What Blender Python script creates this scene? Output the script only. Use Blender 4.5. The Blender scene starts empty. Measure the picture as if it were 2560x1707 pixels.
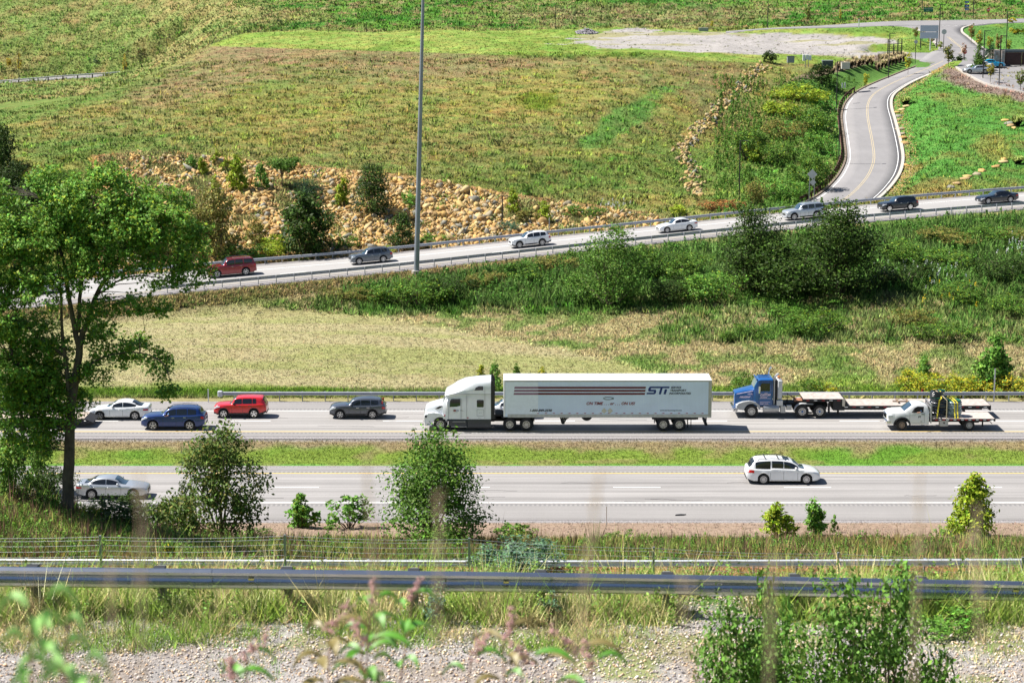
import bpy, bmesh, math, random
import numpy as np
from mathutils import Vector, Matrix, kdtree
random.seed(7); rng = np.random.default_rng(7)
C = bpy.context.scene.collection
SC = bpy.context.scene
R = math.radians
# ------------------------------------------------------------------ camera, sky, sun, exposure
H = 35.5; F = 4978.0; PITCH = math.atan(931/4978)
cd = bpy.data.cameras.new('camera'); cam = bpy.data.objects.new('camera', cd); C.objects.link(cam)
cam.location = (0, 0, H); cam.rotation_euler = (math.pi/2-PITCH, 0, 0)
cd.sensor_width = 36; cd.lens = 36*F/2560; cd.clip_end = 5000; cd.clip_start = .3
cd.dof.use_dof = True; cd.dof.focus_distance = 165; cd.dof.aperture_fstop = 4.5
SC.camera = cam
SUN_EL, SUN_AZ = R(53), R(-78)      # azimuth clockwise from +Y: the sun stands to the left, a little behind the scene
w = bpy.data.worlds.new('World'); SC.world = w; w.use_nodes = True
nt = w.node_tree; bg = nt.nodes['Background']
sky = nt.nodes.new('ShaderNodeTexSky'); sky.sky_type = 'NISHITA'; sky.sun_disc = False
sky.sun_elevation = SUN_EL; sky.sun_rotation = SUN_AZ; sky.air_density = 1.0; sky.dust_density = .6
nt.links.new(sky.outputs[0], bg.inputs[0]); bg.inputs[1].default_value = .055
sd = bpy.data.lights.new('sun', 'SUN'); sd.energy = 4.9; sd.angle = R(.53); sd.color = (1, .955, .88)
sun = bpy.data.objects.new('sun', sd); C.objects.link(sun)
dirv = Vector((math.sin(SUN_AZ)*math.cos(SUN_EL), math.cos(SUN_AZ)*math.cos(SUN_EL), math.sin(SUN_EL)))
sun.rotation_euler = dirv.to_track_quat('Z', 'Y').to_euler(); sun.location = (-80, 100, 120)
SC.view_settings.view_transform = 'Standard'; SC.view_settings.look = 'None'; SC.view_settings.exposure = .92
SC.cycles.max_bounces = 6; SC.cycles.transparent_max_bounces = 6
# ------------------------------------------------------------------ placing: photo pixels (2560 wide) to points
cp, sp = math.cos(PITCH), math.sin(PITCH)
def slope(py):            # drop per metre of Y
    return math.tan(PITCH+math.atan((py-853.5)/F))
def xat(px, Y, z): return (px-1280)/F*(Y*cp+(H-z)*sp)
def PY(px, py, Y):
    z = H-Y*slope(py); return Vector((xat(px, Y, z), Y, z))
def PZ(px, py, z):
    Y = (H-z)/slope(py); return Vector((xat(px, Y, z), Y, z))
def YZ(py, z=0.): return (H-z)/slope(py)
def proj(X, Y, Z):        # numpy: points to photo pixels
    d = Y*cp+(H-Z)*sp
    return 1280+F*X/d, 853.5+F*((H-Z)*cp-Y*sp)/d
# ------------------------------------------------------------------ helpers
def lin(c): return tuple(((v/255+.055)/1.055)**2.4 if v > 10 else v/255/12.92 for v in c)
def mat(name, col, rough=.6, metal=0, coat=0, spec=.5, noise=0, nscale=5, bump=0, emit=None, trans=0):
    m = bpy.data.materials.new(name); m.use_nodes = True; n = m.node_tree; b = n.nodes['Principled BSDF']
    col = tuple(col)+(1,)
    b.inputs['Base Color'].default_value = col; b.inputs['Roughness'].default_value = rough
    b.inputs['Metallic'].default_value = metal; b.inputs['Coat Weight'].default_value = coat
    b.inputs['Coat Roughness'].default_value = .06
    b.inputs['Specular IOR Level'].default_value = spec; b.inputs['Transmission Weight'].default_value = trans
    tc = n.nodes.new('ShaderNodeTexCoord'); t = n.nodes.new('ShaderNodeTexNoise')
    t.inputs['Scale'].default_value = nscale; t.inputs['Detail'].default_value = 6
    n.links.new(tc.outputs['Object'], t.inputs['Vector'])
    mx = n.nodes.new('ShaderNodeMix'); mx.data_type = 'RGBA'; mx.blend_type = 'MULTIPLY'; mx.inputs['Factor'].default_value = 1
    cr = n.nodes.new('ShaderNodeMapRange'); cr.inputs['From Min'].default_value = .3; cr.inputs['From Max'].default_value = .7
    k = noise if noise else .03
    cr.inputs['To Min'].default_value = 1-k; cr.inputs['To Max'].default_value = 1+k
    n.links.new(t.outputs['Fac'], cr.inputs['Value'])
    mx.inputs['A'].default_value = col; n.links.new(cr.outputs[0], mx.inputs['B']); n.links.new(mx.outputs['Result'], b.inputs['Base Color'])
    if bump:
        bp = n.nodes.new('ShaderNodeBump'); bp.inputs['Strength'].default_value = bump; bp.inputs['Distance'].default_value = .05
        n.links.new(t.outputs['Fac'], bp.inputs['Height']); n.links.new(bp.outputs[0], b.inputs['Normal'])
    return m
def attrmat(name, rough=.9, transl=0, spec=.3, scales=(), bump=0, bscale=3, bdist=.3, upn=0):
    """colour from the mesh attribute Col, broken up by noise in metres"""
    m = bpy.data.materials.new(name); m.use_nodes = True; n = m.node_tree; b = n.nodes['Principled BSDF']
    L = n.links.new
    a = n.nodes.new('ShaderNodeAttribute'); a.attribute_name = 'Col'; cur = a.outputs['Color']
    g = n.nodes.new('ShaderNodeNewGeometry')
    for sc, amp in scales:
        t = n.nodes.new('ShaderNodeTexNoise'); t.inputs['Scale'].default_value = sc; t.inputs['Detail'].default_value = 5; t.inputs['Roughness'].default_value = .7
        L(g.outputs['Position'], t.inputs['Vector'])
        r = n.nodes.new('ShaderNodeMapRange'); r.inputs['From Min'].default_value = .3; r.inputs['From Max'].default_value = .7
        r.inputs['To Min'].default_value = 1-amp; r.inputs['To Max'].default_value = 1+amp
        L(t.outputs['Fac'], r.inputs['Value'])
        mx = n.nodes.new('ShaderNodeMix'); mx.data_type = 'RGBA'; mx.blend_type = 'MULTIPLY'; mx.inputs['Factor'].default_value = 1
        L(cur, mx.inputs['A']); L(r.outputs[0], mx.inputs['B']); cur = mx.outputs['Result']
    L(cur, b.inputs['Base Color']); b.inputs['Roughness'].default_value = rough; b.inputs['Specular IOR Level'].default_value = spec
    if bump:
        t = n.nodes.new('ShaderNodeTexNoise'); t.inputs['Scale'].default_value = bscale; t.inputs['Detail'].default_value = 6; t.inputs['Roughness'].default_value = .75
        L(g.outputs['Position'], t.inputs['Vector'])
        bp = n.nodes.new('ShaderNodeBump'); bp.inputs['Strength'].default_value = bump; bp.inputs['Distance'].default_value = bdist
        L(t.outputs['Fac'], bp.inputs['Height']); L(bp.outputs[0], b.inputs['Normal'])
    if upn:      # blades scatter light from all round: soften their facing towards the sky
        v1 = n.nodes.new('ShaderNodeVectorMath'); v1.operation = 'SCALE'; v1.inputs['Scale'].default_value = 1-upn; L(g.outputs['Normal'], v1.inputs[0])
        v2 = n.nodes.new('ShaderNodeVectorMath'); v2.operation = 'ADD'; v2.inputs[1].default_value = (0, 0, upn*1.3); L(v1.outputs[0], v2.inputs[0])
        v3 = n.nodes.new('ShaderNodeVectorMath'); v3.operation = 'NORMALIZE'; L(v2.outputs[0], v3.inputs[0]); L(v3.outputs[0], b.inputs['Normal'])
    if transl:
        tr = n.nodes.new('ShaderNodeBsdfTranslucent'); L(cur, tr.inputs['Color'])
        ms = n.nodes.new('ShaderNodeMixShader'); ms.inputs[0].default_value = transl
        L(b.outputs[0], ms.inputs[1]); L(tr.outputs[0], ms.inputs[2]); L(ms.outputs[0], n.nodes['Material Output'].inputs[0])
    return m
def tag(o, label=None, cat=None, group=None, kind=None):
    if label: o['label'] = label
    if cat: o['category'] = cat
    if group: o['group'] = group
    if kind: o['kind'] = kind
    return o
def empty(name, loc=(0, 0, 0), rot=(0, 0, 0)):
    o = bpy.data.objects.new(name, None); C.objects.link(o); o.location = loc; o.rotation_euler = rot; o.empty_display_size = .2
    return o
def link(name, me, parent=None, m=None):
    o = bpy.data.objects.new(name, me); C.objects.link(o)
    if parent: o.parent = parent
    if m: me.materials.clear(); me.materials.append(m)
    return o
def npmesh(name, V, Fc, m=None, parent=None, col=None, smooth=False):
    """V (n,3); Fc (m,3) or (m,4) arrays; col (n,3) gives attribute Col"""
    V = np.ascontiguousarray(V, dtype=np.float32); Fc = np.ascontiguousarray(Fc, dtype=np.int32)
    me = bpy.data.meshes.new(name); k = Fc.shape[1]; nf = len(Fc)
    me.vertices.add(len(V)); me.vertices.foreach_set('co', V.ravel())
    me.loops.add(nf*k); me.loops.foreach_set('vertex_index', Fc.ravel())
    me.polygons.add(nf); me.polygons.foreach_set('loop_start', np.arange(0, nf*k, k, dtype=np.int32))
    try: me.polygons.foreach_set('loop_total', np.full(nf, k, dtype=np.int32))
    except Exception: pass
    if smooth: me.polygons.foreach_set('use_smooth', np.ones(nf, dtype=bool))
    me.update(calc_edges=True)
    if col is not None:
        a = me.color_attributes.new('Col', 'FLOAT_COLOR', 'POINT')
        c4 = np.ones((len(V), 4), dtype=np.float32); c4[:, :3] = np.clip(col, 0, 1); a.data.foreach_set('color', c4.ravel())
    me.validate() if nf < 2000 else None
    return link(name, me, parent, m)
class MB:
    """collects boxes, tubes, lofts and text outlines; build() links them as ONE mesh"""
    def __init__(s): s.v = []; s.f = []; s.mi = []; s.cur = 0
    def add(s, vs, fs):
        o = len(s.v); s.v += [tuple(v) for v in vs]; s.f += [tuple(i+o for i in f) for f in fs]; s.mi += [s.cur]*len(fs); return s
    def box(s, x0, x1, y0, y1, z0, z1, c=0):
        if c:
            pts = []
            for z, k in ((z0, c), (z0+c, 0), (z1-c, 0), (z1, c)):
                for a, b in ((x0+k+c, y0+k), (x1-k-c, y0+k), (x1-k, y0+k+c), (x1-k, y1-k-c), (x1-k-c, y1-k), (x0+k+c, y1-k), (x0+k, y1-k-c), (x0+k, y0+k+c)): pts.append((a, b, z))
            fs = [tuple(range(7, -1, -1)), tuple(range(24, 32))]
            for r in range(3):
                for i in range(8): j = (i+1) % 8; fs.append((r*8+i, r*8+j, r*8+8+j, r*8+8+i))
            return s.add(pts, fs)
        v = [(x0, y0, z0), (x1, y0, z0), (x1, y1, z0), (x0, y1, z0), (x0, y0, z1), (x1, y0, z1), (x1, y1, z1), (x0, y1, z1)]
        return s.add(v, [(3, 2, 1, 0), (4, 5, 6, 7), (0, 1, 5, 4), (1, 2, 6, 5), (2, 3, 7, 6), (3, 0, 4, 7)])
    def tube(s, pts, rad, n=8, cap=True):
        pts = [Vector(p) for p in pts]
        rs = rad if isinstance(rad, (list, tuple)) else [rad]*len(pts)
        vs = []
        for i, p in enumerate(pts):
            t = (pts[min(i+1, len(pts)-1)]-pts[max(i-1, 0)]).normalized()
            a = t.cross(Vector((0, 0, 1)));
            if a.length < .2: a = t.cross(Vector((0, 1, 0)))
            a.normalize(); b = t.cross(a)
            for k in range(n):
                th = 2*math.pi*k/n; vs.append(p+(a*math.cos(th)+b*math.sin(th))*rs[i])
        fs = [(i*n+k, i*n+(k+1) % n, (i+1)*n+(k+1) % n, (i+1)*n+k) for i in range(len(pts)-1) for k in range(n)]
        if cap: fs += [tuple(range(n)), tuple((len(pts)-1)*n+k for k in range(n-1, -1, -1))]
        return s.add(vs, fs)
    def cyl(s, c, axis, r, h, n=20, r2=None):
        c = Vector(c); ax = {'x': Vector((1, 0, 0)), 'y': Vector((0, 1, 0)), 'z': Vector((0, 0, 1))}[axis]
        return s.tube([c-ax*h/2, c+ax*h/2], [r, r if r2 is None else r2], n)
    def lathe(s, c, prof, n=20):        # prof (y offset, radius), axis y
        vs = []
        for y, r in prof:
            for k in range(n): th = 2*math.pi*k/n; vs.append((c[0]+r*math.cos(th), c[1]+y, c[2]+r*math.sin(th)))
        fs = [(i*n+k, i*n+(k+1) % n, (i+1)*n+(k+1) % n, (i+1)*n+k) for i in range(len(prof)-1) for k in range(n)]
        return s.add(vs, fs)
    def prism(s, poly, y0, y1):         # poly in (x,z), extruded along y
        n = len(poly); vs = [(x, y0, z) for x, z in poly]+[(x, y1, z) for x, z in poly]
        return s.add(vs, [tuple(range(n)), tuple(range(2*n-1, n-1, -1))]+[(i, i+n, (i+1) % n+n, (i+1) % n) for i in range(n)])
    def prismz(s, poly, z0, z1):        # poly in (x,y)
        n = len(poly); vs = [(x, y, z0) for x, y in poly]+[(x, y, z1) for x, y in poly]
        return s.add(vs, [tuple(range(n-1, -1, -1)), tuple(range(n, 2*n))]+[(i, (i+1) % n, (i+1) % n+n, i+n) for i in range(n)])
    def loft(s, rows, close=False):
        n = len(rows[0]); vs = [p for r in rows for p in r]
        fs = [(i*n+k, i*n+(k+1) % n, (i+1)*n+(k+1) % n, (i+1)*n+k) for i in range(len(rows)-1) for k in range(n if close else n-1)]
        return s.add(vs, fs)
    def text(s, body, size, at, mirror=False, shear=0, bold=0, align='LEFT', z=None, squeeze=1):
        cu = bpy.data.curves.new('lettering', 'FONT'); cu.body = body; cu.size = size; cu.shear = shear; cu.offset = bold; cu.align_x = align; cu.resolution_u = 2
        ob = bpy.data.objects.new('lettering', cu); me = bpy.data.meshes.new_from_object(ob)
        # letters lie in x,z facing -y
        vs = [(at[0]+v.co.x*squeeze, at[1], at[2]+v.co.y) for v in me.vertices]
        s.add(vs, [tuple(p.vertices) for p in me.polygons])
        bpy.data.objects.remove(ob); bpy.data.curves.remove(cu); bpy.data.meshes.remove(me); return s
    def build(s, name, m, parent=None, smooth=False, recalc=True):
        me = bpy.data.meshes.new(name); me.from_pydata(s.v, [], s.f)
        ms = m if isinstance(m, (list, tuple)) else [m]
        for q in ms: me.materials.append(q)
        if len(ms) > 1: me.polygons.foreach_set('material_index', s.mi)
        if recalc:
            b = bmesh.new(); b.from_mesh(me); bmesh.ops.recalc_face_normals(b, faces=b.faces); b.to_mesh(me); b.free()
        if smooth:
            me.polygons.foreach_set('use_smooth', [True]*len(me.polygons))
            try: me.set_sharp_from_angle(angle=R(smooth if smooth > 1 else 40))
            except Exception: pass
        me.update()
        o = bpy.data.objects.new(name, me); C.objects.link(o)
        if parent: o.parent = parent
        return o
def dup(root, loc=None, rot=None, scale=None, mats=None):
    """copy of a thing with copies of its parts and sub-parts (mesh data shared)"""
    r = root.copy(); C.objects.link(r)
    if loc is not None: r.location = loc
    if rot is not None: r.rotation_euler = rot
    if scale is not None: r.scale = scale
    for ch in list(root.children):
        c = ch.copy(); C.objects.link(c); c.parent = r
        for g in list(ch.children):
            d = g.copy(); C.objects.link(d); d.parent = c
    return r
# value noise
_L = rng.random((256, 256))
def vnoise(x, y):
    xi = np.floor(x).astype(int); yi = np.floor(y).astype(int); fx = x-xi; fy = y-yi
    fx = fx*fx*(3-2*fx); fy = fy*fy*(3-2*fy)
    a = _L[yi & 255, xi & 255]; b = _L[yi & 255, (xi+1) & 255]; c = _L[(yi+1) & 255, xi & 255]; d = _L[(yi+1) & 255, (xi+1) & 255]
    return (a*(1-fx)+b*fx)*(1-fy)+(c*(1-fx)+d*fx)*fy
def fbm(x, y, o=4):
    s = 0; a = .5; t = 0
    for i in range(o): s = s+a*vnoise(x*2**i+17.3*i, y*2**i+5.1*i); t += a; a *= .5
    return s/t
def sstep(a, b, x):
    t = np.clip((x-a)/(b-a), 0, 1); return t*t*(3-2*t)
# ------------------------------------------------------------------ terrain: rows of (Y, z) across the view
YN0, YN1 = YZ(1301), YZ(1166); YF0, YF1 = YZ(1097), YZ(1004)       # the two carriageways with gravel edges
rpx = [-700, 75, 577, 926, 1325, 1667, 1983, 2225, 2467, 3300]
rpy = [790, 742, 693, 662, 619, 584, 552, 530, 511, 455]
def rampY(px): return 205.3+.012*px
rz = [PY(a, b, rampY(a)).z for a, b in zip(rpx, rpy)]
rz = np.interp(np.arange(-700, 3301, 50), rpx, rz); rz = np.convolve(np.pad(rz, 4, mode='edge'), np.ones(9)/9, 'valid')
def rampZ(px): return np.interp(px, np.arange(-700, 3301, 50), rz)
ROFF_N, ROFF_F = -6.1, 7.6
def roff_far(px): return np.interp(px, [0, 900, 1500, 2500], [8.8, 7.0, 7.6, 10.5])
def ramp_pt(px, off, dz=0):
    Y = rampY(px)+off; z = float(rampZ(px))+dz; return Vector((xat(px, Y, z), Y, z))
cols = np.array([-900, -500, 0, 290, 570, 700, 1000, 1300, 1600, 1900, 2050, 2200, 2400, 2560, 3060, 3500])
def row_abs(Y, z):
    n = len(cols); Y = np.broadcast_to(np.array(Y, float), n); z = np.broadcast_to(np.array(z, float), n); return Y.copy(), z.copy()
def row_px(d):            # {px: (py, Y)}
    ks = sorted(d); py = np.interp(cols, ks, [d[k][0] for k in ks]); Y = np.interp(cols, ks, [d[k][1] for k in ks])
    return Y, np.array([H-y*slope(p) for y, p in zip(Y, py)])
def row_c(Yd, zd):        # separately interpolated dictionaries
    ky, kz = sorted(Yd), sorted(zd); return np.interp(cols, ky, [Yd[k] for k in ky]), np.interp(cols, kz, [zd[k] for k in kz])
rows = [row_abs(-60, 40), row_abs(-2, 34.2), row_abs(3, 33.0), row_abs(8, 30.8), row_abs(20, 26.3), row_abs(22, 26.0), row_abs(29.8, 25.95), row_abs(33, 24.9),
        row_abs(54, 18.3), row_abs(76, 9.6), row_abs(78, 9.2), row_abs(86.3, 9.0),
        row_c({0: 97, 600: 95, 1200: 96}, {0: 9.9, 180: 9.3, 380: 7.6, 700: 6.6, 1400: 6.0, 2560: 6.3}),
        row_abs(119, .9), row_abs(YN0-.3, -.02), row_abs(YN1+.1, -.05), row_abs((YN1+YF0)/2, -.45), row_abs(YF0-.1, -.05), row_abs(YF1+.1, -.02), row_abs(YF1+2.5, .1),
        row_c({0: 193, 400: 200, 1000: 202, 1300: 196, 1600: 184, 1900: 175, 2560: 168}, {0: .0, 400: .7, 1000: 1.2, 1600: 1.0, 2560: .5})]
rows.append((rampY(cols)+ROFF_N-1.6, rampZ(cols)-.2)); rows.append((rampY(cols)+ROFF_N-.3, rampZ(cols)-.1)); rows.append((rampY(cols)+roff_far(cols)+.3, rampZ(cols)-.1))
rows.append((rampY(cols)+roff_far(cols)+2.2, rampZ(cols)-.5))
rows += [row_px({-900: (420, 262), 0: (400, 258), 290: (382, 254), 400: (380, 254), 700: (412, 252), 1000: (437, 247), 1300: (487, 246), 1600: (528, 247), 1900: (520, 252), 2100: (482, 256), 2200: (468, 256), 2560: (440, 258)}),
         row_px({-900: (330, 285), 0: (345, 276), 290: (290, 292), 570: (235, 305), 700: (225, 308), 1000: (250, 300), 1300: (270, 298), 1600: (290, 295), 1750: (300, 296), 1900: (330, 313), 2000: (370, 303), 2100: (330, 311), 2300: (330, 300), 2560: (330, 295)}),
         row_px({-900: (300, 300), 0: (308, 297), 290: (222, 326), 570: (122, 372), 700: (94, 386), 1000: (104, 373), 1300: (119, 361), 1600: (134, 352), 1900: (150, 358), 2050: (165, 359), 2200: (182, 352), 2300: (190, 350), 2400: (200, 344), 2560: (232, 326)}),
         row_c({-900: 420, 0: 440, 290: 440, 500: 425, 570: 427, 2560: 423}, {-900: 6, 0: 6.2, 290: 8.5, 500: 21.5, 700: 22.2, 1300: 22.5, 1900: 22.8, 2560: 24.6}),
         row_c({-900: 522, 0: 522, 290: 522, 570: 480, 2560: 460}, {-900: 6.5, 0: 6.9, 290: 9.0, 500: 24, 700: 27.0, 2560: 27.5}),
         row_c({-900: 560, 0: 560, 290: 560, 570: 560, 2560: 560}, {-900: 14, 0: 15, 290: 18, 500: 30, 2560: 36}), row_abs(700, 48), row_abs(1100, 120)]
RY = np.array([r[0] for r in rows]); RZ = np.array([r[1] for r in rows])
cs = np.arange(-900, 3501, 20)
def smooth_cols(A):
    out = np.array([np.interp(cs, cols, a) for a in A]); k = np.ones(9)/9
    return np.array([np.convolve(np.pad(a, 4, mode='edge'), k, 'valid') for a in out])
RYs, RZs = smooth_cols(RY), smooth_cols(RZ)
def base_z(X, Y):
    dd = np.interp(Y, [0, 22, 54, 86, 126, 250, 430, 1000], [2, 9.5, 17, 26.5, 35.5, 27, 13, -60])
    u = np.clip(1280+F*X/np.maximum(Y*cp+dd*sp, 8), -900, 3500)
    z = np.full(X.shape, 40.); idx = (u+900)/20; i0 = np.clip(idx.astype(int), 0, len(cs)-2); fr = idx-i0
    prevY = RYs[0][i0]*(1-fr)+RYs[0][i0+1]*fr; prevZ = RZs[0][i0]*(1-fr)+RZs[0][i0+1]*fr
    for k in range(1, len(rows)):
        y1 = RYs[k][i0]*(1-fr)+RYs[k][i0+1]*fr; z1 = RZs[k][i0]*(1-fr)+RZs[k][i0+1]*fr
        m = (Y >= prevY) & (Y < y1)
        z = np.where(m, prevZ+(z1-prevZ)*(Y-prevY)/np.maximum(y1-prevY, 1e-3), z); prevY, prevZ = y1, z1
    return z
GY = np.concatenate([np.linspace(-60, 18, 24), np.arange(20, 34, .22), np.arange(34, 128, .45), np.arange(128, 166, .7), np.arange(166, 300, .5), np.arange(300, 450, .8), np.arange(450, 1090, 4.5)])
GA = np.linspace(-.37, .37, 600)
GXX = GA[None, :]*(GY[:, None]+75); GYY = np.repeat(GY[:, None], len(GA), 1)
GZ = base_z(GXX, GYY)
_px, _py = proj(GXX, GYY, GZ); _DR = GYY-(205.3+.012*_px)
hill = sstep(10.5, 17, _DR)*(1-sstep(640, 700, GYY)); mid = sstep(34, 38, GYY)*(1-sstep(70, 76, GYY))+sstep(90, 96, GYY)*(1-sstep(112, 120, GYY))
emb = sstep(170, 180, GYY)*(1-sstep(-12, -8, _DR))*sstep(10, 40, GXX)
GZ += hill*((fbm(GXX/14, GYY/14, 3)-.5)*1.6+(fbm(GXX/3, GYY/3, 2)-.5)*.45)+(mid*.6+emb)*((fbm(GXX/5, GYY/5, 3)-.5)*.9)
# strips of paving: stations of (left px,py,Y) and (right px,py,Y)
def resample(pts, n):
    P = np.array(pts, float); d = np.concatenate([[0], np.cumsum(np.linalg.norm(np.diff(P, axis=0), axis=1))]); s = np.linspace(0, d[-1], n)
    # Catmull-Rom through the points
    out = []
    for t in s:
        i = min(max(np.searchsorted(d, t)-1, 0), len(P)-2); f = (t-d[i])/(d[i+1]-d[i]); p1, p2 = P[i], P[i+1]
        m1 = (P[i+1]-P[i-1])/(d[i+1]-d[i-1])*(d[i+1]-d[i]) if i > 0 else p2-p1
        m2 = (P[i+2]-P[i])/(d[i+2]-d[i])*(d[i+1]-d[i]) if i+2 < len(P) else p2-p1
        out.append((2*f**3-3*f*f+1)*p1+(f**3-2*f*f+f)*m1+(-2*f**3+3*f*f)*p2+(f**3-f*f)*m2)
    return np.array(out)
def edge(lst): return [tuple(PY(*p)) for p in lst]
def flatten(L, Rr, r0, r1, dz=-.12, box=None):
    """pull the terrain to just under a paved strip"""
    kd = kdtree.KDTree(len(L)*9); k = 0; pts = []
    for a, b in zip(L, Rr):
        for j in range(9): p = a+(b-a)*j/8; pts.append(p); kd.insert((p[0], p[1], 0), k); k += 1
    kd.balance(); pts = np.array(pts); x0, y0 = pts[:, :2].min(0)-r1; x1, y1 = pts[:, :2].max(0)+r1
    ii, jj = np.where((GXX > x0) & (GXX < x1) & (GYY > y0) & (GYY < y1))
    for i, j in zip(ii, jj):
        co, idx, dist = kd.find((GXX[i, j], GYY[i, j], 0))
        if dist < r1:
            wgt = 1 if dist < r0 else 1-(dist-r0)/(r1-r0); wgt = wgt*wgt*(3-2*wgt); GZ[i, j] = GZ[i, j]*(1-wgt)+(pts[idx][2]+dz)*wgt
def strip_mesh(name, L, Rr, m, nx=6, lift=0, skirt=.5, kind='structure', parent=None, uv=True):
    V = []; n = len(L)
    for a, b in zip(L, Rr):
        rowp = [a+(b-a)*j/nx for j in range(nx+1)]
        if skirt: rowp = [rowp[0]-np.array([0, 0, skirt])]+rowp+[rowp[-1]-np.array([0, 0, skirt])]
        V += [r+np.array([0, 0, lift]) for r in rowp]
    k = nx+1+(2 if skirt else 0)
    Fc = [(i*k+j, i*k+j+1, (i+1)*k+j+1, (i+1)*k+j) for i in range(n-1) for j in range(k-1)]
    o = npmesh(name, np.array(V), np.array(Fc), m, parent)
    b = bmesh.new(); b.from_mesh(o.data); bmesh.ops.recalc_face_normals(b, faces=b.faces)
    if sum(f.normal.z for f in b.faces) < 0: bmesh.ops.reverse_faces(b, faces=b.faces)
    b.to_mesh(o.data); b.free()
    if kind: o['kind'] = kind
    return o
def z3(x, y): return 1700+x*.3827, y*.3827      # reading the upper-right enlargement
def rY(py): return float(np.interp(py, [50, 65, 130, 165, 189, 281, 423, 500, 540], [417, 410.5, 385, 366, 355, 328, 284, 258, 246]))
wl = [(800, 1345), (925, 1275), (1010, 1200), (1070, 1120), (1103, 1030), (1095, 920), (1078, 800), (1075, 735), (1100, 655), (1170, 585), (1290, 525), (1420, 475), (1540, 430), (1640, 385)]
wr = [(1195, 1350), (1290, 1280), (1370, 1195), (1415, 1120), (1432, 1030), (1415, 920), (1385, 800), (1360, 700), (1375, 640), (1440, 590), (1530, 540), (1640, 490), (1720, 455), (1800, 415)]
WL = resample(edge([z3(*p)+(rY(z3(*p)[1]),) for p in wl]), 90); WR = resample(edge([z3(*p)+(rY(z3(*p)[1]),) for p in wr]), 90)
_d = WR-WL; _d[:, 2] = 0; _d /= np.linalg.norm(_d, axis=1)[:, None]; WL -= _d*.25; WR += _d*.25
for i in range(90): WL[i][2] = WR[i][2] = (WL[i][2]+WR[i][2])/2
jl = [(1560, 400), (1640, 340), (1690, 322), (1650, 262), (1600, 220), (1540, 190), (1440, 172), (1360, 170)]
jr = [(1760, 440), (1930, 400), (2010, 345), (1930, 290), (1870, 240), (1835, 212), (1840, 185), (1895, 168)]
JL = resample(edge([z3(*p)+(rY(z3(*p)[1]),) for p in jl]), 40); JR = resample(edge([z3(*p)+(rY(z3(*p)[1]),) for p in jr]), 40)
# crossing road: near edge, far edge
xn = [(300, 215), (560, 192), (1000, 181), (1360, 171), (1895, 169), (2010, 156), (2250, 147), (2700, 140)]
xf = [(300, 206), (560, 186), (1000, 164), (1360, 141), (1895, 131), (2010, 129), (2250, 123), (2700, 115)]
XN = resample(edge([z3(*p)+(412,) for p in xn]), 50); XF = resample(edge([z3(*p)+(424,) for p in xf]), 50)
# car park and the paved mouth of the side road
pn = [(1800, 440), (1880, 490), (2020, 555), (2250, 606), (2700, 700)]; pf = [(1850, 395), (1960, 400), (2110, 425), (2330, 425), (2700, 425)]
PN = resample(edge([z3(*p)+(yy,) for p, yy in zip(pn, (350, 341, 331, 325, 318))]), 30); PF = resample(edge([z3(*p)+(yy,) for p, yy in zip(pf, (357, 357, 354, 353, 353))]), 30)
sn = [(1290, 352), (1420, 350), (1480, 372), (1620, 400)]; sf = [(1290, 338), (1420, 338), (1540, 344), (1690, 345)]
SN = resample(edge([z3(*p)+(rY(z3(*p)[1]),) for p in sn]), 12); SF = resample(edge([z3(*p)+(rY(z3(*p)[1])+2,) for p in sf]), 12)
LN = resample([tuple(PY(*p)) for p in [(-400, 262, 517), (0, 210, 519), (200, 196, 519), (420, 183, 519)]], 30)
LF = LN+np.array([0, 9., .35])
for a, b, r0, r1 in ((WL, WR, 1.0, 7), (XN, XF, 1.2, 9), (JL, JR, 1, 6), (PN, PF, 1, 6), (SN, SF, .8, 4), (LN, LF, 2, 12)): flatten(a, b, r0, r1)
def gz(X, Y):            # ground height anywhere (scalars or arrays)
    X = np.asarray(X, float); Y = np.asarray(Y, float)
    fi = np.interp(Y, GY, np.arange(len(GY))); i = np.clip(fi.astype(int), 0, len(GY)-2); a = fi-i
    fj = np.clip((X/(Y+75)-GA[0])/(GA[1]-GA[0]), 0, len(GA)-1.001); j = fj.astype(int); b = fj-j
    return (GZ[i, j]*(1-b)+GZ[i, j+1]*b)*(1-a)+(GZ[i+1, j]*(1-b)+GZ[i+1, j+1]*b)*a
def ground(px, py, Y0=28, Y1=700):
    """first place where the line of sight through a photo pixel meets the ground"""
    Ys = np.arange(Y0, Y1, .25); zr = H-Ys*slope(py); Xs = (px-1280)/F*(Ys*cp+(H-zr)*sp); zz = gz(Xs, Ys)
    k = np.argmax(zz >= zr); k = len(Ys)-1 if not (zz >= zr).any() else k
    return Vector((Xs[k], Ys[k], float(zz[k])))
GPX, GPY = proj(GXX, GYY, GZ)
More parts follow.
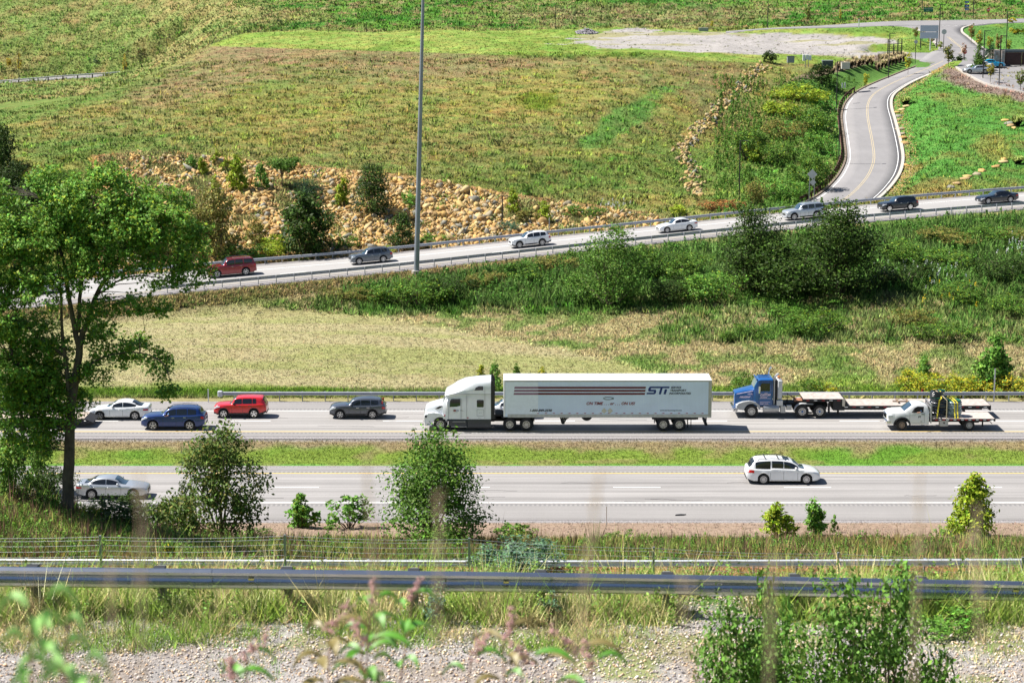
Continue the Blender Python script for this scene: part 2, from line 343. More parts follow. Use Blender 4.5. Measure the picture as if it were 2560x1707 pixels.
# ------------------------------------------------------------------ ground colours (what grows or lies where)
K = .64
def c3(*rgb): return np.array(lin(rgb))*K
OLIVE, YEL, BROWN, GREEN, LUSH = c3(146, 148, 86), c3(168, 160, 88), c3(162, 142, 104), c3(122, 144, 72), c3(94, 150, 68)
STRAW, TAN, DIRT, GRAV = c3(194, 184, 138), c3(176, 160, 110), c3(182, 158, 138), c3(198, 192, 188)
PALE, MEDG, DARKG = c3(160, 178, 88), c3(142, 168, 70), c3(84, 112, 44)
def ground_colour(X, Y, px, py):
    n1 = fbm(X/9, Y/9, 4); n2 = fbm(X/2.2+40, Y/2.2, 3); n3 = fbm(X/30+9, Y/30+3, 3); n4 = fbm(X/.9+3, Y/.9+11, 2)
    def mixc(a, b, t): t = np.clip(t, 0, 1)[..., None]; return a*(1-t)+b*t
    shp = X.shape+(3,)
    col = np.broadcast_to(OLIVE, shp).copy()
    wob = (n1-.5)*90
    def blob(cx, cy, rx, ry, c, s=1., ang=0):
        nonlocal col
        ca, sa = math.cos(ang), math.sin(ang); dx = px-cx; dy = py-cy
        d = np.sqrt(((dx*ca+dy*sa)/rx)**2+((-dx*sa+dy*ca)/ry)**2)+(n1-.5)*1.1+(n2-.5)*.7
        col = mixc(col, c, s*(1-sstep(.75, 1.15, d))*sstep(226, 232, Y))
    # big hill behind the ramp
    col = mixc(col, GREEN, sstep(.45, .62, n3)*.7)
    col = mixc(col, YEL, sstep(.5, .7, n1)*.6)
    blob(560, 175, 270, 62, BROWN, .75, -.32); blob(880, 140, 430, 45, BROWN, .6, .08); blob(1000, 190, 300, 50, BROWN, .3)
    blob(780, 300, 380, 90, YEL, .5); blob(1330, 250, 220, 55, YEL, .75, -.15); blob(900, 350, 240, 80, c3(158, 138, 90), .35)
    blob(1600, 180, 330, 40, BROWN, .3, .1); blob(1800, 230, 100, 80, BROWN, .35); blob(1850, 330, 90, 40, c3(140, 116, 80), .3)
    blob(1560, 300, 150, 30, LUSH, .75, -.6); blob(1680, 420, 240, 80, GREEN, .8); blob(1250, 440, 450, 60, GREEN, .7); blob(1000, 400, 400, 60, OLIVE, .5)
    blob(1480, 130, 260, 16, c3(96, 132, 50), .7); blob(1350, 250, 60, 26, c3(120, 140, 40), .8); blob(330, 330, 260, 60, OLIVE, .5); blob(250, 380, 200, 50, GREEN, .8)
    blob(120, 240, 330, 50, GREEN, .85, -.25); blob(100, 380, 160, 60, GREEN, .6)
    blob(2060, 430, 210, 130, GREEN, .85); blob(1940, 470, 90, 60, LUSH, .5)
    # far slopes at the top
    top = sstep(425, 436, Y); col = mixc(col, mixc(np.broadcast_to(c3(138, 154, 84), shp), c3(162, 154, 96), sstep(.48, .66, n1)), top*(px < 700))
    g = mixc(np.broadcast_to(c3(112, 152, 62), shp), c3(84, 138, 52), sstep(.48, .6, n1)); g = mixc(g, c3(165, 145, 105), sstep(.53, .66, n2+.3*(n3-.5))*.85)
    col = mixc(col, g, top*sstep(520, 760, px+wob))
    blob(1600, 40, 330, 32, c3(172, 150, 112), .45); blob(560, 28, 300, 26, c3(172, 158, 104), .5, .1); blob(420, 130, 100, 30, c3(165, 150, 100), .4); blob(60, 120, 160, 30, c3(110, 145, 65), .5)
    # plateau: pale grass and the gravel pad
    plat = sstep(345, 352, Y)*(1-sstep(424, 430, Y))*(np.abs(GZc(X, Y)-21.6) < 3.2)
    pl = mixc(np.broadcast_to(PALE, shp), c3(138, 165, 72), sstep(.45, .6, n1)); col = mixc(col, pl, plat*sstep(96, 88, -0*px+py*0+0)*0+plat*(py < 100+.03*px))
    dpad = np.maximum(np.abs(px-1830)/400, np.abs(py-(108+.03*(px-1830)))/27)+(n1-.5)*.7+(n2-.5)*.3
    pad = plat*(1-sstep(.8, 1.05, dpad)); padc = mixc(np.broadcast_to(GRAV*.92, shp), c3(170, 165, 110), sstep(.52, .66, fbm(X/14, Y/4, 3))*.8); col = mixc(col, padc, pad)
    vg = (fbm(X/1.7+3, Y/2.4, 3)-.5)*1.6*sstep(240, 252, Y)+(fbm(X/.9+3, Y/1.2, 2)-.5)*.9; col = col*np.exp(np.stack([vg*.30, -vg*.10, vg*.12], -1))*np.exp((fbm(X/1.1+30, Y/1.5+8, 2)-.5)*.7)[..., None]
    col = np.where(pad[..., None] > .3, padc, col)
    # kept lawns by the side road
    LU2 = mixc(np.broadcast_to(c3(100, 160, 70), shp), c3(150, 160, 88), sstep(.55, .7, n1)*.55+sstep(.56, .66, n2)*.25); blob(2330, 330, 330, 120, LU2, 1.0, .1); blob(2480, 250, 260, 50, LU2, 1, .2); blob(2520, 420, 180, 90, LU2, .8); blob(2160, 190, 200, 34, c3(104, 146, 70), 1, -.2); blob(2470, 90, 190, 42, c3(104, 152, 72), 1)
    blob(2300, 80, 60, 10, c3(104, 152, 72), .5); blob(2170, 72, 110, 12, c3(120, 158, 72), .9); blob(2500, 225, 150, 20, c3(160, 140, 128), 1, .22); blob(2400, 190, 60, 12, c3(160, 140, 128), 1, .4)
    blob(2120, 165, 150, 9, c3(150, 128, 112), .9, -.25); blob(2480, 370, 50, 35, c3(170, 160, 90), .6)
    # strip between ramp and hill
    rY_ = 205.3+.012*px
    dr = Y-rY_; col = mixc(col, mixc(np.broadcast_to(c3(165, 140, 95), shp), c3(120, 140, 60), sstep(.45, .6, n2)), (1-sstep(11, 15, dr))*sstep(5, 7, dr)*.9)
    col = mixc(col, GRAV*.8, (1-sstep(.0, 1.4, np.abs(dr-8.6)))*.8)
    rock = sstep(7, 9, dr)*(Y < 256)*(px < 1750)*(py > np.interp(px, [240, 400, 700, 1000, 1300, 1600, 1800], [388, 376, 408, 436, 487, 528, 575])); col = mixc(col, c3(196, 160, 112), rock*(px > 230))
    # near side of the ramp: embankment and mown field
    A = (dr < -5.2)*(Y > 150)
    fld = mixc(np.broadcast_to(STRAW, shp), c3(170, 176, 108), sstep(.42, .66, .65*fbm(X/40+Y/60, (Y+.10*X+.0045*(X+25)**2)/1.7, 4)+.35*n2)*.75)
    fld = mixc(fld, c3(190, 174, 130), sstep(.54, .70, fbm(X/12, Y/5+9, 3))*.35)
    emb = mixc(np.broadcast_to(c3(168, 156, 112), shp), c3(124, 140, 78), sstep(.44, .58, n2+.4*(n1-.5))); emb = mixc(emb, c3(92, 132, 50), sstep(.5, .62, n1)*.8*sstep(560, 760, -py+1450*0+0*px+1300-py*0)*0+sstep(.5, .6, n1)*.55)
    bound = np.interp(px, [0, 400, 700, 1000, 1200, 1350, 1500, 1640, 1800, 2560], [735, 752, 765, 800, 838, 862, 895, 935, 1010, 1010])
    infield = sstep(-8, 8, py-bound+(n2-.5)*26)
    AA = mixc(emb, fld, infield)
    AA = mixc(AA, c3(160, 142, 104), sstep(0, 1, (1-np.abs(dr+8)/3.5))*(px < 1300)*.9)
    AA = mixc(AA, c3(134, 160, 62), sstep(4.5, 2.5, Y-YF1)*1.0+sstep(9, 4, Y-YF1)*sstep(.42, .55, n1)); AA = mixc(AA, c3(185, 165, 130), sstep(2.2, 1.2, Y-YF1)*.7)
    col = np.where(A[..., None], AA, col)
    # median
    M = (Y > YN1-.5) & (Y < YF0+.5)
    md = mixc(np.broadcast_to(MEDG, shp), c3(120, 168, 60), sstep(.5, .62, n1)); md = mixc(md, c3(180, 155, 128), sstep(YF0-3.2, YF0-1.2, Y+(n2-.5)*3)*.85); md = mixc(md, c3(120, 180, 80), sstep(YN1+1.8, YN1+.8, Y)); md = mixc(md, c3(140, 110, 95), sstep(YN1+.5, YN1+.25, Y))
    md = mixc(md, TAN, sstep(.56, .68, n2)*.5)
    md = mixc(md, GRAV*.8, sstep(YF0-.5, YF0-.1, Y)+sstep(YN1+.25, YN1, Y))
    col = np.where(M[..., None], md, col)
    # near slope
    N = (Y <= YN1-.5)
    ns = mixc(np.broadcast_to(c3(120, 142, 66), shp), c3(150, 130, 86), sstep(.46, .6, n1)); ns = mixc(ns, c3(90, 132, 48), sstep(.5, .6, fbm(X/4+8, Y/4, 3)))
    ns = mixc(ns, DIRT, sstep(116, 119.5, Y+(n2-.5)*3)); ns = mixc(ns, GRAV*.8, sstep(YN0-.9, YN0-.3, Y))
    ns = mixc(ns, GRAV*.85, sstep(77, 78, Y)*sstep(84.5, 83.5, Y)*sstep(900, 1500, px)); ns = mixc(ns, c3(180, 125, 80), sstep(83.5, 84.5, Y)*sstep(88, 87, Y)*.7)
    gr = mixc(np.broadcast_to(GRAV, shp), c3(150, 160, 84), sstep(.54, .62, fbm(X/1.3, Y/1.1, 4))*.8); gr = mixc(gr, c3(178, 158, 140), sstep(.5, .7, n4)*.5)
    ns = mixc(ns, gr, sstep(29.5, 28.2, Y+(n4-.5)*1.6))
    col = np.where(N[..., None], ns, col)
    return col
def GZc(X, Y): return gz(X, Y)
colr = ground_colour(GXX, GYY, GPX, GPY)
nr, nc = GXX.shape
V = np.stack([GXX, GYY, GZ], -1).reshape(-1, 3)
idx = np.arange(nr*nc).reshape(nr, nc); Fq = np.stack([idx[:-1, :-1], idx[:-1, 1:], idx[1:, 1:], idx[1:, :-1]], -1).reshape(-1, 4)
M_GROUND = attrmat('ground_soil_and_turf', .95, 0, .1, ((7, .25), (1.6, .18), (.25, .1)), bump=.9, bscale=4, bdist=.12)
g = npmesh('ground', V, Fq, M_GROUND, None, colr.reshape(-1, 3), True); g['kind'] = 'structure'
# ------------------------------------------------------------------ paving
YL_N, DL_N, WL_N = YZ(1184), YZ(1218.7), YZ(1257.4); YL_F, DL_F, WL_F = YZ(1079.6), YZ(1053), YZ(1027.7)
def roadmat(name, col, streak=.10, crack=.5, ty=None, bscale=60, axis=(.02, 1.2, 1)):
    m = bpy.data.materials.new(name); m.use_nodes = True; n = m.node_tree; b = n.nodes['Principled BSDF']; L = n.links.new
    g = n.nodes.new('ShaderNodeNewGeometry'); mp = n.nodes.new('ShaderNodeMapping'); mp.inputs['Scale'].default_value = axis; L(g.outputs['Position'], mp.inputs['Vector'])
    cur = None
    def noise(sc, vec, amp, lo=.3, hi=.7, det=6):
        nonlocal cur
        t = n.nodes.new('ShaderNodeTexNoise'); t.inputs['Scale'].default_value = sc; t.inputs['Detail'].default_value = det; L(vec, t.inputs['Vector'])
        r = n.nodes.new('ShaderNodeMapRange'); r.inputs['From Min'].default_value = lo; r.inputs['From Max'].default_value = hi; r.inputs['To Min'].default_value = 1-amp; r.inputs['To Max'].default_value = 1+amp*.6; L(t.outputs['Fac'], r.inputs['Value'])
        mx = n.nodes.new('ShaderNodeMix'); mx.data_type = 'RGBA'; mx.blend_type = 'MULTIPLY'; mx.inputs['Factor'].default_value = 1
        if cur is None: mx.inputs['A'].default_value = tuple(col)+(1,)
        else: L(cur, mx.inputs['A'])
        L(r.outputs[0], mx.inputs['B']); cur = mx.outputs['Result']; return t
    noise(.55, mp.outputs[0], streak); noise(3.2, mp.outputs[0], streak*.8); noise(.25, g.outputs['Position'], .05); t = noise(18, g.outputs['Position'], .10)
    L(cur, b.inputs['Base Color']); b.inputs['Roughness'].default_value = .9; b.inputs['Specular IOR Level'].default_value = .2
    bp = n.nodes.new('ShaderNodeBump'); bp.inputs['Strength'].default_value = .3; bp.inputs['Distance'].default_value = .01; L(t.outputs['Fac'], bp.inputs['Height']); L(bp.outputs[0], b.inputs['Normal'])
    return m
M_ASPH = roadmat('worn_asphalt', np.array(lin((190, 186, 184)))*.63, .2); M_SHO = roadmat('shoulder_asphalt', np.array(lin((184, 180, 178)))*.58, .07)
M_CONC = roadmat('pale_concrete_pavement', np.array(lin((205, 202, 200)))*.56, .06, axis=(.05, .3, 1)); M_SIDE = roadmat('side_road_asphalt', np.array(lin((180, 177, 178)))*.54, .06, axis=(.3, .05, 1))
M_WHITE = mat('white_road_paint', (.95, .95, .93), .7, noise=.12, nscale=6); M_YELLOW = mat('yellow_road_paint', (.82, .56, .14), .7, noise=.12, nscale=6)
M_GRAVEL = mat('grey_roadside_gravel', np.array(lin((186, 180, 180)))*.5, .95, noise=.45, nscale=9, bump=.8)
M_KERB = mat('concrete_kerb', np.array(lin((214, 206, 196)))*.65, .85, noise=.12, nscale=3)
M_DARK = mat('dark_groove', lin((120, 118, 118)), .9)
def tracks(m, y0, y1, marks):
    """darken the paving along worn wheel tracks and oil stripes at given distances"""
    n = m.node_tree; L = n.links.new; b = n.nodes['Principled BSDF']; src = b.inputs['Base Color'].links[0].from_socket; g = n.nodes.new('ShaderNodeNewGeometry'); sx = n.nodes.new('ShaderNodeSeparateXYZ'); L(g.outputs['Position'], sx.inputs[0])
    wn = n.nodes.new('ShaderNodeTexNoise'); wn.inputs['Scale'].default_value = .12; L(g.outputs['Position'], wn.inputs['Vector']); ad = n.nodes.new('ShaderNodeMath'); ad.operation = 'MULTIPLY_ADD'; ad.inputs[1].default_value = .5; L(wn.outputs['Fac'], ad.inputs[0]); L(sx.outputs['Y'], ad.inputs[2])
    mr = n.nodes.new('ShaderNodeMapRange'); mr.inputs['From Min'].default_value = y0; mr.inputs['From Max'].default_value = y1; L(ad.outputs[0], mr.inputs['Value']); cr = n.nodes.new('ShaderNodeValToRGB'); L(mr.outputs[0], cr.inputs[0]); els = cr.color_ramp.elements; els[0].position = 0; els[0].color = (1, 1, 1, 1); els[1].position = 1; els[1].color = (1, 1, 1, 1)
    for c_, hw_, dk in marks:
        for d, v in ((-hw_, 1), (0, 1-dk), (hw_, 1)): e = els.new(min(max((c_+d+.25-y0)/(y1-y0), .001), .999)); e.color = (v, v, v*1.0, 1)
    mx = n.nodes.new('ShaderNodeMix'); mx.data_type = 'RGBA'; mx.blend_type = 'MULTIPLY'; mx.inputs['Factor'].default_value = 1; L(src, mx.inputs['A']); L(cr.outputs[0], mx.inputs['B']); L(mx.outputs['Result'], b.inputs['Base Color'])
def sheet(name, x0, x1, y0, y1, z, m, th=.1, kind='structure'):
    b = MB(); n = 30
    for i in range(n): b.box(x0+(x1-x0)*i/n, x0+(x1-x0)*(i+1)/n, y0, y1, z-th, z)
    b = MB(); b.box(x0, x1, y0, y1, z-th, z)
    o = b.build(name, m); o['kind'] = kind; return o
M_ASPH2 = roadmat('worn_asphalt_far', np.array(lin((192, 188, 185)))*.66, .18)
def lane(a, b_): c_ = (a+b_)/2; return [(c_-.85, .42, .2), (c_, .25, .10), (c_+.85, .42, .17)]
tracks(M_ASPH, YN0, YL_N+2, sorted(lane(WL_N, DL_N)+[(DL_N, .2, .08)]+lane(DL_N, YL_N))); tracks(M_ASPH2, YL_F-3, YZ(1008), sorted(lane(YL_F, DL_F)+[(DL_F, .2, .08)]+lane(DL_F, WL_F)))
sheet('near_carriageway', -140, 140, YN0+.1, YZ(1170), .03, M_ASPH, .2); sheet('far_carriageway', -140, 140, YZ(1091), YZ(1008), .03, M_ASPH2, .2)
_jm = mat('dark_joint_sealant', (.13, .12, .12), .8)
for k_, y_ in enumerate((WL_N-.32, YN0+.35, YL_F-.75, WL_F+.75, YZ(1008)-.3, YL_N+.9)): sheet('paving_joint', -140, 140, y_, y_+.035, .039, _jm, .01)
_rc = random.Random(9)
for k_ in range(26):
    yb_, yt_ = ((WL_N, YL_N) if k_ % 2 else (YL_F, WL_F)); x_ = _rc.uniform(-30, 32); y_ = _rc.uniform(yb_+.3, yt_-.3); b_ = MB(); P_ = [(x_, y_)]
    for _ in range(_rc.randint(4, 12)): P_.append((P_[-1][0]+_rc.uniform(.2, .5), P_[-1][1]+_rc.uniform(-.12, .12)))
    for p_, q2 in zip(P_, P_[1:]): b_.prismz([(p_[0], p_[1]-.02), (q2[0], q2[1]-.02), (q2[0], q2[1]+.02), (p_[0], p_[1]+.02)], .03, .0405)
    o = b_.build('crack_sealing', _jm); o['kind'] = 'structure'
sheet('near_shoulder_paving', -140, 140, YN0+.1, WL_N-.15, .034, M_SHO, .02); sheet('far_shoulder_paving', -140, 140, YZ(1091), YL_F-.12, .034, M_SHO, .02)
sheet('outer_shoulder_paving', -140, 140, WL_F+.15, YZ(1008), .034, M_SHO, .02); sheet('inner_shoulder_paving', -140, 140, YL_N+.12, YZ(1170), .034, M_SHO, .02)
for nm, a, b_ in (('gravel_verge', YF0-.05, YZ(1091)), ('gravel_verge', YZ(1170), YN1+.15), ('gravel_verge', YZ(1008), YZ(1008)+.7), ('gravel_verge', YN0-.6, YN0+.1)): sheet(nm, -140, 140, a, b_, .015, M_GRAVEL, .2)
mb = MB()
for y, wd in ((WL_N, .11), (WL_F, .11)): mb.box(-140, 140, y-wd/2, y+wd/2, .036, .042)
for y, x0, per, ln in ((DL_N, 679, 427, 118), (DL_F, 957, 380.6, 100)):
    for k in range(-8, 12):
        a = xat(x0+per*k, y, 0); b_ = xat(x0+per*k+ln, y, 0); mb.box(a, b_, y-.06, y+.06, .034, .040)
o = mb.build('white_lane_markings', M_WHITE); o['kind'] = 'structure'
mb = MB()
for y in (YL_N, YL_F): mb.box(-140, 140, y-.07, y+.07, .036, .043)
o = mb.build('yellow_edge_lines', M_YELLOW); o['kind'] = 'structure'
mb = MB()
for y0 in (YL_F-.55, WL_N-.6, YL_N+.35, WL_F+.5):
    x = -75
    while x < 75: mb.box(x, x+.16, y0-.2, y0+.2, .035, .038); x += .32
o = mb.build('rumble_strips', M_DARK); o['kind'] = 'structure'
# ramp
pxs = np.arange(-700, 3301, 40)
def ramp_line(off, dz=0): return np.array([tuple(ramp_pt(p, off(p) if callable(off) else off, dz)) for p in pxs])
strip_mesh('ramp_road', ramp_line(ROFF_N+.7, .02), ramp_line(lambda p: roff_far(p)-1.2, .02), M_CONC, 6)
strip_mesh('ramp_shoulder', ramp_line(ROFF_N+.7, .024), ramp_line(-4.5, .024), M_SHO, 1, skirt=0)
strip_mesh('ramp_gravel_verge', ramp_line(ROFF_N-.9, -.06), ramp_line(ROFF_N+.7, .0), M_GRAVEL, 2, skirt=.3)
strip_mesh('ramp_gravel_verge', ramp_line(lambda p: roff_far(p)-1.2, .0), ramp_line(lambda p: roff_far(p)+.6, -.04), M_GRAVEL, 2, skirt=.3)
def line_strip(name, P, wd, m, lift): # P points along; marking of width wd
    L = []; Rr = []
    for i in range(len(P)):
        t = P[min(i+1, len(P)-1)]-P[max(i-1, 0)]; t[2] = 0; t = t/np.linalg.norm(t); nrm = np.array([-t[1], t[0], 0]); L.append(P[i]-nrm*wd/2+[0, 0, lift]); Rr.append(P[i]+nrm*wd/2+[0, 0, lift])
    return L, Rr
mv, mf = [], []
def add_line(P, wd, lift, bag):
    L, Rr = line_strip('', P, wd, None, lift); bag.append((L, Rr))
def build_lines(name, bag, m):
    b = MB()
    for L, Rr in bag: b.loft([list(map(tuple, (a, c))) for a, c in zip(L, Rr)])
    o = b.build(name, m, recalc=False); bm_ = bmesh.new(); bm_.from_mesh(o.data)
    for f in bm_.faces:
        if f.normal.z < 0: f.normal_flip()
    bm_.to_mesh(o.data); bm_.free(); o['kind'] = 'structure'; return o
wb, yb = [], []
add_line(ramp_line(-4.55, .03), .14, .004, yb); add_line(ramp_line(lambda p: roff_far(p)-4.2, .03), .14, .004, wb)
pr = np.arange(1850, 3301, 40); add_line(np.array([tuple(ramp_pt(p, -1.5, .03)) for p in pr]), .14, .004, wb)
for k in range(-6, 12):
    p0 = 700+k*265; 
    if p0 < 1750: add_line(np.array([tuple(ramp_pt(p, -1.1, .03)) for p in np.linspace(p0, p0+66, 4)]), .13, .004, wb)
# side roads
strip_mesh('side_road', WL, WR, M_SIDE, 4); strip_mesh('junction_road', JL, JR, M_SIDE, 6, lift=-.012); strip_mesh('crossing_road', XN, XF, M_SIDE, 4, lift=-.006)
strip_mesh('parking_lot', PN, PF, M_SIDE, 6, lift=-.018); strip_mesh('side_entrance', SN, SF, M_SIDE, 3, lift=-.024); strip_mesh('valley_road', LN, LF, M_SIDE, 2)
mid = (WL+WR)/2; dv = (WR-WL); dv /= np.linalg.norm(dv, axis=1)[:, None]
add_line(mid-dv*.13, .075, .006, yb); add_line(mid+dv*.13, .075, .006, yb); add_line(WR-dv*.4, .08, .006, wb); add_line((WL+dv*.45)[:62], .08, .006, wb)
jm = (JL+JR)/2; jd = JR-JL; jd /= np.linalg.norm(jd, axis=1)[:, None]
add_line((jm-jd*.2)[13:29], .10, .006, yb); add_line((jm+jd*.2)[13:29], .10, .006, yb)
ex = XN[20:44]+np.array([0, .5, .03]); add_line(ex, .2, .02, wb)
ex = XF[2:48]-np.array([0, .8, .03]); add_line(ex, .2, .04, wb)
build_lines('white_edge_markings', wb, M_WHITE); build_lines('yellow_centre_markings', yb, mat('faded_yellow_paint', (.52, .42, .24), .8, noise=.15))
def kerb(P, wd=.3, h=.14, name='kerb', m=None, side=1):
    L, Rr = line_strip('', P, wd, None, 0); b = MB()
    b.loft([[tuple(a-[0, 0, .4]), tuple(a+[0, 0, h]), tuple(c+[0, 0, h]), tuple(c-[0, 0, .4])] for a, c in zip(L, Rr)])
    o = b.build(name, m or M_KERB); o['kind'] = 'structure'; return o
kerb(WR+dv*.3, .45, .13); kerb((WL-dv*.25), .3, .16, m=mat('brown_stained_kerb', lin((120, 106, 92)), .9, noise=.2)); kerb(JR[6:]+jd[6:]*.25, .45, .13)
kerb(PN-np.array([0, .2, 0]), .3, .13); kerb(JL[18:34]-jd[18:34]*.2, .3, .14)
# ------------------------------------------------------------------ vehicles: materials
M_GLASS = mat('dark_tinted_glass', (.012, .015, .02), .06, spec=.6, coat=.3); M_WIND = mat('windscreen_glass', (.03, .06, .09), .05, spec=.9, coat=.6)
M_TYRE = mat('black_tyre_rubber', (.018, .018, .02), .8); M_ALLOY = mat('silver_alloy', (.55, .55, .57), .3, .7); M_BLACK = mat('black_plastic', (.02, .02, .022), .6)
M_CHROME = mat('chrome', (.75, .76, .78), .15, 1); M_TAIL = mat('red_lamp_lens', (.5, .01, .015), .2, coat=.5); M_HEAD = mat('clear_lamp_lens', (.62, .65, .68), .12, coat=.6); M_AMBER = mat('amber_lamp_lens', (.8, .25, .02), .3)
M_SHUT = mat('panel_gap', (.03, .03, .035), .7); M_PLATE = mat('pale_number_plate', (.65, .66, .68), .5); M_ALUM = mat('dull_aluminium', (.42, .43, .45), .45, .6, noise=.1, nscale=4)
def paint(name, c, metal=.0, rough=.28, coat=1.0): return mat(name, c, rough, metal, coat, noise=.03, nscale=2)
P_WHITE = paint('white_car_paint', (.80, .81, .82)); P_SILV = paint('silver_car_paint', (.50, .53, .57), .5, .33); P_GREY = paint('dark_grey_car_paint', (.085, .095, .12), .4, .32)
P_BLUE = paint('dark_blue_car_paint', (.008, .035, .17), .35, .28); P_RED = paint('bright_red_car_paint', (.62, .012, .018)); P_MAROON = paint('deep_red_car_paint', (.24, .008, .016), .3, .28)
P_BLK = paint('black_car_paint', (.006, .009, .018)); P_SKY = paint('bright_blue_car_paint', (.01, .36, .62)); P_SLATE = paint('slate_grey_car_paint', (.12, .14, .17), .4, .32); P_TRUCK = paint('truck_blue_paint', (.01, .10, .33), .1)
def wheel_mesh(name, cx, cy, r, wd, parent, side, rimfrac=.66, spokes=8, rimmat=None, dark=None):
    """tyre with rim as its child; side -1 faces -y"""
    t = MB(); s = side
    t.lathe((cx, cy, r), [(-s*wd, r*.55), (-s*wd, r*.93), (-s*wd*.8, r), (-s*wd*.15, r), (0, r*.95), (0, r*rimfrac), (-s*.05, r*rimfrac*.97), (-s*.06, .01)], 28)
    ty = t.build('tyre' if name == 'tyre' else name, M_TYRE, parent, smooth=35)
    q = MB(); rr = r*rimfrac
    q.lathe((cx, cy, r), [(-s*.05, rr*.84), (s*.003, rr*.9), (s*.006, rr), (-s*.03, rr*.99)], 28)
    q.lathe((cx, cy, r), [(-s*.05, rr*.26), (s*.004, rr*.22), (s*.006, .012)], 14)
    for k in range(spokes):
        th = 2*math.pi*(k+.25)/spokes; ca, sa = math.cos(th), math.sin(th); wdt = rr*(.62/spokes+.035)
        pts = []
        for rad, wf in ((rr*.15, .8), (rr*.9, 1.15)):
            for d in (-1, 1): pts.append((cx+ca*rad-sa*wdt*wf*d, cy+s*.004, r+sa*rad+ca*wdt*wf*d))
        pts = [pts[0], pts[2], pts[3], pts[1]]; b = [(x, cy-s*.04, z) for x, y, z in pts]; q.add(pts+b, [(0, 1, 2, 3), (4, 7, 6, 5), (0, 4, 5, 1), (1, 5, 6, 2), (2, 6, 7, 3), (3, 7, 4, 0)])
    q.build('rim', rimmat or M_ALLOY, ty, smooth=30)
    return ty
def interp(pts, x):
    xs = [p[0] for p in pts]; zs = [p[1] for p in pts]; return float(np.interp(x, xs, zs))
def curve(pts, n=60):      # smoothed profile
    P = resample([(x, z, 0) for x, z in pts], n); o = np.argsort(P[:, 0]); return [(float(P[i][0]), float(P[i][1])) for i in o]
def make_car(name, label, cat, S, body, group=None):
    L, W, fa, ra, rw = S['L'], S['W'], S['fa'], S['ra'], S['rw']; sill = S.get('sill', .24); clad = S.get('clad', 0)
    low = curve(S['low']); roof = curve(S['roof']); r0, r1 = S['roof'][0][0], S['roof'][-1][0]; arch = rw+.07
    t = empty(name); tag(t, label, cat, group)
    X = lambda x: x-L/2
    def top(x): return interp(roof, x) if r0 <= x <= r1 else -1
    def zbot(x):
        zb = sill+max(0, .28-x)*.35+max(0, x-(L-.5))*.35
        for ax in (fa, ra):
            if abs(x-ax) < arch: zb = max(zb, rw+math.sqrt(arch**2-(x-ax)**2))
        return zb
    def hw(x):
        k = 1.
        if x < .75: k = 1-.22*((.75-x)/.75)**2.4
        if x > L-.6: k = 1-.16*((x-L+.6)/.6)**2.4
        return W/2*k
    tumble = S.get('tumble', .70)
    def sec(x):
        zt = interp(low, x); zb = zbot(x); h = hw(x); T = max(top(x), zt+.045); g = min(max((T-zt-.045)/.28, 0), 1); zs = sill
        P = [(h*.93, zb), (h*.985, zb+.05), (h*1.0, max(zb+.08, zs+(zt-zs)*.45)), (h*.992, max(zb+.1, zs+(zt-zs)*.78)), (h*.955, max(zt-.035, zb+.11)), (h*.915, max(zt, zb+.12))]
        A = [(.86, zt+.012), (.78, zt+.02), (.66, zt+.03), (.5, zt+.038), (.25, zt+.043), (0, zt+.045)]
        q = T-zt; B = [(.895, zt+.03), (.5*(.895+tumble+.04), zt+.03+(q-.15)*.55), (tumble+.02, T-.10), (tumble-.06, T-.035), (.35, T-.006), (0, T)]
        for a, b in zip(A, B): P.append((h*(a[0]*(1-g)+b[0]*g), a[1]*(1-g)+b[1]*g))
        return P
    def side_y(x, z):
        P = sec(x)[:9]
        for a, b in zip(P, P[1:]):
            if a[1] <= z <= b[1]: f = (z-a[1])/max(b[1]-a[1], 1e-4); return a[0]+(b[0]-a[0])*f
        return P[0][0] if z < P[0][1] else P[-1][0]
    xs = sorted(set([0, .02, .05, .1, .18, .3, L-.3, L-.18, L-.1, L-.05, L-.02, L]+[round(v, 3) for v in np.linspace(.4, L-.4, 44)]+[round(a+s*arch*math.cos(q), 4) for a in (fa, ra) for s in (-1, 1) for q in (0.001, .25, .5, .8, 1.1, 1.4)]+[a+s*(arch+.004) for a in (fa, ra) for s in (-1, 1)]))
    xs = [x for x in xs if 0 <= x <= L]
    b = MB(); rowsL = []
    for x in xs:
        P = sec(x); rowsL.append([(X(x), -y, z) for y, z in P]+[(X(x), y, z) for y, z in reversed(P[:-1])])
    b.loft(rowsL); n = len(rowsL[0])
    if clad:
        k = 0
        for i in range(len(xs)-1):
            for j in range(n-1):
                b.mi[k] = 1 if j in (0, n-2) or (clad > 1 and j in (1, n-3) and False) else 0; k += 1
    b.add(rowsL[0], [tuple(range(n))]); b.add(rowsL[-1], [tuple(range(n-1, -1, -1))])
    b.build('body', [body, M_BLACK] if clad else body, t, smooth=32)
    u = MB(); u.box(X(.25), X(L-.3), -W/2+.17, W/2-.17, sill-.03, max(.62, rw*2-.02)); u.build('underbody', M_SHUT, t)
    # glass
    def cross(name, xa, xb, m, fx, wk=.94, n=8):
        rws = []
        for i in range(n+1):
            x = xa+(xb-xa)*i/n; P = sec(x)[8:]; pts = [(y*wk if k == 0 else y*(wk+(1-wk)*.3) if y else 0, z) for k, (y, z) in enumerate(P)]
            rws.append([(X(x)+fx, -y, z+.012) for y, z in pts]+[(X(x)+fx, y, z+.012) for y, z in reversed(pts[:-1])])
        MB().loft(rws).build(name, m, t, smooth=60)
    wx = S['wind']; cross('windshield', wx[0], wx[1], M_WIND, -.016)
    rx = S['rear']; cross('rear_window', rx[0], rx[1], M_GLASS if S.get('dk', 1) else M_WIND, .016)
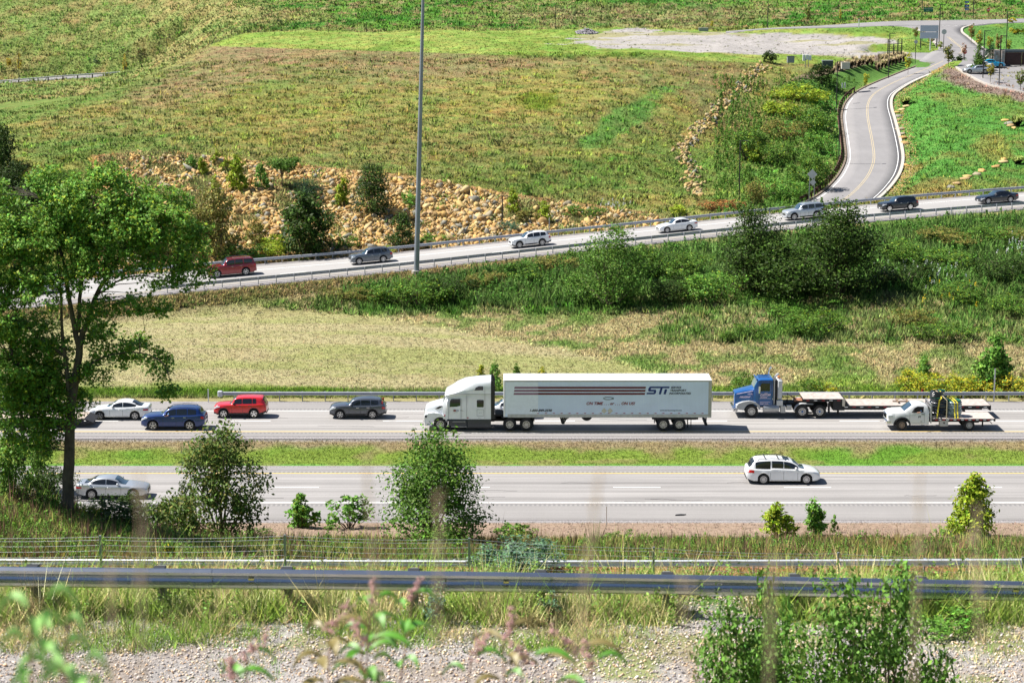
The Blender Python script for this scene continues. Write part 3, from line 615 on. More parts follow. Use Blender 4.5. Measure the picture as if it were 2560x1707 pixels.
    if 'sunroof' in S: cross('sunroof', S['sunroof'][0], S['sunroof'][1], M_GLASS, 0, .72, 2)
    def patch(bag, x0, x1, zlo, zhi, off=.012, n=8, both=True):
        for s in ((-1, 1) if both else (-1,)):
            rws = []
            for i in range(n+1):
                x = x0+(x1-x0)*i/n; a, c = zlo(x) if callable(zlo) else zlo, zhi(x) if callable(zhi) else zhi; c = max(c, a+.004)
                rws.append([(X(x), s*(side_y(x, a+(c-a)*f)+off), a+(c-a)*f) for f in (0, .33, .67, 1)])
            bag.loft(rws)
    for (x0, x1) in S['win']:
        for s in (-1, 1):
            bb = MB(); rws = []; N = 12
            for i in range(N+1):
                x = x0+(x1-x0)*i/N; a = interp(low, x)+.055; c = max(min(top(x)-.115, S.get('wtop', 9)), a+.003)
                rws.append([(X(x), s*(side_y(x, a+(c-a)*f)+.010), a+(c-a)*f) for f in (0, .5, 1)])
            bb.loft(rws).build('window', M_GLASS, t, smooth=60)
    for s in (-1, 1):
        for ax in (fa, ra): wheel_mesh('wheel', X(ax), s*(W/2-.02), rw, .23, t, s, S.get('rimf', .68), S.get('spk', 7), S.get('rim'))
        zt = interp(low, .25); q = MB(); d = S.get('hl', .16)
        def one(bag, x0, x1, zl, zh):
            rws = []
            for i in range(5):
                x = x0+(x1-x0)*i/4; a = zl(x); c = max(zh(x), a+.01); rws.append([(X(x)-.006, s*(side_y(x, a+(c-a)*f)+.012), a+(c-a)*f) for f in (0, .5, 1)])
            bag.loft(rws)
        one(q, .04, .52, lambda x: interp(low, x)-.06-d*(1-x/.9), lambda x: interp(low, x)-.05); q.build('headlight', M_HEAD, t, smooth=60)
        q = MB(); tz = S.get('tl', (.28, .12, .42)); one(q, L-tz[2], L-.03, lambda x: interp(low, min(x, L-.2))-tz[0], lambda x: interp(low, min(x, L-.2))-tz[0]+tz[1]+.0)
        if 'tpil' in S: x0, zz0, zz1 = S['tpil']; one(q, L-x0, L-x0+.12, lambda x: zz0, lambda x: zz1)
        q.build('taillight', M_TAIL, t, smooth=60)
        mx = S['mir']; q = MB(); z = interp(low, mx)+.1; y = side_y(mx, z-.05)
        q.box(X(mx)-.07, X(mx)+.08, min(s*(y), s*(y+.2)), max(s*y, s*(y+.2)), z-.08, z+.08, .03); q.build('mirror', S.get('mm', body), t, smooth=50)
    hm = M_CHROME if S.get('hc', 1) else M_BLACK
    for x0 in S['doors'][1]:
        for s in (-1, 1):
            q = MB(); z = interp(low, x0)-.13; y = side_y(x0, z); q.box(X(x0)-.11, X(x0)+.11, min(s*y, s*(y+.035)), max(s*y, s*(y+.035)), z-.018, z+.018, .008); q.build('door_handle', hm, t)
    q = MB()
    for x0 in S['doors'][0]: patch(q, x0-.008, x0+.008, lambda x: max(sill+.08, zbot(x)+.1), lambda x: interp(low, x)+.05, .004, 1)
    patch(q, fa+arch+.05, ra-arch-.05, sill+.09, sill+.10, .004, 6); q.build('seam_lines', M_SHUT, t)
    if clad:
        q = MB(); patch(q, fa+arch, ra-arch, sill, sill+.16, .012, 6); patch(q, .02, fa-arch, lambda x: zbot(x)+.005, lambda x: zbot(x)+.13, .012, 4); patch(q, ra+arch, L-.02, lambda x: zbot(x)+.005, lambda x: zbot(x)+.15, .012, 4)
        for ax in (fa, ra):
            for s in (-1, 1):
                rws = []
                for i in range(13):
                    th = math.pi*i/12; c_, s_ = math.cos(th), math.sin(th)
                    rws.append([(X(ax+c_*r_), s*(side_y(min(max(ax+c_*r_, 0), L), max(rw+s_*r_, sill))+.012), max(rw+s_*r_, sill)) for r_ in (arch-.01, arch+.075)])
                q.loft(rws)
        q.build('side_cladding', M_BLACK, t)
    q = MB(); h0 = hw(0)
    q.box(X(0)-.012, X(0)+.03, -h0*.62, h0*.62, S.get('gz', .5)-.09, S.get('gz', .5)+.11, .005); q.build('grille', S.get('gm', M_BLACK), t)
    q = MB(); q.box(X(0)-.02, X(0)+.02, -.16, .16, .36, .47); q.build('number_plate', M_PLATE, t); q = MB(); q.box(X(L)-.02, X(L)+.02, -.16, .16, S.get('pz', .78), S.get('pz', .78)+.12); q.build('number_plate', M_PLATE, t)
    q = MB(); q.box(X(0)-.008, X(0)+.05, -h0*.8, h0*.8, .30, .37, .01); q.build('bumper', M_BLACK, t, smooth=40); q = MB(); q.box(X(L)-.05, X(L)+.012, -h0*.9, h0*.9, sill+.08, sill+.26, .02); q.build('bumper', M_BLACK, t, smooth=40)
    if S.get('rack'):
        a, c = S['rack']
        for s in (-1, 1):
            q = MB(); yy = W/2*(tumble-.08); pts = [(X(a), s*yy, top(a)-.03), (X(a+.15), s*yy, top(a+.15)+.05), (X((a+c)/2), s*yy, top((a+c)/2)+.045), (X(c-.15), s*yy, top(c-.15)+.05), (X(c), s*yy, top(c)-.03)]; q.tube(pts, .022, 6); q.build('roof_rail', S.get('rackm', M_CHROME), t)
        if S.get('bars'):
            for bx in S['bars']:
                q = MB(); q.box(X(bx)-.03, X(bx)+.03, -W/2*(tumble-.08), W/2*(tumble-.08), top(bx)+.035, top(bx)+.065); q.build('cross_bar', M_BLACK, t)
    if S.get('ant'): q = MB(); q.tube([(X(S['ant']), 0, top(S['ant'])-.02), (X(S['ant'])+.12, 0, top(S['ant'])+.16)], .012, 5); q.build('aerial', M_BLACK, t)
    if S.get('spoil'): q = MB(); a = S['spoil']; q.box(X(a), X(a)+.22, -W/2*.62, W/2*.62, top(a)-.02, top(a)+.03, .012); q.build('rear_spoiler', body, t)
    return t
def sedan(L=4.85, W=1.84, Hh=1.46, k=0, **kw):
    f = L/4.85; h = Hh/1.46
    d = dict(L=L, W=W, fa=.93*f, ra=3.75*f, rw=.335, low=[(0, .52), (.04, .66), (.25, .77), (.8, .87), (1.4, .94), (2.2, .955), (3.4, .985), (4.2, 1.03), (4.65, 1.03), (4.82, .98), (4.85, .62)],
             roof=[(1.42, .98), (1.8, 1.17), (2.15, 1.35), (2.6, 1.45), (3.05, 1.455), (3.5, 1.38), (3.95, 1.23), (4.35, 1.06)], wind=(1.47, 2.2), rear=(3.5, 4.27), win=[(1.95, 2.75), (2.80, 3.85)], mir=1.95, doors=((1.75, 2.78, 3.72), (2.55, 3.5)), spk=7)
    d['low'] = [(x*f, z*h) for x, z in d['low']]; d['roof'] = [(x*f, z*h) for x, z in d['roof']]
    for q in ('wind', 'rear'): d[q] = tuple(v*f for v in d[q])
    d['win'] = [(a*f, b*f) for a, b in d['win']]; d['mir'] *= f; d['doors'] = (tuple(v*f for v in d['doors'][0]), tuple(v*f for v in d['doors'][1]))
    d.update(kw); return d
def suv(L=4.65, W=1.86, Hh=1.68, box=0, **kw):
    f = L/4.65; h = Hh/1.68
    low = [(0, .64), (.04, .88), (.2, .98), (.8, 1.06), (1.35, 1.09), (2.2, 1.07), (3.4, 1.09), (4.2, 1.13), (4.5, 1.12), (4.62, 1.0), (4.65, .7)]
    roof = [(1.3, 1.12), (1.65, 1.33), (2.0, 1.55), (2.4, 1.645), (3.0, 1.68), (3.6, 1.66), (4.1, 1.58), (4.3, 1.42), (4.52, 1.15)] if not box else [(1.38, 1.12), (1.62, 1.34), (1.86, 1.56), (2.2, 1.65), (3.0, 1.68), (3.9, 1.66), (4.3, 1.61), (4.45, 1.42), (4.6, 1.14)]
    d = dict(L=L, W=W, fa=.88*f, ra=3.55*f, rw=.365, sill=.28, low=[(x*f, z*h) for x, z in low], roof=[(x*f, z*h) for x, z in roof], wind=(1.37*f, 2.08*f) if not box else (1.4*f, 1.98*f), rear=(4.18*f, 4.48*f) if not box else (4.34*f, 4.55*f),
             win=[(1.85*f, 2.55*f), (2.62*f, 3.35*f), (3.43*f, 4.02*f if not box else 4.2*f)], mir=1.8*f, doors=((1.62*f, 2.58*f, 3.38*f), (2.35*f, 3.2*f)), clad=1, tl=(.3, .2, .3), pz=.9, gz=.68, tumble=.74, ant=0)
    d.update(kw); return d
def van(**kw):
    d = dict(L=5.15, W=2.0, fa=.98, ra=3.98, rw=.35, sill=.22, low=[(0, .55), (.04, .72), (.3, .86), (.8, .97), (1.2, 1.02), (2.2, 1.05), (3.4, 1.09), (3.5, 1.03), (4.6, 1.06), (5.0, 1.08), (5.12, .98), (5.15, .6)],
             roof=[(1.05, 1.04), (1.5, 1.3), (1.95, 1.56), (2.4, 1.68), (3.1, 1.735), (3.9, 1.72), (4.5, 1.65), (4.72, 1.5), (5.02, 1.12)], wind=(1.12, 1.95), rear=(4.6, 4.97), win=[(1.6, 2.55), (2.6, 3.4), (3.5, 4.55)], mir=1.72, doors=((1.6, 2.58, 3.5), (2.38, 2.78)),
             rack=(2.4, 4.4), rackm=M_BLACK, bars=(2.95, 3.85), sunroof=(2.15, 2.6), tl=(.26, .2, .5), spk=12, gz=.6, pz=.85, tumble=.76)
    d.update(kw); return d
def put_flat(t, S, pf, pr, py, flip=False, dyaw=0):
    Y = YZ(py, .04); x = xat((pf+pr)/2, Y, .04); t.location = (x, Y+S['W']/2, .045); t.rotation_euler = (0, 0, math.pi if flip else 0)
def put_ramp(t, S, pf, pr, py=None):
    p = (pf+pr)/2; a = ramp_pt(p-30, 0); b = ramp_pt(p+30, 0); c = ramp_pt(p, -S['W']/2+.0)
    yaw = math.atan2(b.y-a.y, b.x-a.x); pit = math.atan2(b.z-a.z, (b-a).xy.length)
    o = ramp_pt(p, S['W']/2*1.0+.1); t.location = (o.x, o.y, float(rampZ(p))+.05); t.rotation_euler = (0, -pit, yaw)
S = sedan(4.84, 1.84, 1.5, spk=5, rw=.34); put_flat(make_car('sedan_car', 'white sedan with dark spoked wheels beside the tree trunk, above the dark blue SUV', 'car', S, P_WHITE), S, 220, 372, 1050)
S = suv(5.0, 1.96, 1.77, rw=.38, clad=0, rack=(2.2, 4.3), spk=5, rimf=.7); SB = S; car_blue = make_car('suv_car', 'dark blue family SUV with silver roof rails in the lane nearest the median', 'car', S, P_BLUE); put_flat(car_blue, S, 352, 512, 1075.5)
S = suv(4.24, 1.8, 1.69, box=1, rw=.36, spk=5, ant=3.9, low=[(0, .66), (.03, .9), (.2, 1.0), (.7, 1.05), (1.2, 1.08), (2, 1.1), (3.1, 1.12), (3.85, 1.14), (4.12, 1.13), (4.21, 1.0), (4.24, .7)], rim=M_CHROME, tl=(.26, .18, .16), win=[(1.68, 2.28), (2.34, 3.08), (3.14, 3.42)], hc=0, mm=M_BLACK); put_flat(make_car('suv_car', 'bright red boxy small SUV with black lower trim under the end of the guardrail', 'car', S, P_RED), S, 534, 666, 1045.5)
S = suv(4.53, 1.82, 1.65, rw=.35, spk=6, tl=(.3, .16, .3), tpil=(.34, 1.02, 1.42), wtop=1.5); put_flat(make_car('suv_car', 'dark grey SUV with tall red tail lamps driving left ahead of the white semi truck', 'car', S, P_GREY), S, 823, 965, 1047.5)
S = sedan(4.7, 1.8, 1.48); put_flat(make_car('sedan_car', 'white car seen only in the gap between the white truck cab and its trailer', 'car', S, P_WHITE), S, 1190, 1338, 1047)
S = sedan(4.85, 1.84, 1.45, spk=10); put_flat(make_car('sedan_car', 'silver sedan driving right on the near carriageway behind the tree trunk and dark bushes', 'car', S, P_SILV), S, 190, 366, 1248, True)
S = van(); put_flat(make_car('minivan_car', 'white minivan with roof rack and sunroof driving right on the near carriageway', 'minivan', S, P_WHITE), S, 1868, 2050, 1210.5, True)
S = sedan(4.7, 1.8, 1.47, spk=9); put_ramp(make_car('sedan_car', 'white car on the ramp almost hidden behind the crown of the big tree', 'car', S, P_WHITE), S, 56, 160)
S = suv(5.3, 2.02, 1.92, box=1, rw=.41, clad=0, spk=6, tumble=.8, rack=(2.2, 4.6), fa=1.0, ra=4.1, win=[(2.1, 2.95), (3.02, 3.85), (3.98, 4.9)]); put_ramp(make_car('suv_car', 'large deep red SUV on the ramp beside the right edge of the big tree', 'car', S, P_MAROON), S, 517, 641)
S = suv(4.7, 1.84, 1.67, rw=.37, clad=0, spk=10, rack=(2.2, 4.1)); put_ramp(make_car('suv_car', 'slate grey SUV on the ramp just left of the tall mast', 'car', S, P_SLATE), S, 874, 981)
S = suv(4.62, 1.86, 1.68, rw=.37, spk=9, sunroof=(2.2, 2.7), tpil=(.3, 1.1, 1.3)); put_ramp(make_car('suv_car', 'white SUV with black lower trim on the ramp in front of the rock slope', 'car', S, P_WHITE), S, 1273, 1377)
S = sedan(4.62, 1.78, 1.5, spk=12); put_ramp(make_car('sedan_car', 'white sedan on the ramp between the white SUV and the dark trees', 'car', S, P_WHITE), S, 1641, 1743)
S = suv(4.83, 1.92, 1.82, box=1, rw=.4, spk=6, rack=(2.3, 4.3), tumble=.8, gm=M_BLACK); put_ramp(make_car('suv_car', 'silver off-road SUV with roof rack on the ramp, its rear hidden by a dark tree', 'car', S, P_SILV), S, 1956, 2062)
S = suv(4.6, 1.88, 1.66, rw=.38, spk=12, rim=M_CHROME); put_ramp(make_car('suv_car', 'black SUV with bright wheels on the ramp below the end of the winding road', 'car', S, P_BLK), S, 2195, 2294)
S = sedan(4.93, 1.88, 1.45, spk=10, rw=.36); put_ramp(make_car('sedan_car', 'black sedan on the ramp at the right edge of the photo', 'car', S, P_BLK), S, 2439, 2544)
def put_park(t, px, py, Y, yaw): p = PY(px, py, Y); t.location = (p.x, p.y, float(gz(p.x, p.y))+.14); t.rotation_euler = (0, 0, yaw)
S = sedan(4.63, 1.8, 1.4); put_park(make_car('coupe_car', 'silver coupe parked nose to the left at the edge of the car park', 'car', S, P_SILV), 2441, 188, 343, R(2))
S = sedan(4.6, 1.8, 1.44, clad=0); put_park(make_car('sedan_car', 'white car parked between the silver coupe and the bright blue car', 'car', S, P_WHITE), 2449, 178, 347.5, R(-3))
S = sedan(4.6, 1.8, 1.44); put_park(make_car('sedan_car', 'bright blue car parked against the stone enclosure wall', 'car', S, P_SKY), 2478, 172, 350.5, R(186))
# ------------------------------------------------------------------ trucks
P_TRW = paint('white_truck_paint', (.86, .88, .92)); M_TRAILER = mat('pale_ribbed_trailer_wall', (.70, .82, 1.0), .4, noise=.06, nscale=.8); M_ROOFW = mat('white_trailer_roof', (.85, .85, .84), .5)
M_DKGREY = mat('dark_grey_fairing', (.035, .042, .055), .4, coat=.3); M_MAROON = mat('maroon_stripe', (.13, .003, .014), .5); M_NAVY = mat('navy_lettering', (.004, .03, .18), .5); M_INK = mat('black_lettering', (.008, .008, .012), .6); M_CRIM = mat('crimson_lettering', (.24, .004, .014), .5)
M_PINK = mat('pale_pink_lettering', (.72, .6, .74), .5); M_CREAM = mat('cream_placard', (.6, .58, .48), .6); M_FRAME = mat('black_truck_frame', (.015, .015, .018), .7)
M_WOOD = mat('weathered_deck_planks', (.46, .40, .36), .85, noise=.25, nscale=3); M_REFL = mat('red_reflector_tape', (.4, .02, .03), .5); M_WREF = mat('white_reflector_tape', (.75, .75, .75), .5); M_GFEND = mat('pale_grey_fender', (.42, .43, .44), .5)
def truck_wheel(t, x, W, r=.52, dual=False, hub=None, rimm=None, name='wheel', rimf=.56):
    for s in (-1, 1):
        w_ = wheel_mesh(name, x, s*W/2, r, .6 if dual else .3, t, s, rimf, 10, rimm or M_ALLOY)
        if hub: q = MB(); q.lathe((x, s*(W/2+.0), r), [(-s*.05, r*.2), (s*.05, r*.17), (s*.06, .01)], 14); q.build('hub_cap', hub, t, smooth=40)
def cabloft(secs, name, m, t, n0=0):
    """secs: (x, zbottom, zside, zcentre, half width bottom, half width top)"""
    rws = []
    for x, zb, zs, zc, hb, ht in secs:
        P = [(hb, zb), (hb, zb+(zs-zb)*.5), (hb+(ht-hb)*.6, zb+(zs-zb)*.85), (ht, zs), (ht*.93, zs+(zc-zs)*.55), (ht*.75, zs+(zc-zs)*.9), (ht*.4, zc), (0, zc)]
        rws.append([(x, -y, z) for y, z in P]+[(x, y, z) for y, z in reversed(P[:-1])])
    b = MB(); b.loft(rws); n = len(rws[0]); b.add(rws[0], [tuple(range(n))]); b.add(rws[-1], [tuple(range(n-1, -1, -1))]); return b.build(name, m, t, smooth=35)
def cabwind(secs, x0, x1, m, t, k=.93, j0=3):
    xs = [c[0] for c in secs]; rws = []
    for i in range(7):
        x = x0+(x1-x0)*i/6; zb, zs, zc, hb, ht = [float(np.interp(x, xs, [c[q_] for c in secs])) for q_ in range(1, 6)]
        P = [(ht, zs), (ht*.93, zs+(zc-zs)*.55), (ht*.75, zs+(zc-zs)*.9), (ht*.4, zc), (0, zc)]
        rws.append([(x-.025, -y*k, z+.02) for y, z in P]+[(x-.025, y*k, z+.02) for y, z in reversed(P[:-1])])
    q = MB(); q.loft(rws); q.build('windshield', m, t, smooth=60)
def poly_side(name, poly, y, m, t, th=.02, rnd=0):
    for s in (-1, 1): q = MB(); q.prism(poly, s*y, s*(y+th)); q.build(name, m, t)
def rrect(x0, x1, z0, z1, r=.07, n=4):
    P = []
    for cx, cz, a0 in ((x1-r, z0+r, -90), (x1-r, z1-r, 0), (x0+r, z1-r, 90), (x0+r, z0+r, 180)):
        for i in range(n+1): a = R(a0+90*i/n); P.append((cx+r*math.cos(a), cz+r*math.sin(a)))
    return P
# white semi tractor: x from the front bumper, near side at y = -1.22
t = empty('semi_tractor'); tag(t, 'white sleeper cab truck with tall roof fairing pulling the long white trailer', 'truck')
cabloft([(.06, .75, 1.55, 1.66, .72, .62), (.12, .72, 1.72, 1.82, .82, .72), (.4, .7, 1.85, 1.98, .88, .80), (1.0, .7, 2.02, 2.14, .96, .86), (1.5, .7, 2.14, 2.24, 1.05, .92), (1.72, .7, 2.2, 2.27, 1.15, .95)], 'hood', P_TRW, t)
SC1 = [(1.46, .95, 2.16, 2.22, 1.16, 1.08), (1.6, .95, 2.46, 2.54, 1.2, 1.05), (1.76, .95, 2.82, 2.88, 1.22, 1.06), (2.0, .95, 2.95, 3.0, 1.22, 1.14), (5.2, .95, 2.95, 3.0, 1.25, 1.2)]
cabloft(SC1, 'cab', P_TRW, t); cabwind(SC1, 1.47, 1.75, M_WIND, t)
cabloft([(1.60, 2.80, 2.84, 2.88, 1.0, .95), (1.66, 2.76, 2.92, 3.02, 1.16, 1.06), (1.75, 2.70, 3.0, 3.14, 1.2, 1.02), (2.2, 2.78, 3.12, 3.4, 1.2, .95), (2.6, 2.85, 3.3, 3.68, 1.21, .97), (3.2, 2.9, 3.6, 3.92, 1.22, 1.02), (4.0, 2.92, 3.82, 4.02, 1.24, 1.1), (5.2, 2.92, 3.93, 4.08, 1.26, 1.2)], 'roof_fairing', P_TRW, t)
q = MB(); q.prism([(5.2, .95), (5.48, .95), (5.50, 3.6), (5.36, 4.02), (5.2, 4.0)], -1.27, -1.18); q.prism([(5.2, .95), (5.48, .95), (5.50, 3.6), (5.36, 4.02), (5.2, 4.0)], 1.18, 1.27); q.box(5.2, 5.3, -1.18, 1.18, 1, 3.9); q.build('side_extender', M_BLACK, t)
poly_side('door_window', [(1.98, 1.92), (2.78, 1.95), (2.82, 2.05), (2.80, 2.56), (2.12, 2.56), (2.02, 2.4)], 1.205, M_GLASS, t); poly_side('sleeper_window', rrect(4.1, 4.64, 1.9, 2.48), 1.225, M_GLASS, t)
poly_side('skylight_window', [(3.92, 3.24), (4.6, 3.26), (4.6, 3.58), (4.25, 3.58), (4.02, 3.46)], 1.232, M_GLASS, t)
q = MB(); 
for a in ([(1.88, 1.0), (1.9, 1.0), (1.9, 2.6), (1.88, 2.6)], [(2.86, 1.0), (2.88, 1.0), (2.88, 2.6), (2.86, 2.6)], [(3.3, 1.), (3.315, 1.), (3.315, 2.9), (3.3, 2.9)], [(4.72, 1.0), (4.735, 1.), (4.735, 3.6), (4.72, 3.6)], [(2.0, 2.94), (5.2, 2.94), (5.2, 2.96), (2.0, 2.96)]): q.prism(a, -1.262, -1.21)
for a in ((4.1, 4.63, 1.2, 1.215), (4.1, 4.63, 1.72, 1.735), (4.1, 4.115, 1.2, 1.73), (4.62, 4.635, 1.2, 1.73)): q.box(a[0], a[1], -1.262, -1.21, a[2], a[3])
q.build('seam_lines', mat('grey_panel_gap', (.25, .26, .28), .6), t)
q = MB(); q.prism([(.85, 1.72), (1.1, 1.72), (1.42, 1.9), (1.42, 1.96), (1.15, 1.92)], -1.0, -.8); q.build('air_intake', M_BLACK, t)
for s in (-1, 1):
    q = MB(); P = []
    out = [(0.02, .55), (0, 1.0), (.05, 1.25), (.35, 1.42), (.75, 1.46), (1.25, 1.38), (1.6, 1.2), (1.78, .95), (1.85, .35), (1.72, .35)]; inn = [(1.24+.62*math.cos(a), .52+.62*math.sin(a)) for a in np.linspace(.1, math.pi-.1, 14)]
    y0, y1 = s*.78, s*1.22; q.prism(out+inn+[(.55, .42), (.1, .42)], min(y0, y1), max(y0, y1)); q.build('front_fender', P_TRW, t)
    q = MB(); q.box(.0, .25, min(s*.7, s*1.22), max(s*.7, s*1.22), 1.02, 1.32, .05); q.build('headlight', M_HEAD, t)
    q = MB(); q.box(1.72, 1.9, min(s*1.32, s*1.5), max(s*1.32, s*1.5), 1.78, 2.5, .05); q.build('mirror', P_TRW, t, smooth=50)
    q = MB(); q.box(1.88, 3.35, min(s*1.0, s*1.24), max(s*1.0, s*1.24), .38, .93, .06); q.box(3.35, 5.2, min(s*1.0, s*1.25), max(s*1.0, s*1.25), .3, .95, .02); q.box(3.25, 5.45, min(s*1.0, s*1.2), max(s*1.0, s*1.2), .25, .34); q.build('side_fairing', M_DKGREY, t)
    q = MB(); q.box(2.1, 3.3, min(s*1.2, s*1.3), max(s*1.2, s*1.3), .34, .39); q.box(2.2, 3.2, min(s*1.2, s*1.28), max(s*1.2, s*1.28), .74, .78); q.build('cab_step', M_ALUM, t)
q = MB(); q.box(.0, .5, -1.15, 1.15, .38, .68, .06); q.build('front_bumper', P_TRW, t, smooth=50)
q = MB(); q.box(-.01, .08, -.55, .55, .75, 1.5, .02); q.build('grille', M_CHROME, t)
q = MB(); q.box(.5, 8.6, -.45, .45, .62, .95); q.box(5.6, 8.4, -.9, .9, .9, 1.12); q.box(8.45, 8.52, -1.2, 1.2, .35, 1.1); q.box(6.0, 8.5, -1.15, -.6, 1.04, 1.12); q.box(6.0, 8.5, .6, 1.15, 1.04, 1.12); q.box(5.5, 6.1, -.9, .9, .9, 1.25); q.build('chassis', M_FRAME, t)
for x in (1.24,): truck_wheel(t, x, 2.34, .52)
for x in (6.66, 7.96): truck_wheel(t, x, 2.5, .52, True)
q = MB(); q.cur = 0; y = -1.262
q.box(2.28, 2.47, y, -1.24, 1.58, 1.70); q.cur = 1; q.text('STI', .14, (2.5, y, 1.585), bold=.004); q.cur = 2; q.text('SERVICE\nTRANSPORT', .05, (2.8, y, 1.66)); q.text('USDOT 247 5901', .05, (2.28, y, 1.48)); q.cur = 1; q.text('1071', .13, (.2, -1.232, .5), bold=.003, shear=.2); q.cur = 2; q.text('ON TIME', .055, (4.25, y, 1.45)); q.text('GHG 1071', .05, (4.2, y, 1.04)); q.cur = 3; q.box(3.33, 3.46, y, -1.24, 1.03, 1.1); q.box(1.55, 1.62, -1.235, -1.1, 1.15, 1.3)
q.build('door_lettering', [M_CRIM, M_NAVY, M_INK, M_REFL], t, recalc=False)
YT = YZ(1077.5, .04)+1.25; t.location = (xat(1061, YT-1.25, .04), YT, .045)
# trailer: own thing, x from its front
TL = 16.15; tr = empty('box_trailer'); tag(tr, 'long white box trailer with three maroon stripes and blue STI logo', 'trailer')
q = MB(); q.box(0, TL, -1.29, 1.29, 1.14, 4.02); q.cur = 1
for i in range(150): x = .12+i*.1065; q.box(x, x+.018, -1.297, -1.285, 1.36, 3.94)
q.cur = 0
for i in range(14): x = .35+i*1.17; q.box(x, x+.035, -1.302, -1.28, 1.36, 3.95)
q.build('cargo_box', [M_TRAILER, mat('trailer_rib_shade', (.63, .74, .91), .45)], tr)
q = MB(); q.box(-.02, TL+.01, -1.30, 1.30, 4.02, 4.07, .01); q.build('roof', M_ROOFW, tr)
q = MB(); q.box(0, TL+.02, -1.305, -1.28, 3.94, 4.03); q.box(0, TL+.02, 1.28, 1.305, 3.94, 4.03); q.build('top_rail', M_ALUM, tr)
q = MB(); q.box(.3, TL+.02, -1.305, -1.27, 1.1, 1.36); q.box(.3, TL+.02, 1.27, 1.305, 1.1, 1.36)
for i in range(110): x = .5+i*.142; q.box(x, x+.03, -1.315, -1.3, 1.14, 1.2)
q.build('bottom_rail', mat('grey_side_rail', (.5, .52, .54), .45, .3, noise=.15, nscale=4), tr)
q = MB(); q.box(TL-.22, TL+.03, -1.31, 1.31, 1.1, 4.06); q.build('rear_door_frame', M_ALUM, tr)
q = MB(); q.box(-.03, .12, -1.31, 1.31, 1.15, 4.03, .02); q.build('front_corner_post', P_TRW, tr)
q = MB()
for k in range(22): x = 2.6+k*.61; q.cur = 0; q.box(x, x+.16, -1.312, -1.29, 1.42, 1.46); q.cur = 1; q.box(x-.12, x-.02, -1.31, -1.29, 1.42, 1.46)
q.build('reflector_tape', [M_REFL, M_WREF], tr)
q = MB()
for k, (x0, z) in enumerate(((.82, 3.40), (.79, 3.155), (.76, 2.91))): q.prism([(x0, z), (11.02-.03*k, z), (11.06-.03*k, z+.145), (x0+.04, z+.145)], -1.312, -1.295)
q.build('stripe', M_MAROON, tr)
q = MB()
for x0, z in ((.82, 3.40), (.79, 3.155), (.76, 2.91)): q.box(x0+.05, 2.68, -1.3145, -1.3125, z-.002, z+.147)
q.build('faded_stripe_end', mat('faded_mauve_stripe', (.26, .12, .20), .5), tr)
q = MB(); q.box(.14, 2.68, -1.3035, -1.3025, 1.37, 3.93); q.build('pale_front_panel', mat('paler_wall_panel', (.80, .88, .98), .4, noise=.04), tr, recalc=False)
q = MB(); y = -1.312
def slant(P, sh=.28): return [(x+(z-2.95)*sh, z) for x, z in P]
def arcp(cx, cz, r, a0, a1, n=6): return [(cx+r*math.cos(R(a0+(a1-a0)*i/n)), cz+r*math.sin(R(a0+(a1-a0)*i/n))) for i in range(n+1)]
Spoly = [(11.1, 2.95)]+arcp(11.66, 3.09, .14, -90, 0)+arcp(11.66, 3.19, .12, 0, 90)+[(11.36, 3.31)]+arcp(11.36, 3.36, .05, 270, 180, 3)+arcp(11.36, 3.385, .05, 180, 90, 3)+[(12.72, 3.435), (12.72, 3.56), (11.3, 3.56)]+arcp(11.27, 3.42, .14, 90, 180)+arcp(11.27, 3.31, .14, 180, 270)+[(11.6, 3.17)]+arcp(11.6, 3.12, .045, 90, -90, 4)+[(11.1, 3.075)]
q.prism(slant(Spoly), y, -1.296); q.prism(slant([(12.05, 2.95), (12.22, 2.95), (12.22, 3.44), (12.05, 3.44)]), y, -1.296); q.prism(slant([(12.42, 2.95), (12.6, 2.95), (12.6, 3.34), (12.42, 3.34)]), y, -1.296)
q.build('blue_logo', M_NAVY, tr)
q = MB(); q.cur = 0
for k, s_ in enumerate(('SERVICE', 'TRANSPORT', 'INCORPORATED')): q.text(s_, .22, (12.98-.06*k, y, 3.41-k*.235), shear=.25, bold=.006)
q.text('1-800-849-2590', .27, (1.98, y, 1.57), shear=.3, bold=.008); q.text('www.servicetransport.com', .155, (12.15, y, 1.62), shear=.2, bold=.002)
q.cur = 1; q.text('ON TIME . . . or . . . ON US!', .32, (6.4, y, 2.11), shear=.3, bold=.008)
q.cur = 0; P1 = [(8.0+.36*math.cos(a), y, 2.62+.10*math.sin(a)) for a in np.linspace(.35, 2*math.pi-.35, 24)]; P1 = [(8.62, y, 2.54)]+P1[::-1][:0]+P1+[(8.5, y, 2.70)]
P1 = [(8.56, y, 2.68)]+[(8.12+.36*math.cos(a), y, 2.62-.10*math.sin(a)) for a in np.linspace(.3, 2*math.pi-.3, 24)]+[(8.56, y, 2.56)]; q.tube(P1, .018, 4)
q.build('lettering', [M_INK, M_CRIM], tr, recalc=False)
q = MB()
for cx in (7.82, 8.28): q.prism([(cx-.22, 1.63), (cx, 1.41), (cx+.22, 1.63), (cx, 1.86)], -1.31, -1.296)
q.build('placard_holder', M_CREAM, tr)
q = MB(); q.box(.6, 3.0, -.6, .6, 1.0, 1.12); q.box(11.6, 15.2, -.9, .9, .85, 1.12); q.box(11.7, 15.0, -1.2, -1.05, .9, 1.12)
q.box(15.75, 15.85, -1.0, -.9, .45, 1.1); q.box(15.75, 15.85, .9, 1.0, .45, 1.1); q.box(15.7, 15.9, -1.15, 1.15, .42, .55); q.box(14.6, 14.65, -1.1, -.9, .3, 1.0); q.build('underframe', M_FRAME, tr)
q = MB()
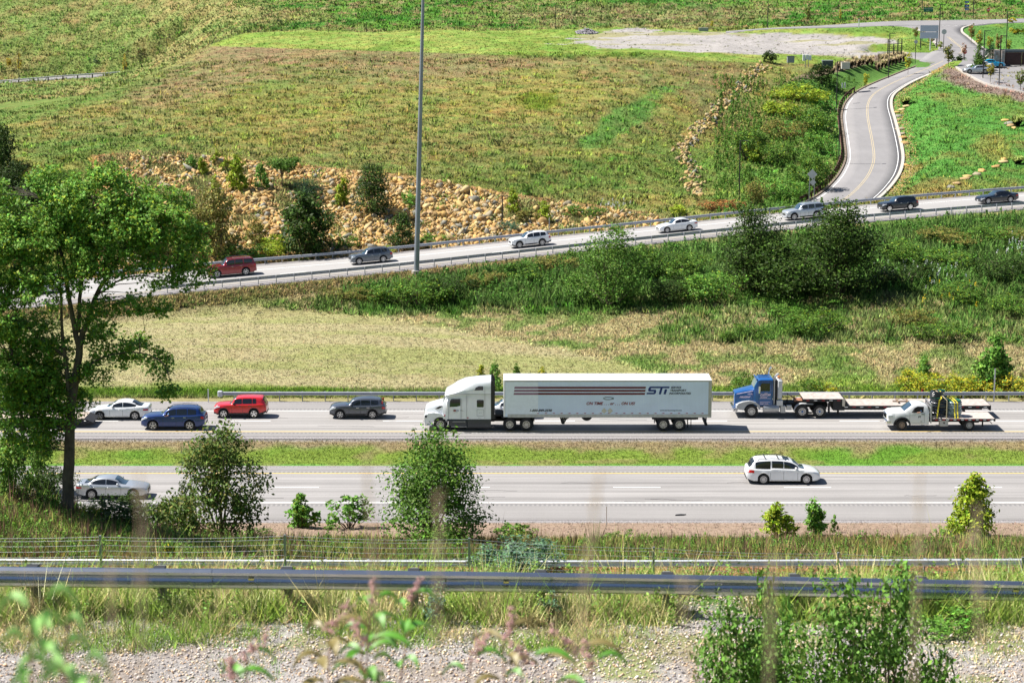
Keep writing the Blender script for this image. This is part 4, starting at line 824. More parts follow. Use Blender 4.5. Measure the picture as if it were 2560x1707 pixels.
for s in (-1, 1): q.prism([(4.35, 1.1), (5.2, 1.1), (4.9, .85), (4.72, .55), (4.6, .5), (4.5, .55)], s*1.0, s*1.0+.05)
q.box(4.55, 4.75, -1.0, 1.0, .5, .6); q.build('landing_gear', M_FRAME, tr)
q = MB()
for cx, cz in ((4.5, 1.0), (4.68, .98), (4.86, 1.0), (5.0, .98), (4.72, .82), (4.88, .86)): q.cyl((cx, -.962-.05, cz), 'y', .03, .02, 10)
q.build('rivet_holes', M_WREF, tr)
q = MB(); q.cyl((6.5, 0, 1.1), 'y', .45, 1.0, 24); q.build('spare_tyre', M_TYRE, tr)
for x in (12.45, 13.7): truck_wheel(tr, x, 2.5, .52, True, rimm=M_ALLOY)
q = MB(); q.box(14.35, 14.4, -1.1, -.7, .25, 1.0); q.box(11.75, 11.8, -1.1, -.7, .6, 1.0); q.build('mud_flap', M_BLACK, tr)
tr.location = (xat(1259.5, YT-1.29, .04), YT, .045)
# blue day-cab truck, grey fenders
b = empty('blue_tractor'); tag(b, 'blue truck tractor with chrome exhaust stack pulling an empty flatbed trailer', 'truck')
cabloft([(.02, .75, 1.82, 1.9, .62, .56), (.06, .72, 1.9, 2.0, .72, .66), (.8, .72, 2.1, 2.2, .80, .72), (1.6, .72, 2.26, 2.38, .9, .8), (1.75, .72, 2.3, 2.42, 1.0, .9)], 'hood', P_TRUCK, b)
SC2 = [(1.55, .95, 2.3, 2.36, 1.0, .95), (1.66, .95, 2.6, 2.66, 1.04, .95), (1.86, .95, 3.0, 3.06, 1.06, .95), (2.1, .95, 3.06, 3.16, 1.06, .98), (3.05, .95, 3.06, 3.16, 1.06, .98)]
cabloft(SC2, 'cab', P_TRUCK, b); cabwind(SC2, 1.57, 1.84, mat('greenish_windscreen', (.16, .24, .26), .08, coat=.5), b)
poly_side('door_window', [(2.05, 2.1), (2.82, 2.1), (2.84, 2.8), (2.14, 2.8), (2.05, 2.6)], 1.03, M_GLASS, b)
q = MB(); q.box(1.72, 1.84, -.9, .9, 3.0, 3.14, .03); q.box(1.98, 2.9, -.42, -.38, 3.2, 3.24); q.box(1.98, 2.9, .38, .42, 3.2, 3.24); q.box(1.98, 2.02, -.42, .42, 3.2, 3.24); q.build('roof_rack', P_TRUCK, b)
q = MB()
for z0, z1 in ((1.0, 1.02), (2.9, 2.92)): q.box(1.95, 2.98, -1.068, -1.03, z0, z1)
q.box(1.95, 1.965, -1.07, -1.03, 1, 2.9); q.box(2.95, 2.965, -1.07, -1.03, 1, 2.9); q.build('seam_lines', M_SHUT, b)
q = MB(); y = -1.072; q.cur = 0
q.text('CUSTOM', .24, (2.02, y, 1.78), shear=.3, bold=.012, squeeze=.85); q.text('TRUCKING', .11, (2.05, y, 1.62), shear=.2, bold=.006); q.box(2.0, 2.9, y, y+.01, 1.56, 1.585); q.box(2.05, 2.88, y, y+.01, 1.26, 1.29); q.text('HEAVY HAUL', .11, (2.06, y, 1.1), bold=.006); q.text('4 3 6', .11, (2.4, y, 1.98), bold=.006)
q.build('door_lettering', [M_PINK], b, recalc=False)
q = MB(); q.text('HAULING', .19, (.42, -.84, 1.58), shear=.5, bold=.012); q.text('DIESEL', .14, (1.05, -.9, 1.86), shear=.3, bold=.01); q.prism([(.2, 1.86), (1.5, 2.1), (1.5, 2.16), (.2, 1.9)], -.845, -.80); q.build('hood_lettering', M_PINK, b, recalc=False)
for s in (-1, 1):
    q = MB(); out = [(.2, .95), (.3, 1.15), (.7, 1.3), (1.2, 1.38), (1.7, 1.28), (2.02, 1.0), (2.1, .72), (1.98, .66)]; inn = [(1.38+.62*math.cos(a), .53+.64*math.sin(a)) for a in np.linspace(.2, math.pi-.1, 14)]
    q.prism(out+inn+[(.35, .68)], min(s*.7, s*1.16), max(s*.7, s*1.16)); q.build('front_fender', M_GFEND, b)
    q = MB(); q.box(.12, .42, min(s*.72, s*1.1), max(s*.72, s*1.1), .72, 1.1, .05); q.build('headlight', M_HEAD, b)
    q = MB(); q.box(1.9, 2.04, min(s*1.15, s*1.3), max(s*1.15, s*1.3), 2.0, 2.62, .04); q.build('mirror', M_CHROME, b, smooth=40)
    q = MB(); q.cyl((2.95, s*.95, .72), 'x', .34, 1.25, 20); q.build('fuel_tank', M_ALUM, b, smooth=40)
    q = MB(); q.box(3.7, 4.1, min(s*.75, s*1.15), max(s*.75, s*1.15), .4, .98, .02); q.box(4.2, 4.6, min(s*.75, s*1.1), max(s*.75, s*1.1), .62, 1.0); q.build('tool_box', M_ALUM, b)
    rws = [[(5.44+.66*math.cos(a), s*.85, .53+.66*math.sin(a)), (5.44+.66*math.cos(a), s*1.28, .53+.66*math.sin(a))] for a in np.linspace(math.pi, math.pi/2, 10)]+[[(6.3, s*.85, 1.15), (6.3, s*1.28, 1.15)]]
    q = MB(); q.loft(rws); o = q.build('rear_fender', M_GFEND, b, smooth=50); md_ = o.modifiers.new('thickness', 'SOLIDIFY'); md_.thickness = .04
q = MB(); q.box(-.12, .25, -1.15, 1.15, .5, .8, .05); q.build('front_bumper', M_CHROME, b, smooth=40)
q = MB(); q.box(-.02, .04, -.55, .55, .85, 1.85, .02); q.build('grille', M_CHROME, b)
q = MB(); q.tube([(3.2, -.85, .95), (3.2, -.85, 3.25), (3.3, -.85, 3.42), (3.42, -.85, 3.45)], .085, 10); q.build('air_pipe', M_ALUM, b, smooth=50)
q = MB(); q.tube([(2.95, .85, 1.0), (2.95, .85, 3.35), (3.0, .85, 3.6), (3.16, .85, 3.78)], .075, 10); q.build('exhaust_stack', M_CHROME, b, smooth=50)
q = MB(); q.box(3.46, 3.82, -1.05, 1.05, 1.5, 3.05, .06); q.box(3.38, 3.88, -1.15, -.6, .98, 1.42, .02); q.build('headache_rack', mat('pale_grey_rack', (.55, .56, .57), .5), b, smooth=40)
q = MB(); q.box(3.3, 3.46, -.95, .95, 1.2, 3.0); q.build('rack_mesh', M_FRAME, b)
q = MB(); q.lathe((3.6, -.5, 3.2), [(-.1, .05), (-.1, .11), (.1, .11), (.1, .05)], 12); q.build('beacon_lamp', M_AMBER, b)
q = MB(); q.cyl((3.55, -.1, 3.28), 'z', .14, .3, 12, .1); q.build('white_beacon', M_HEAD, b, smooth=40)
q = MB(); q.box(.6, 7.6, -.42, .42, .72, 1.02); q.box(3.85, 5.0, -.6, .6, 1.0, 1.12); q.box(5.0, 6.6, -.5, .5, 1.02, 1.2); q.box(7.6, 7.66, -1.2, -.5, .35, 1.1); q.box(7.6, 7.66, .5, 1.2, .35, 1.1); q.build('chassis', M_FRAME, b)
q = MB(); q.tube([(4.35, -.2, 1.1), (4.35, -.2, 1.85)], .03, 6); q.box(4.28, 4.42, -.3, -.1, 1.1, 1.3); q.tube([(4.35, -.2, 1.75), (4.8, -.1, 1.5), (5.2, 0, 1.35)], .02, 5); q.build('hose_post', M_BLACK, b)
q = MB(); q.tube([(4.6, -.1, 1.6), (5.1, -.1, 1.3), (5.6, -.1, 1.35)], .05, 6); q.box(4.9, 5.7, -.5, .5, 1.2, 1.3); q.build('fifth_wheel', mat('rusty_orange_steel', (.42, .2, .12), .8, noise=.3), b)
truck_wheel(b, 1.38, 2.3, .53); truck_wheel(b, 5.44, 2.5, .53, True, P_TRUCK); truck_wheel(b, 6.84, 2.5, .53, True, P_TRUCK)
YB = YZ(1045, .04)+1.25; b.location = (xat(1836, YB-1.25, .04), YB, .045)
f = empty('flatbed_trailer'); tag(f, 'long empty step-deck trailer with weathered plank deck behind the blue truck', 'trailer')
q = MB()
for k in range(16): y0 = -1.26+k*.158; q.box(0, 3.2, y0, y0+.148, 1.52, 1.58)
q.build('upper_deck', M_WOOD, f)
q = MB()
for k in range(16): y0 = -1.26+k*.158; q.box(3.55, 15.0, y0, y0+.148, .98, 1.04)
q.build('lower_deck', M_WOOD, f)
q = MB(); q.prism([(3.2, 1.58), (3.32, 1.58), (3.62, 1.0), (3.2, 1.0)], -1.27, 1.27); q.box(0, 3.25, -1.28, -1.2, 1.36, 1.55); q.box(0, 3.25, 1.2, 1.28, 1.36, 1.55); q.box(3.2, 15.02, -1.28, -1.2, .80, 1.0); q.box(3.2, 15.02, 1.2, 1.28, .80, 1.0); q.box(14.95, 15.05, -1.28, 1.28, .62, 1.03)
q.box(0, 3.3, -.5, -.35, 1.2, 1.5); q.box(0, 3.3, .35, .5, 1.2, 1.5); q.box(2.6, 14.5, -.6, -.42, .55, .95); q.box(2.6, 14.5, .42, .6, .55, .95); q.box(2.4, 3.3, -1.2, 1.2, .6, 1.4); q.build('trailer_frame', M_FRAME, f)
q = MB()
for k in range(24):
    x = .2+k*.62; z = 1.42 if x < 3.1 else .88
    q.cur = k % 2; q.box(x, x+.26, -1.292, -1.27, z, z+.06)
q.build('reflector_tape', [M_REFL, M_WREF], f)
q = MB(); q.prism([(3.1, 1.0), (3.3, .95), (3.34, 1.58), (3.1, 1.6)], -1.3, -1.27); q.build('corner_marker', mat('cream_corner_panel', (.55, .5, .42), .6), f)
q = MB(); q.box(2.75, 2.9, -1.0, -.85, .3, 1.3); q.box(2.68, 2.97, -1.08, -.78, .26, .32); q.box(2.75, 2.9, .85, 1.0, .3, 1.3); q.build('landing_leg', M_FRAME, f)
for x in (11.3, 12.6): truck_wheel(f, x, 2.5, .44, True)
f.location = (xat(2008, YB-1.25, .04), YB, .045)
q = MB(); q.box(0, 2.4, -.04, .04, 0, .09); q.box(.3, .42, -.7, .55, .091, .17); q.box(1.1, 1.22, -.6, .6, .091, .17); q.tube([(.35, -.1, .2), (.65, -.15, .32), (.95, -.1, .2)], .03, 5)
o = q.build('timber_bundle', mat('brown_timber', (.22, .15, .1), .8), None); tag(o, 'pieces of brown timber lying on the empty trailer deck behind the white pickup cab', 'timber'); o.location = (xat(2232, YB, 1.1), YB+.1, 1.09)
# white flatbed pickup with its load
p = empty('flatbed_pickup'); tag(p, 'white flatbed pickup carrying wrapped coils under yellow straps', 'truck')
P_PK = paint('slightly_dusty_white_paint', (.76, .76, .76)); 
secs = [(.04, .62, .95, 1.08, .86, .8), (.10, .55, 1.2, 1.32, .95, .86), (.3, .52, 1.34, 1.46, 1.0, .9), (.9, .52, 1.4, 1.52, 1.02, .92), (1.38, .52, 1.44, 1.54, 1.02, .94)]
def pk_z(x): 
    return max(.50, (.43+math.sqrt(.56**2-(x-1.17)**2)) if abs(x-1.17) < .56 else 0)
secs = [(x, max(zb, pk_z(x)), zs, zc, hb, ht) for x, zb, zs, zc, hb, ht in [(q_, .5, float(np.interp(q_, [s[0] for s in secs], [s[2] for s in secs])), float(np.interp(q_, [s[0] for s in secs], [s[3] for s in secs])), float(np.interp(q_, [s[0] for s in secs], [s[4] for s in secs])), float(np.interp(q_, [s[0] for s in secs], [s[5] for s in secs]))) for q_ in [.04, .1, .3, .5, .609, .612, .64, .7, .8, 1.0, 1.17, 1.34, 1.5, 1.6, 1.68, 1.725, 1.73]]]
cabloft(secs, 'hood', P_PK, p)
SC3 = [(1.28, 1.1, 1.40, 1.46, .98, .9), (1.5, 1.1, 1.57, 1.64, 1.0, .86), (1.732, .5, 1.75, 1.82, 1.02, .82), (1.95, .46, 1.90, 1.98, 1.02, .8), (2.15, .46, 1.97, 2.06, 1.02, .78), (2.6, .46, 2.0, 2.1, 1.02, .78), (3.0, .46, 1.97, 2.06, 1.02, .78), (3.15, .46, 1.88, 1.95, 1.02, .8), (3.27, .46, 1.5, 1.56, 1.01, .9)]
cabloft(SC3, 'cab', P_PK, p); cabwind(SC3, 1.34, 1.97, M_WIND, p, .9)
poly_side('door_window', [(1.9, 1.42), (2.82, 1.44), (2.84, 1.9), (2.35, 1.92), (2.1, 1.78)], .975, mat('open_window_shade', (.02, .02, .022), .9), p)
q = MB(); 
for a in ((1.76, 1.772), (2.9, 2.912)): q.box(a[0], a[1], -1.026, -1.0, .6, 1.45)
q.box(1.76, 2.9, -1.026, -1, .6, .612); q.build('seam_lines', M_SHUT, p)
q = MB(); q.box(2.68, 2.86, -1.05, -1.01, 1.27, 1.31); q.build('door_handle', M_BLACK, p)
q = MB(); q.text('FT', .2, (2.42, -1.03, 1.02), bold=.008); q.text('5500', .07, (2.6, -1.03, .7), bold=.003); q.text('RUSTIC RIDGE', .05, (1.9, -1.03, 1.2)); q.text('HEAVY DUTY', .06, (1.35, -1.03, 1.13)); q.build('door_lettering', M_INK, p, recalc=False)
for s in (-1, 1):
    q = MB(); rws = [[(1.17+r_*math.cos(a), s*1.0, .43+r_*math.sin(a)), (1.17+r_*math.cos(a), s*1.07, .43+r_*math.sin(a))] for a in np.linspace(-.05, math.pi+.05, 18) for r_ in (.56,)]
    q.loft(rws); rws = [[(1.17+.56*math.cos(a), s*1.07, .43+.56*math.sin(a)), (1.17+.68*math.cos(a), s*1.03, .43+.66*math.sin(a))] for a in np.linspace(-.05, math.pi+.05, 18)]; q.loft(rws); q.build('fender_flare', M_BLACK, p, smooth=60)
    q = MB(); q.box(.06, .42, min(s*.72, s*1.0), max(s*.72, s*1.0), 1.0, 1.24, .04); q.build('headlight', M_HEAD, p)
    q = MB(); q.box(1.98, 2.1, min(s*1.1, s*1.26), max(s*1.1, s*1.26), 1.45, 1.75, .03); q.build('mirror', M_BLACK, p)
q = MB(); q.box(-.05, .35, -1.0, 1.0, .48, .78, .05); q.build('front_bumper', M_CHROME, p, smooth=40)
q = MB(); q.box(.0, .08, -.6, .6, .85, 1.25, .02); q.build('grille', M_CHROME, p)
q = MB(); q.box(3.55, 8.35, -1.2, 1.2, .9, .99); q.build('bed_deck', M_WOOD, p)
q = MB(); q.box(3.5, 8.38, -1.23, -1.18, .84, .97); q.box(3.5, 8.38, 1.18, 1.23, .84, .97); q.box(8.3, 8.42, -1.2, 1.2, .78, .98); q.box(1.5, 8.1, -.4, .4, .55, .85); q.box(5.9, 7.2, -.9, .9, .6, .85); q.tube([(7.9, -1.1, .84), (8.2, -1.1, .55)], .03, 5); q.box(7.45, 7.5, -1.1, -.8, .3, .85); q.build('chassis', M_FRAME, p)
q = MB()
for k in range(16): x = 3.7+k*.29; q.cur = k % 2; q.box(x, x+.2, -1.242, -1.22, .86, .94)
q.build('reflector_tape', [M_REFL, M_WREF], p)
q = MB()
for y0 in (-1.1, 1.02): q.box(3.36, 3.46, y0, y0+.08, .6, 2.15)
for z0 in (2.05, 1.75, 1.45, 1.15): q.box(3.38, 3.44, -1.05, 1.05, z0, z0+.07)
for y0 in np.linspace(-.8, .8, 7): q.box(3.39, 3.43, y0, y0+.03, 1, 2.1)
q.build('headboard', M_ALUM, p)
q = MB(); q.box(4.1, 4.75, -1.18, -.7, .38, .84, .02); q.build('tool_box', mat('grey_tool_box', (.5, .49, .46), .5), p)
q = MB(); q.prism([(4.36, .62), (4.42, .55), (4.48, .62), (4.48, .7), (4.36, .7)], -1.19, -1.18); q.build('box_emblem', M_INK, p)
truck_wheel(p, 1.17, 2.0, .43, rimm=mat('rusty_steel_rim', (.3, .24, .2), .6, .3)); truck_wheel(p, 6.42, 2.2, .43, True, rimm=M_ALUM)
YP = YZ(1077, .04)+1.15; p.location = (xat(2218, YP-1.2, .04), YP, .045)
M_WRAP = mat('black_plastic_wrap', (.012, .016, .02), .22, coat=.5, noise=.5, nscale=4, bump=.9); M_GRW = mat('clear_wrap_over_green_coils', (.24, .32, .34), .3, coat=.4, noise=.5, nscale=5, bump=.9); M_HOSE = mat('green_hose_coil', (.01, .12, .07), .45); M_STRAP = mat('yellow_cargo_strap', (.75, .62, .05), .7); M_STRAPW = mat('pale_cargo_strap', (.6, .5, .3), .7)
def coil_stack(name, label, r, hgt, m, seed):
    o = empty(name); tag(o, label, 'coil stack'); rg = random.Random(seed); q = MB(); prof = []; n = 18
    for i in range(n+1):
        z = hgt*i/n; prof.append((z, r*(1+.07*math.sin(i*1.9)+rg.uniform(-.04, .04))*(1 if 0 < i < n else .88)))
    rws = []
    for z, rad in prof: rws.append([(rad*math.cos(a)*(1+.05*math.sin(5*a+z*9)), rad*math.sin(a)*(1+.05*math.sin(5*a+z*9)), z) for a in np.linspace(0, 2*math.pi, 24, endpoint=False)])
    rws.append([(.6*r*math.cos(a), .6*r*math.sin(a), hgt-.04) for a in np.linspace(0, 2*math.pi, 24, endpoint=False)]); rws.append([(.55*r*math.cos(a), .55*r*math.sin(a), hgt-.3) for a in np.linspace(0, 2*math.pi, 24, endpoint=False)]); rws.append([(.02*math.cos(a), .02*math.sin(a), hgt-.32) for a in np.linspace(0, 2*math.pi, 24, endpoint=False)])
    q.loft(rws, close=True); q.build('plastic_wrap', m, o, smooth=50)
    q = MB()
    for k, rr in enumerate((.62, .75, .86)): q.tube([(r*rr*math.cos(a), r*rr*math.sin(a), hgt+.01+.02*k) for a in np.linspace(0, 2*math.pi, 30)], .045, 6)
    q.build('hose_coil', M_HOSE, o, smooth=60)
    q = MB(); q.box(-r*.9, r*.9, -r*.9, r*.9, 0, .1); q.build('pallet', M_WOOD, o); return o
P0 = p.location
o = coil_stack('coil_stack', 'tall stack of hose coils wrapped in black plastic just behind the pickup cab', .66, 1.45, M_WRAP, 3); o.location = (P0.x+4.15, P0.y-.15, .045+.995)
def strap(par, pts, m, wd=.05):
    q = MB(); q.loft([[(x-wd, y, z), (x+wd, y, z)] for x, y, z in pts]); s_ = q.build('strap', m, par); mm = s_.modifiers.new('t', 'SOLIDIFY'); mm.thickness = .012
strap(o, [(-.3, -1.02, 0), (-.2, -.82, .6), (-.08, -.72, 1.4), (.06, -.66, 1.52), (.1, -.1, 1.98), (.1, .3, 1.99), (.1, .8, 1.5), (.1, 1.02, 0)], M_STRAP); strap(o, [(.45, -1.0, 0), (.5, -.74, 1.35), (.35, -.66, 1.52), (-.1, -.2, 1.95), (-.2, .3, 1.95), (-.2, .8, 1.4)], M_STRAPW, .04)
o2 = MB(); 
for k in range(3): o2.tube([(.48*math.cos(a)*(1-.07*k)-.12, .48*math.sin(a)*(1-.07*k), .12+.14*k) for a in np.linspace(0, 2*math.pi, 26)], .10, 8)
o2 = o2.build('hose_coil', M_WRAP, None, smooth=60); tag(o2, 'loose black wrapped hose coil lying on top of the black stack', 'hose coil'); o2.location = (P0.x+4.1, P0.y-.12, 1.04+1.50)
o3 = MB(); 
for k in range(2): o3.tube([(.22*math.cos(a)+.0, .22*math.sin(a), .1+.09*k) for a in np.linspace(0, 2*math.pi, 20)], .05, 6)
o3 = o3.build('hose_coil', M_HOSE, None, smooth=60); tag(o3, 'small bright green hose ring on the very top of the load', 'hose coil'); o3.location = (P0.x+4.42, P0.y+.1, 1.04+1.80)
o = coil_stack('coil_stack', 'shorter stack of green coils in clear wrap held by two bright yellow straps', .60, 1.2, M_GRW, 8); o.location = (P0.x+5.35, P0.y-.15, .045+.995)
for dx in (-.08, .14): strap(o, [(dx, -1.02, 0), (dx, -.74, .5), (dx, -.66, 1.15), (dx-.08, -.5, 1.3), (dx-.15, .5, 1.3), (dx-.15, 1.0, 0)], M_STRAP)
# left edge: tan-decked trailer tail and a grey truck behind the tree
e = empty('equipment_trailer'); tag(e, 'tan-decked equipment trailer with sloping tail, mostly hidden behind the tree trunk', 'trailer')
q = MB(); q.box(-8, -.35, -1.2, 1.2, .62, .72); q.build('deck', mat('tan_deck_boards', (.42, .34, .28), .85, noise=.2), e)
q = MB(); q.prism([(-.35, .72), (.35, .42), (.35, .34), (-.35, .6)], -1.2, 1.2); q.build('tail_ramp', M_FRAME, e)
q = MB(); q.box(-8, -.35, -1.24, -1.2, .5, .72); q.box(-8, -.35, 1.2, 1.24, .5, .72); q.box(-8, -.6, -.5, .5, .4, .6); q.build('trailer_frame', M_FRAME, e)
for x in (-3.6, -2.6): truck_wheel(e, x, 2.1, .38)
e.location = (xat(222, YZ(1070), 0), YZ(1070)+1.2, .045)
g = empty('crane_truck'); tag(g, 'pale grey flatbed truck with dark rails at the left edge, behind the leaves', 'truck')
q = MB(); q.box(-9, 0, -1.22, 1.22, 1.0, 1.32, .03); q.build('bed', mat('pale_grey_truck_bed', (.5, .52, .55), .5, noise=.1), g); q = MB(); q.box(-9, -.4, -1.1, 1.1, .55, 1.0); q.build('chassis', M_FRAME, g)
q = MB(); q.box(-9, -2.6, -.9, .6, 1.95, 2.15); q.box(-5, -4.7, -.6, .6, 1.3, 2.0); q.box(-8.4, -8.1, -.6, .6, 1.3, 2.0); q.build('loading_boom', M_BLACK, g)
for x in (-2.2, -1.1): truck_wheel(g, x, 2.4, .5, True)
g.location = (xat(112, YZ(1046), 0), YZ(1046)+1.25, .045)
# people: drivers seen through open windows
def person(label, joints, rad, cloth, loc, arm_skin):
    me = bpy.data.meshes.new('person'); me.from_pydata([j for j in joints[0]], joints[1], []); o = bpy.data.objects.new('person', me); C.objects.link(o)
    sk = o.modifiers.new('skin', 'SKIN'); me.skin_vertices[0].data[0].use_root = True
    for i, r_ in enumerate(rad): me.skin_vertices[0].data[i].radius = (r_, r_)
    ss = o.modifiers.new('sub', 'SUBSURF'); ss.levels = 1; ss.render_levels = 2
    me.materials.append(arm_skin); o.location = loc; tag(o, label, 'person'); return o
M_SKIN = mat('driver_skin', (.55, .30, .22), .55); M_SHIRT = mat('blue_shirt', (.12, .22, .42), .9)  # one even skin colour and a plain shirt for both drivers
J = ([(0, 0, 0), (0, 0, .25), (0, 0, .45), (-.02, 0, .56), (-.04, 0, .66), (-.05, 0, .76), (0, -.2, .44), (.0, -.36, .25), (-.18, -.42, .20), (-.32, -.42, .2), (0, .2, .44), (-.15, .25, .2), (-.38, .15, .25)], [(0, 1), (1, 2), (2, 3), (3, 4), (4, 5), (2, 6), (6, 7), (7, 8), (8, 9), (2, 10), (10, 11), (11, 12)])
RD = [.16, .17, .15, .06, .09, .08, .075, .055, .045, .035, .075, .05, .035]
def dress(o, x0):
    q = MB(); q.tube([(0, -.0, .02), (0, 0, .42)], [.19, .19], 12); q.tube([(0, -.15, .44), (0, -.24, .40), (0, -.36, .26)], [.10, .095, .08], 8); q.tube([(0, .15, .44), (0, .3, .3)], [.1, .08], 8); q.build('shirt', M_SHIRT, o, smooth=50)
    q = MB(); q.tube([(-.03, 0, .68), (-.03, 0, .80), (-.03, 0, .86)], [.10, .10, .03], 10); q.build('hair', mat('dark_hair', (.03, .02, .015), .8), o, smooth=50)
o = person('driver in a blue shirt resting one arm on the open window of the white pickup', J, RD, None, (P0.x+2.62, P0.y-.64, .045+1.24), M_SKIN); dress(o, 0)
cb = car_blue.location; o = person('driver with raised forearm behind the open side window of the dark blue SUV', J, RD, None, (cb.x-.32, cb.y-.50, .045+.93), M_SKIN); dress(o, 0)
# ------------------------------------------------------------------ guardrails, poles, signs
M_GALV = mat('galvanised_steel', (.48, .50, .54), .4, .6, noise=.08, nscale=3); M_GALVP = mat('galvanised_post', (.30, .32, .35), .5, .5, noise=.1); M_BROWNR = mat('weathering_brown_steel', (.10, .045, .03), .8, noise=.25, nscale=2)
M_BRONZE = mat('dark_bronze_pole', (.035, .03, .032), .5); M_GALVD = mat('dark_reflective_rail_face', (.22, .24, .28), .35, .8)
WP = [(.0, .155), (-.03, .15), (-.083, .115), (-.083, .075), (-.015, .035), (0, 0), (-.015, -.035), (-.083, -.075), (-.083, -.115), (-.03, -.15), (0, -.155)]
def guardrail(name, label, path, spacing, h=.55, face=-1, m=M_GALV, mp=M_GALVP, post=(.07, .15), ends=False, block=.12, group=None, ptop=.12):
    """path: list of ground points; face -1: beam on the camera side of its posts"""
    t = empty(name, path[0]); tag(t, label, 'guardrail', group); O = Vector(path[0]); P = [Vector(p)-O for p in path]
    d = [0]
    for a, b in zip(P, P[1:]): d.append(d[-1]+(b-a).length)
    def at(s):
        i = min(max(int(np.searchsorted(d, s))-1, 0), len(P)-2); f = (s-d[i])/max(d[i+1]-d[i], 1e-6); return P[i]+(P[i+1]-P[i])*f
    rws = []
    for i, p in enumerate(P):
        tn = P[min(i+1, len(P)-1)]-P[max(i-1, 0)]; tn.z = 0; tn.normalize(); nn = Vector((-tn.y, tn.x, 0))*(-face)
        rws.append([tuple(p+nn*y+Vector((0, 0, h+z))) for y, z in WP])
    q = MB(); q.loft(rws); o = q.build('rail_beam', m, t, recalc=False); md = o.modifiers.new('thickness', 'SOLIDIFY'); md.thickness = .012
    tn = (P[1]-P[0]); yaw = math.atan2(tn.y, tn.x); q = MB(); y0 = .0 if face < 0 else -block-post[1]
    q.box(-post[0]/2, post[0]/2, block if face < 0 else -block-post[1], block+post[1] if face < 0 else -block, -.7, h+ptop)
    pm = q.build('post', mp, t); q = MB(); q.box(-post[0]*.8, post[0]*.8, .0 if face < 0 else -block, block if face < 0 else 0, h-.17, h+ptop+.04, .01); bk = q.build('spacer_block', M_BLACK if m is M_GALVN else mp, pm)
    n = int(d[-1]/spacing); s = spacing*.5; k = 0
    while s < d[-1] and k < 100:
        p = at(s); a = at(min(s+.3, d[-1])); b = at(max(s-.3, 0)); yw = math.atan2((a-b).y, (a-b).x)
        if k == 0: c = pm
        else: c = pm.copy(); C.objects.link(c); c.parent = t; e_ = bk.copy(); C.objects.link(e_); e_.parent = c
        c.location = p; c.rotation_euler = (0, 0, yw); s += spacing; k += 1
    if ends:
        q = MB(); p = P[0]; q.box(p.x-.35, p.x+.05, p.y-.28 if face < 0 else p.y-.05, p.y+.05 if face < 0 else p.y+.3, h-.24+p.z, h+.26+p.z, .06); q.build('end_terminal', mat('pale_terminal', (.5, .52, .56), .5), t)
    return t
def gpt(x, y, dz=0): return Vector((x, y, float(gz(x, y))+dz))
M_GALVN = mat('galvanised_beam_near', (.46, .49, .54), .22, .95, noise=.06, nscale=3); M_POSTN = mat('weathered_rail_post', (.16, .17, .15), .7, .2, noise=.2)
NR = [(xat(px, 28.6, 26.5), 28.6, 35.5-28.6*slope(py)-.30-.155-.25) for px, py in ((-400, 1405), (0, 1415), (850, 1424), (1700, 1436), (2560, 1452), (3000, 1460))]
NR = [tuple(v) for v in resample(NR, 30)]
gr_ = guardrail('guardrail', 'large galvanised guardrail right across the foreground above the gravel', NR, 1.905, .55, -1, M_GALVN, M_POSTN, post=(.115, .16), block=.2, ptop=.1)
O_ = Vector(NR[0]); L_ = (Vector(NR[-1])-O_).length
for k in range(6):
    f_ = (1.6+k*3.81)/L_; p = (Vector(NR[-1])-O_)*f_; p.z = float(np.interp(O_.x+p.x, [v[0] for v in NR], [v[2] for v in NR]))-O_.z; q = MB(); q.loft([[(p.x+dx, p.y-y_*-1*1.0-.006 if 0 else p.y+y_-.008, p.z+.55+z_+(.004 if z_ > 0 else -.004)) for y_, z_ in WP] for dx in (-.16, .16)])
    for z_ in (.1, -.1):
        for dx in (-.11, .11): q.cyl((p.x+dx, p.y-.095, p.z+.55+z_), 'y', .017, .02, 8)
    q.build('splice_joint', M_GALVN, gr_, recalc=False); q = MB(); q.box(p.x+.7, p.x+.78, p.y-.04, p.y-.02, p.z+.535, p.z+.56); q.build('reflector', mat('yellow_reflector', (.7, .6, .2), .5), gr_)
SR = [(x, 85+.012*abs(x), float(H-(85)*slope(1391+ (2 if x < -5 else 0))-.72)) for x in np.arange(-34, 35, 4.)]; SR = [(x, y, 8.98) for x, y, z in SR]
guardrail('guardrail', 'second guardrail with bright top edge, behind the wire fence', SR, 1.905, .60, -1, mat('bright_galvanised_rail', (.62, .65, .70), .5, .35, noise=.06), block=.14)
yh = YZ(1002, .05); HR = [(x, yh, .1) for x in np.arange(xat(556, yh, 0), 75, 4.)]
guardrail('guardrail', 'guardrail with squared end terminal along the far edge of the highway', HR, 1.905, .58, -1, ends=True, block=.14)
NRr = [ramp_pt(p, ROFF_N, -.02) for p in np.arange(395, 2700, 40)]
guardrail('guardrail', 'guardrail along the near edge of the ramp, seen from behind its posts', NRr, 1.905, .58, 1, block=.14)
FRr = [ramp_pt(p, roff_far(p), -.02) for p in np.arange(-60, 2700, 40)]
guardrail('guardrail', 'guardrail along the far edge of the ramp below the rock slope', FRr, 1.905, .6, -1, block=.14)
WP2 = [Vector(v) for v in (WL-dv*.9)[2:66]]
q_ = [tuple(v+Vector((0, 0, .0))) for v in WP2]; ex_ = [tuple(PY(*z3(1060, 590), 313)), ]
guardrail('brown_guardrail', 'rusty brown guardrail on posts down the left side of the winding road', [(v[0], v[1], v[2]) for v in q_], 1.905, .55, 1, M_BROWNR, M_BROWNR, (.16, .2), block=.12)
BR = [tuple(PY(*z3(x, y), 426)-Vector((0, 0, .7))) for x, y in ((2010, 140), (2090, 134), (2180, 127), (2300, 121), (2500, 115))]
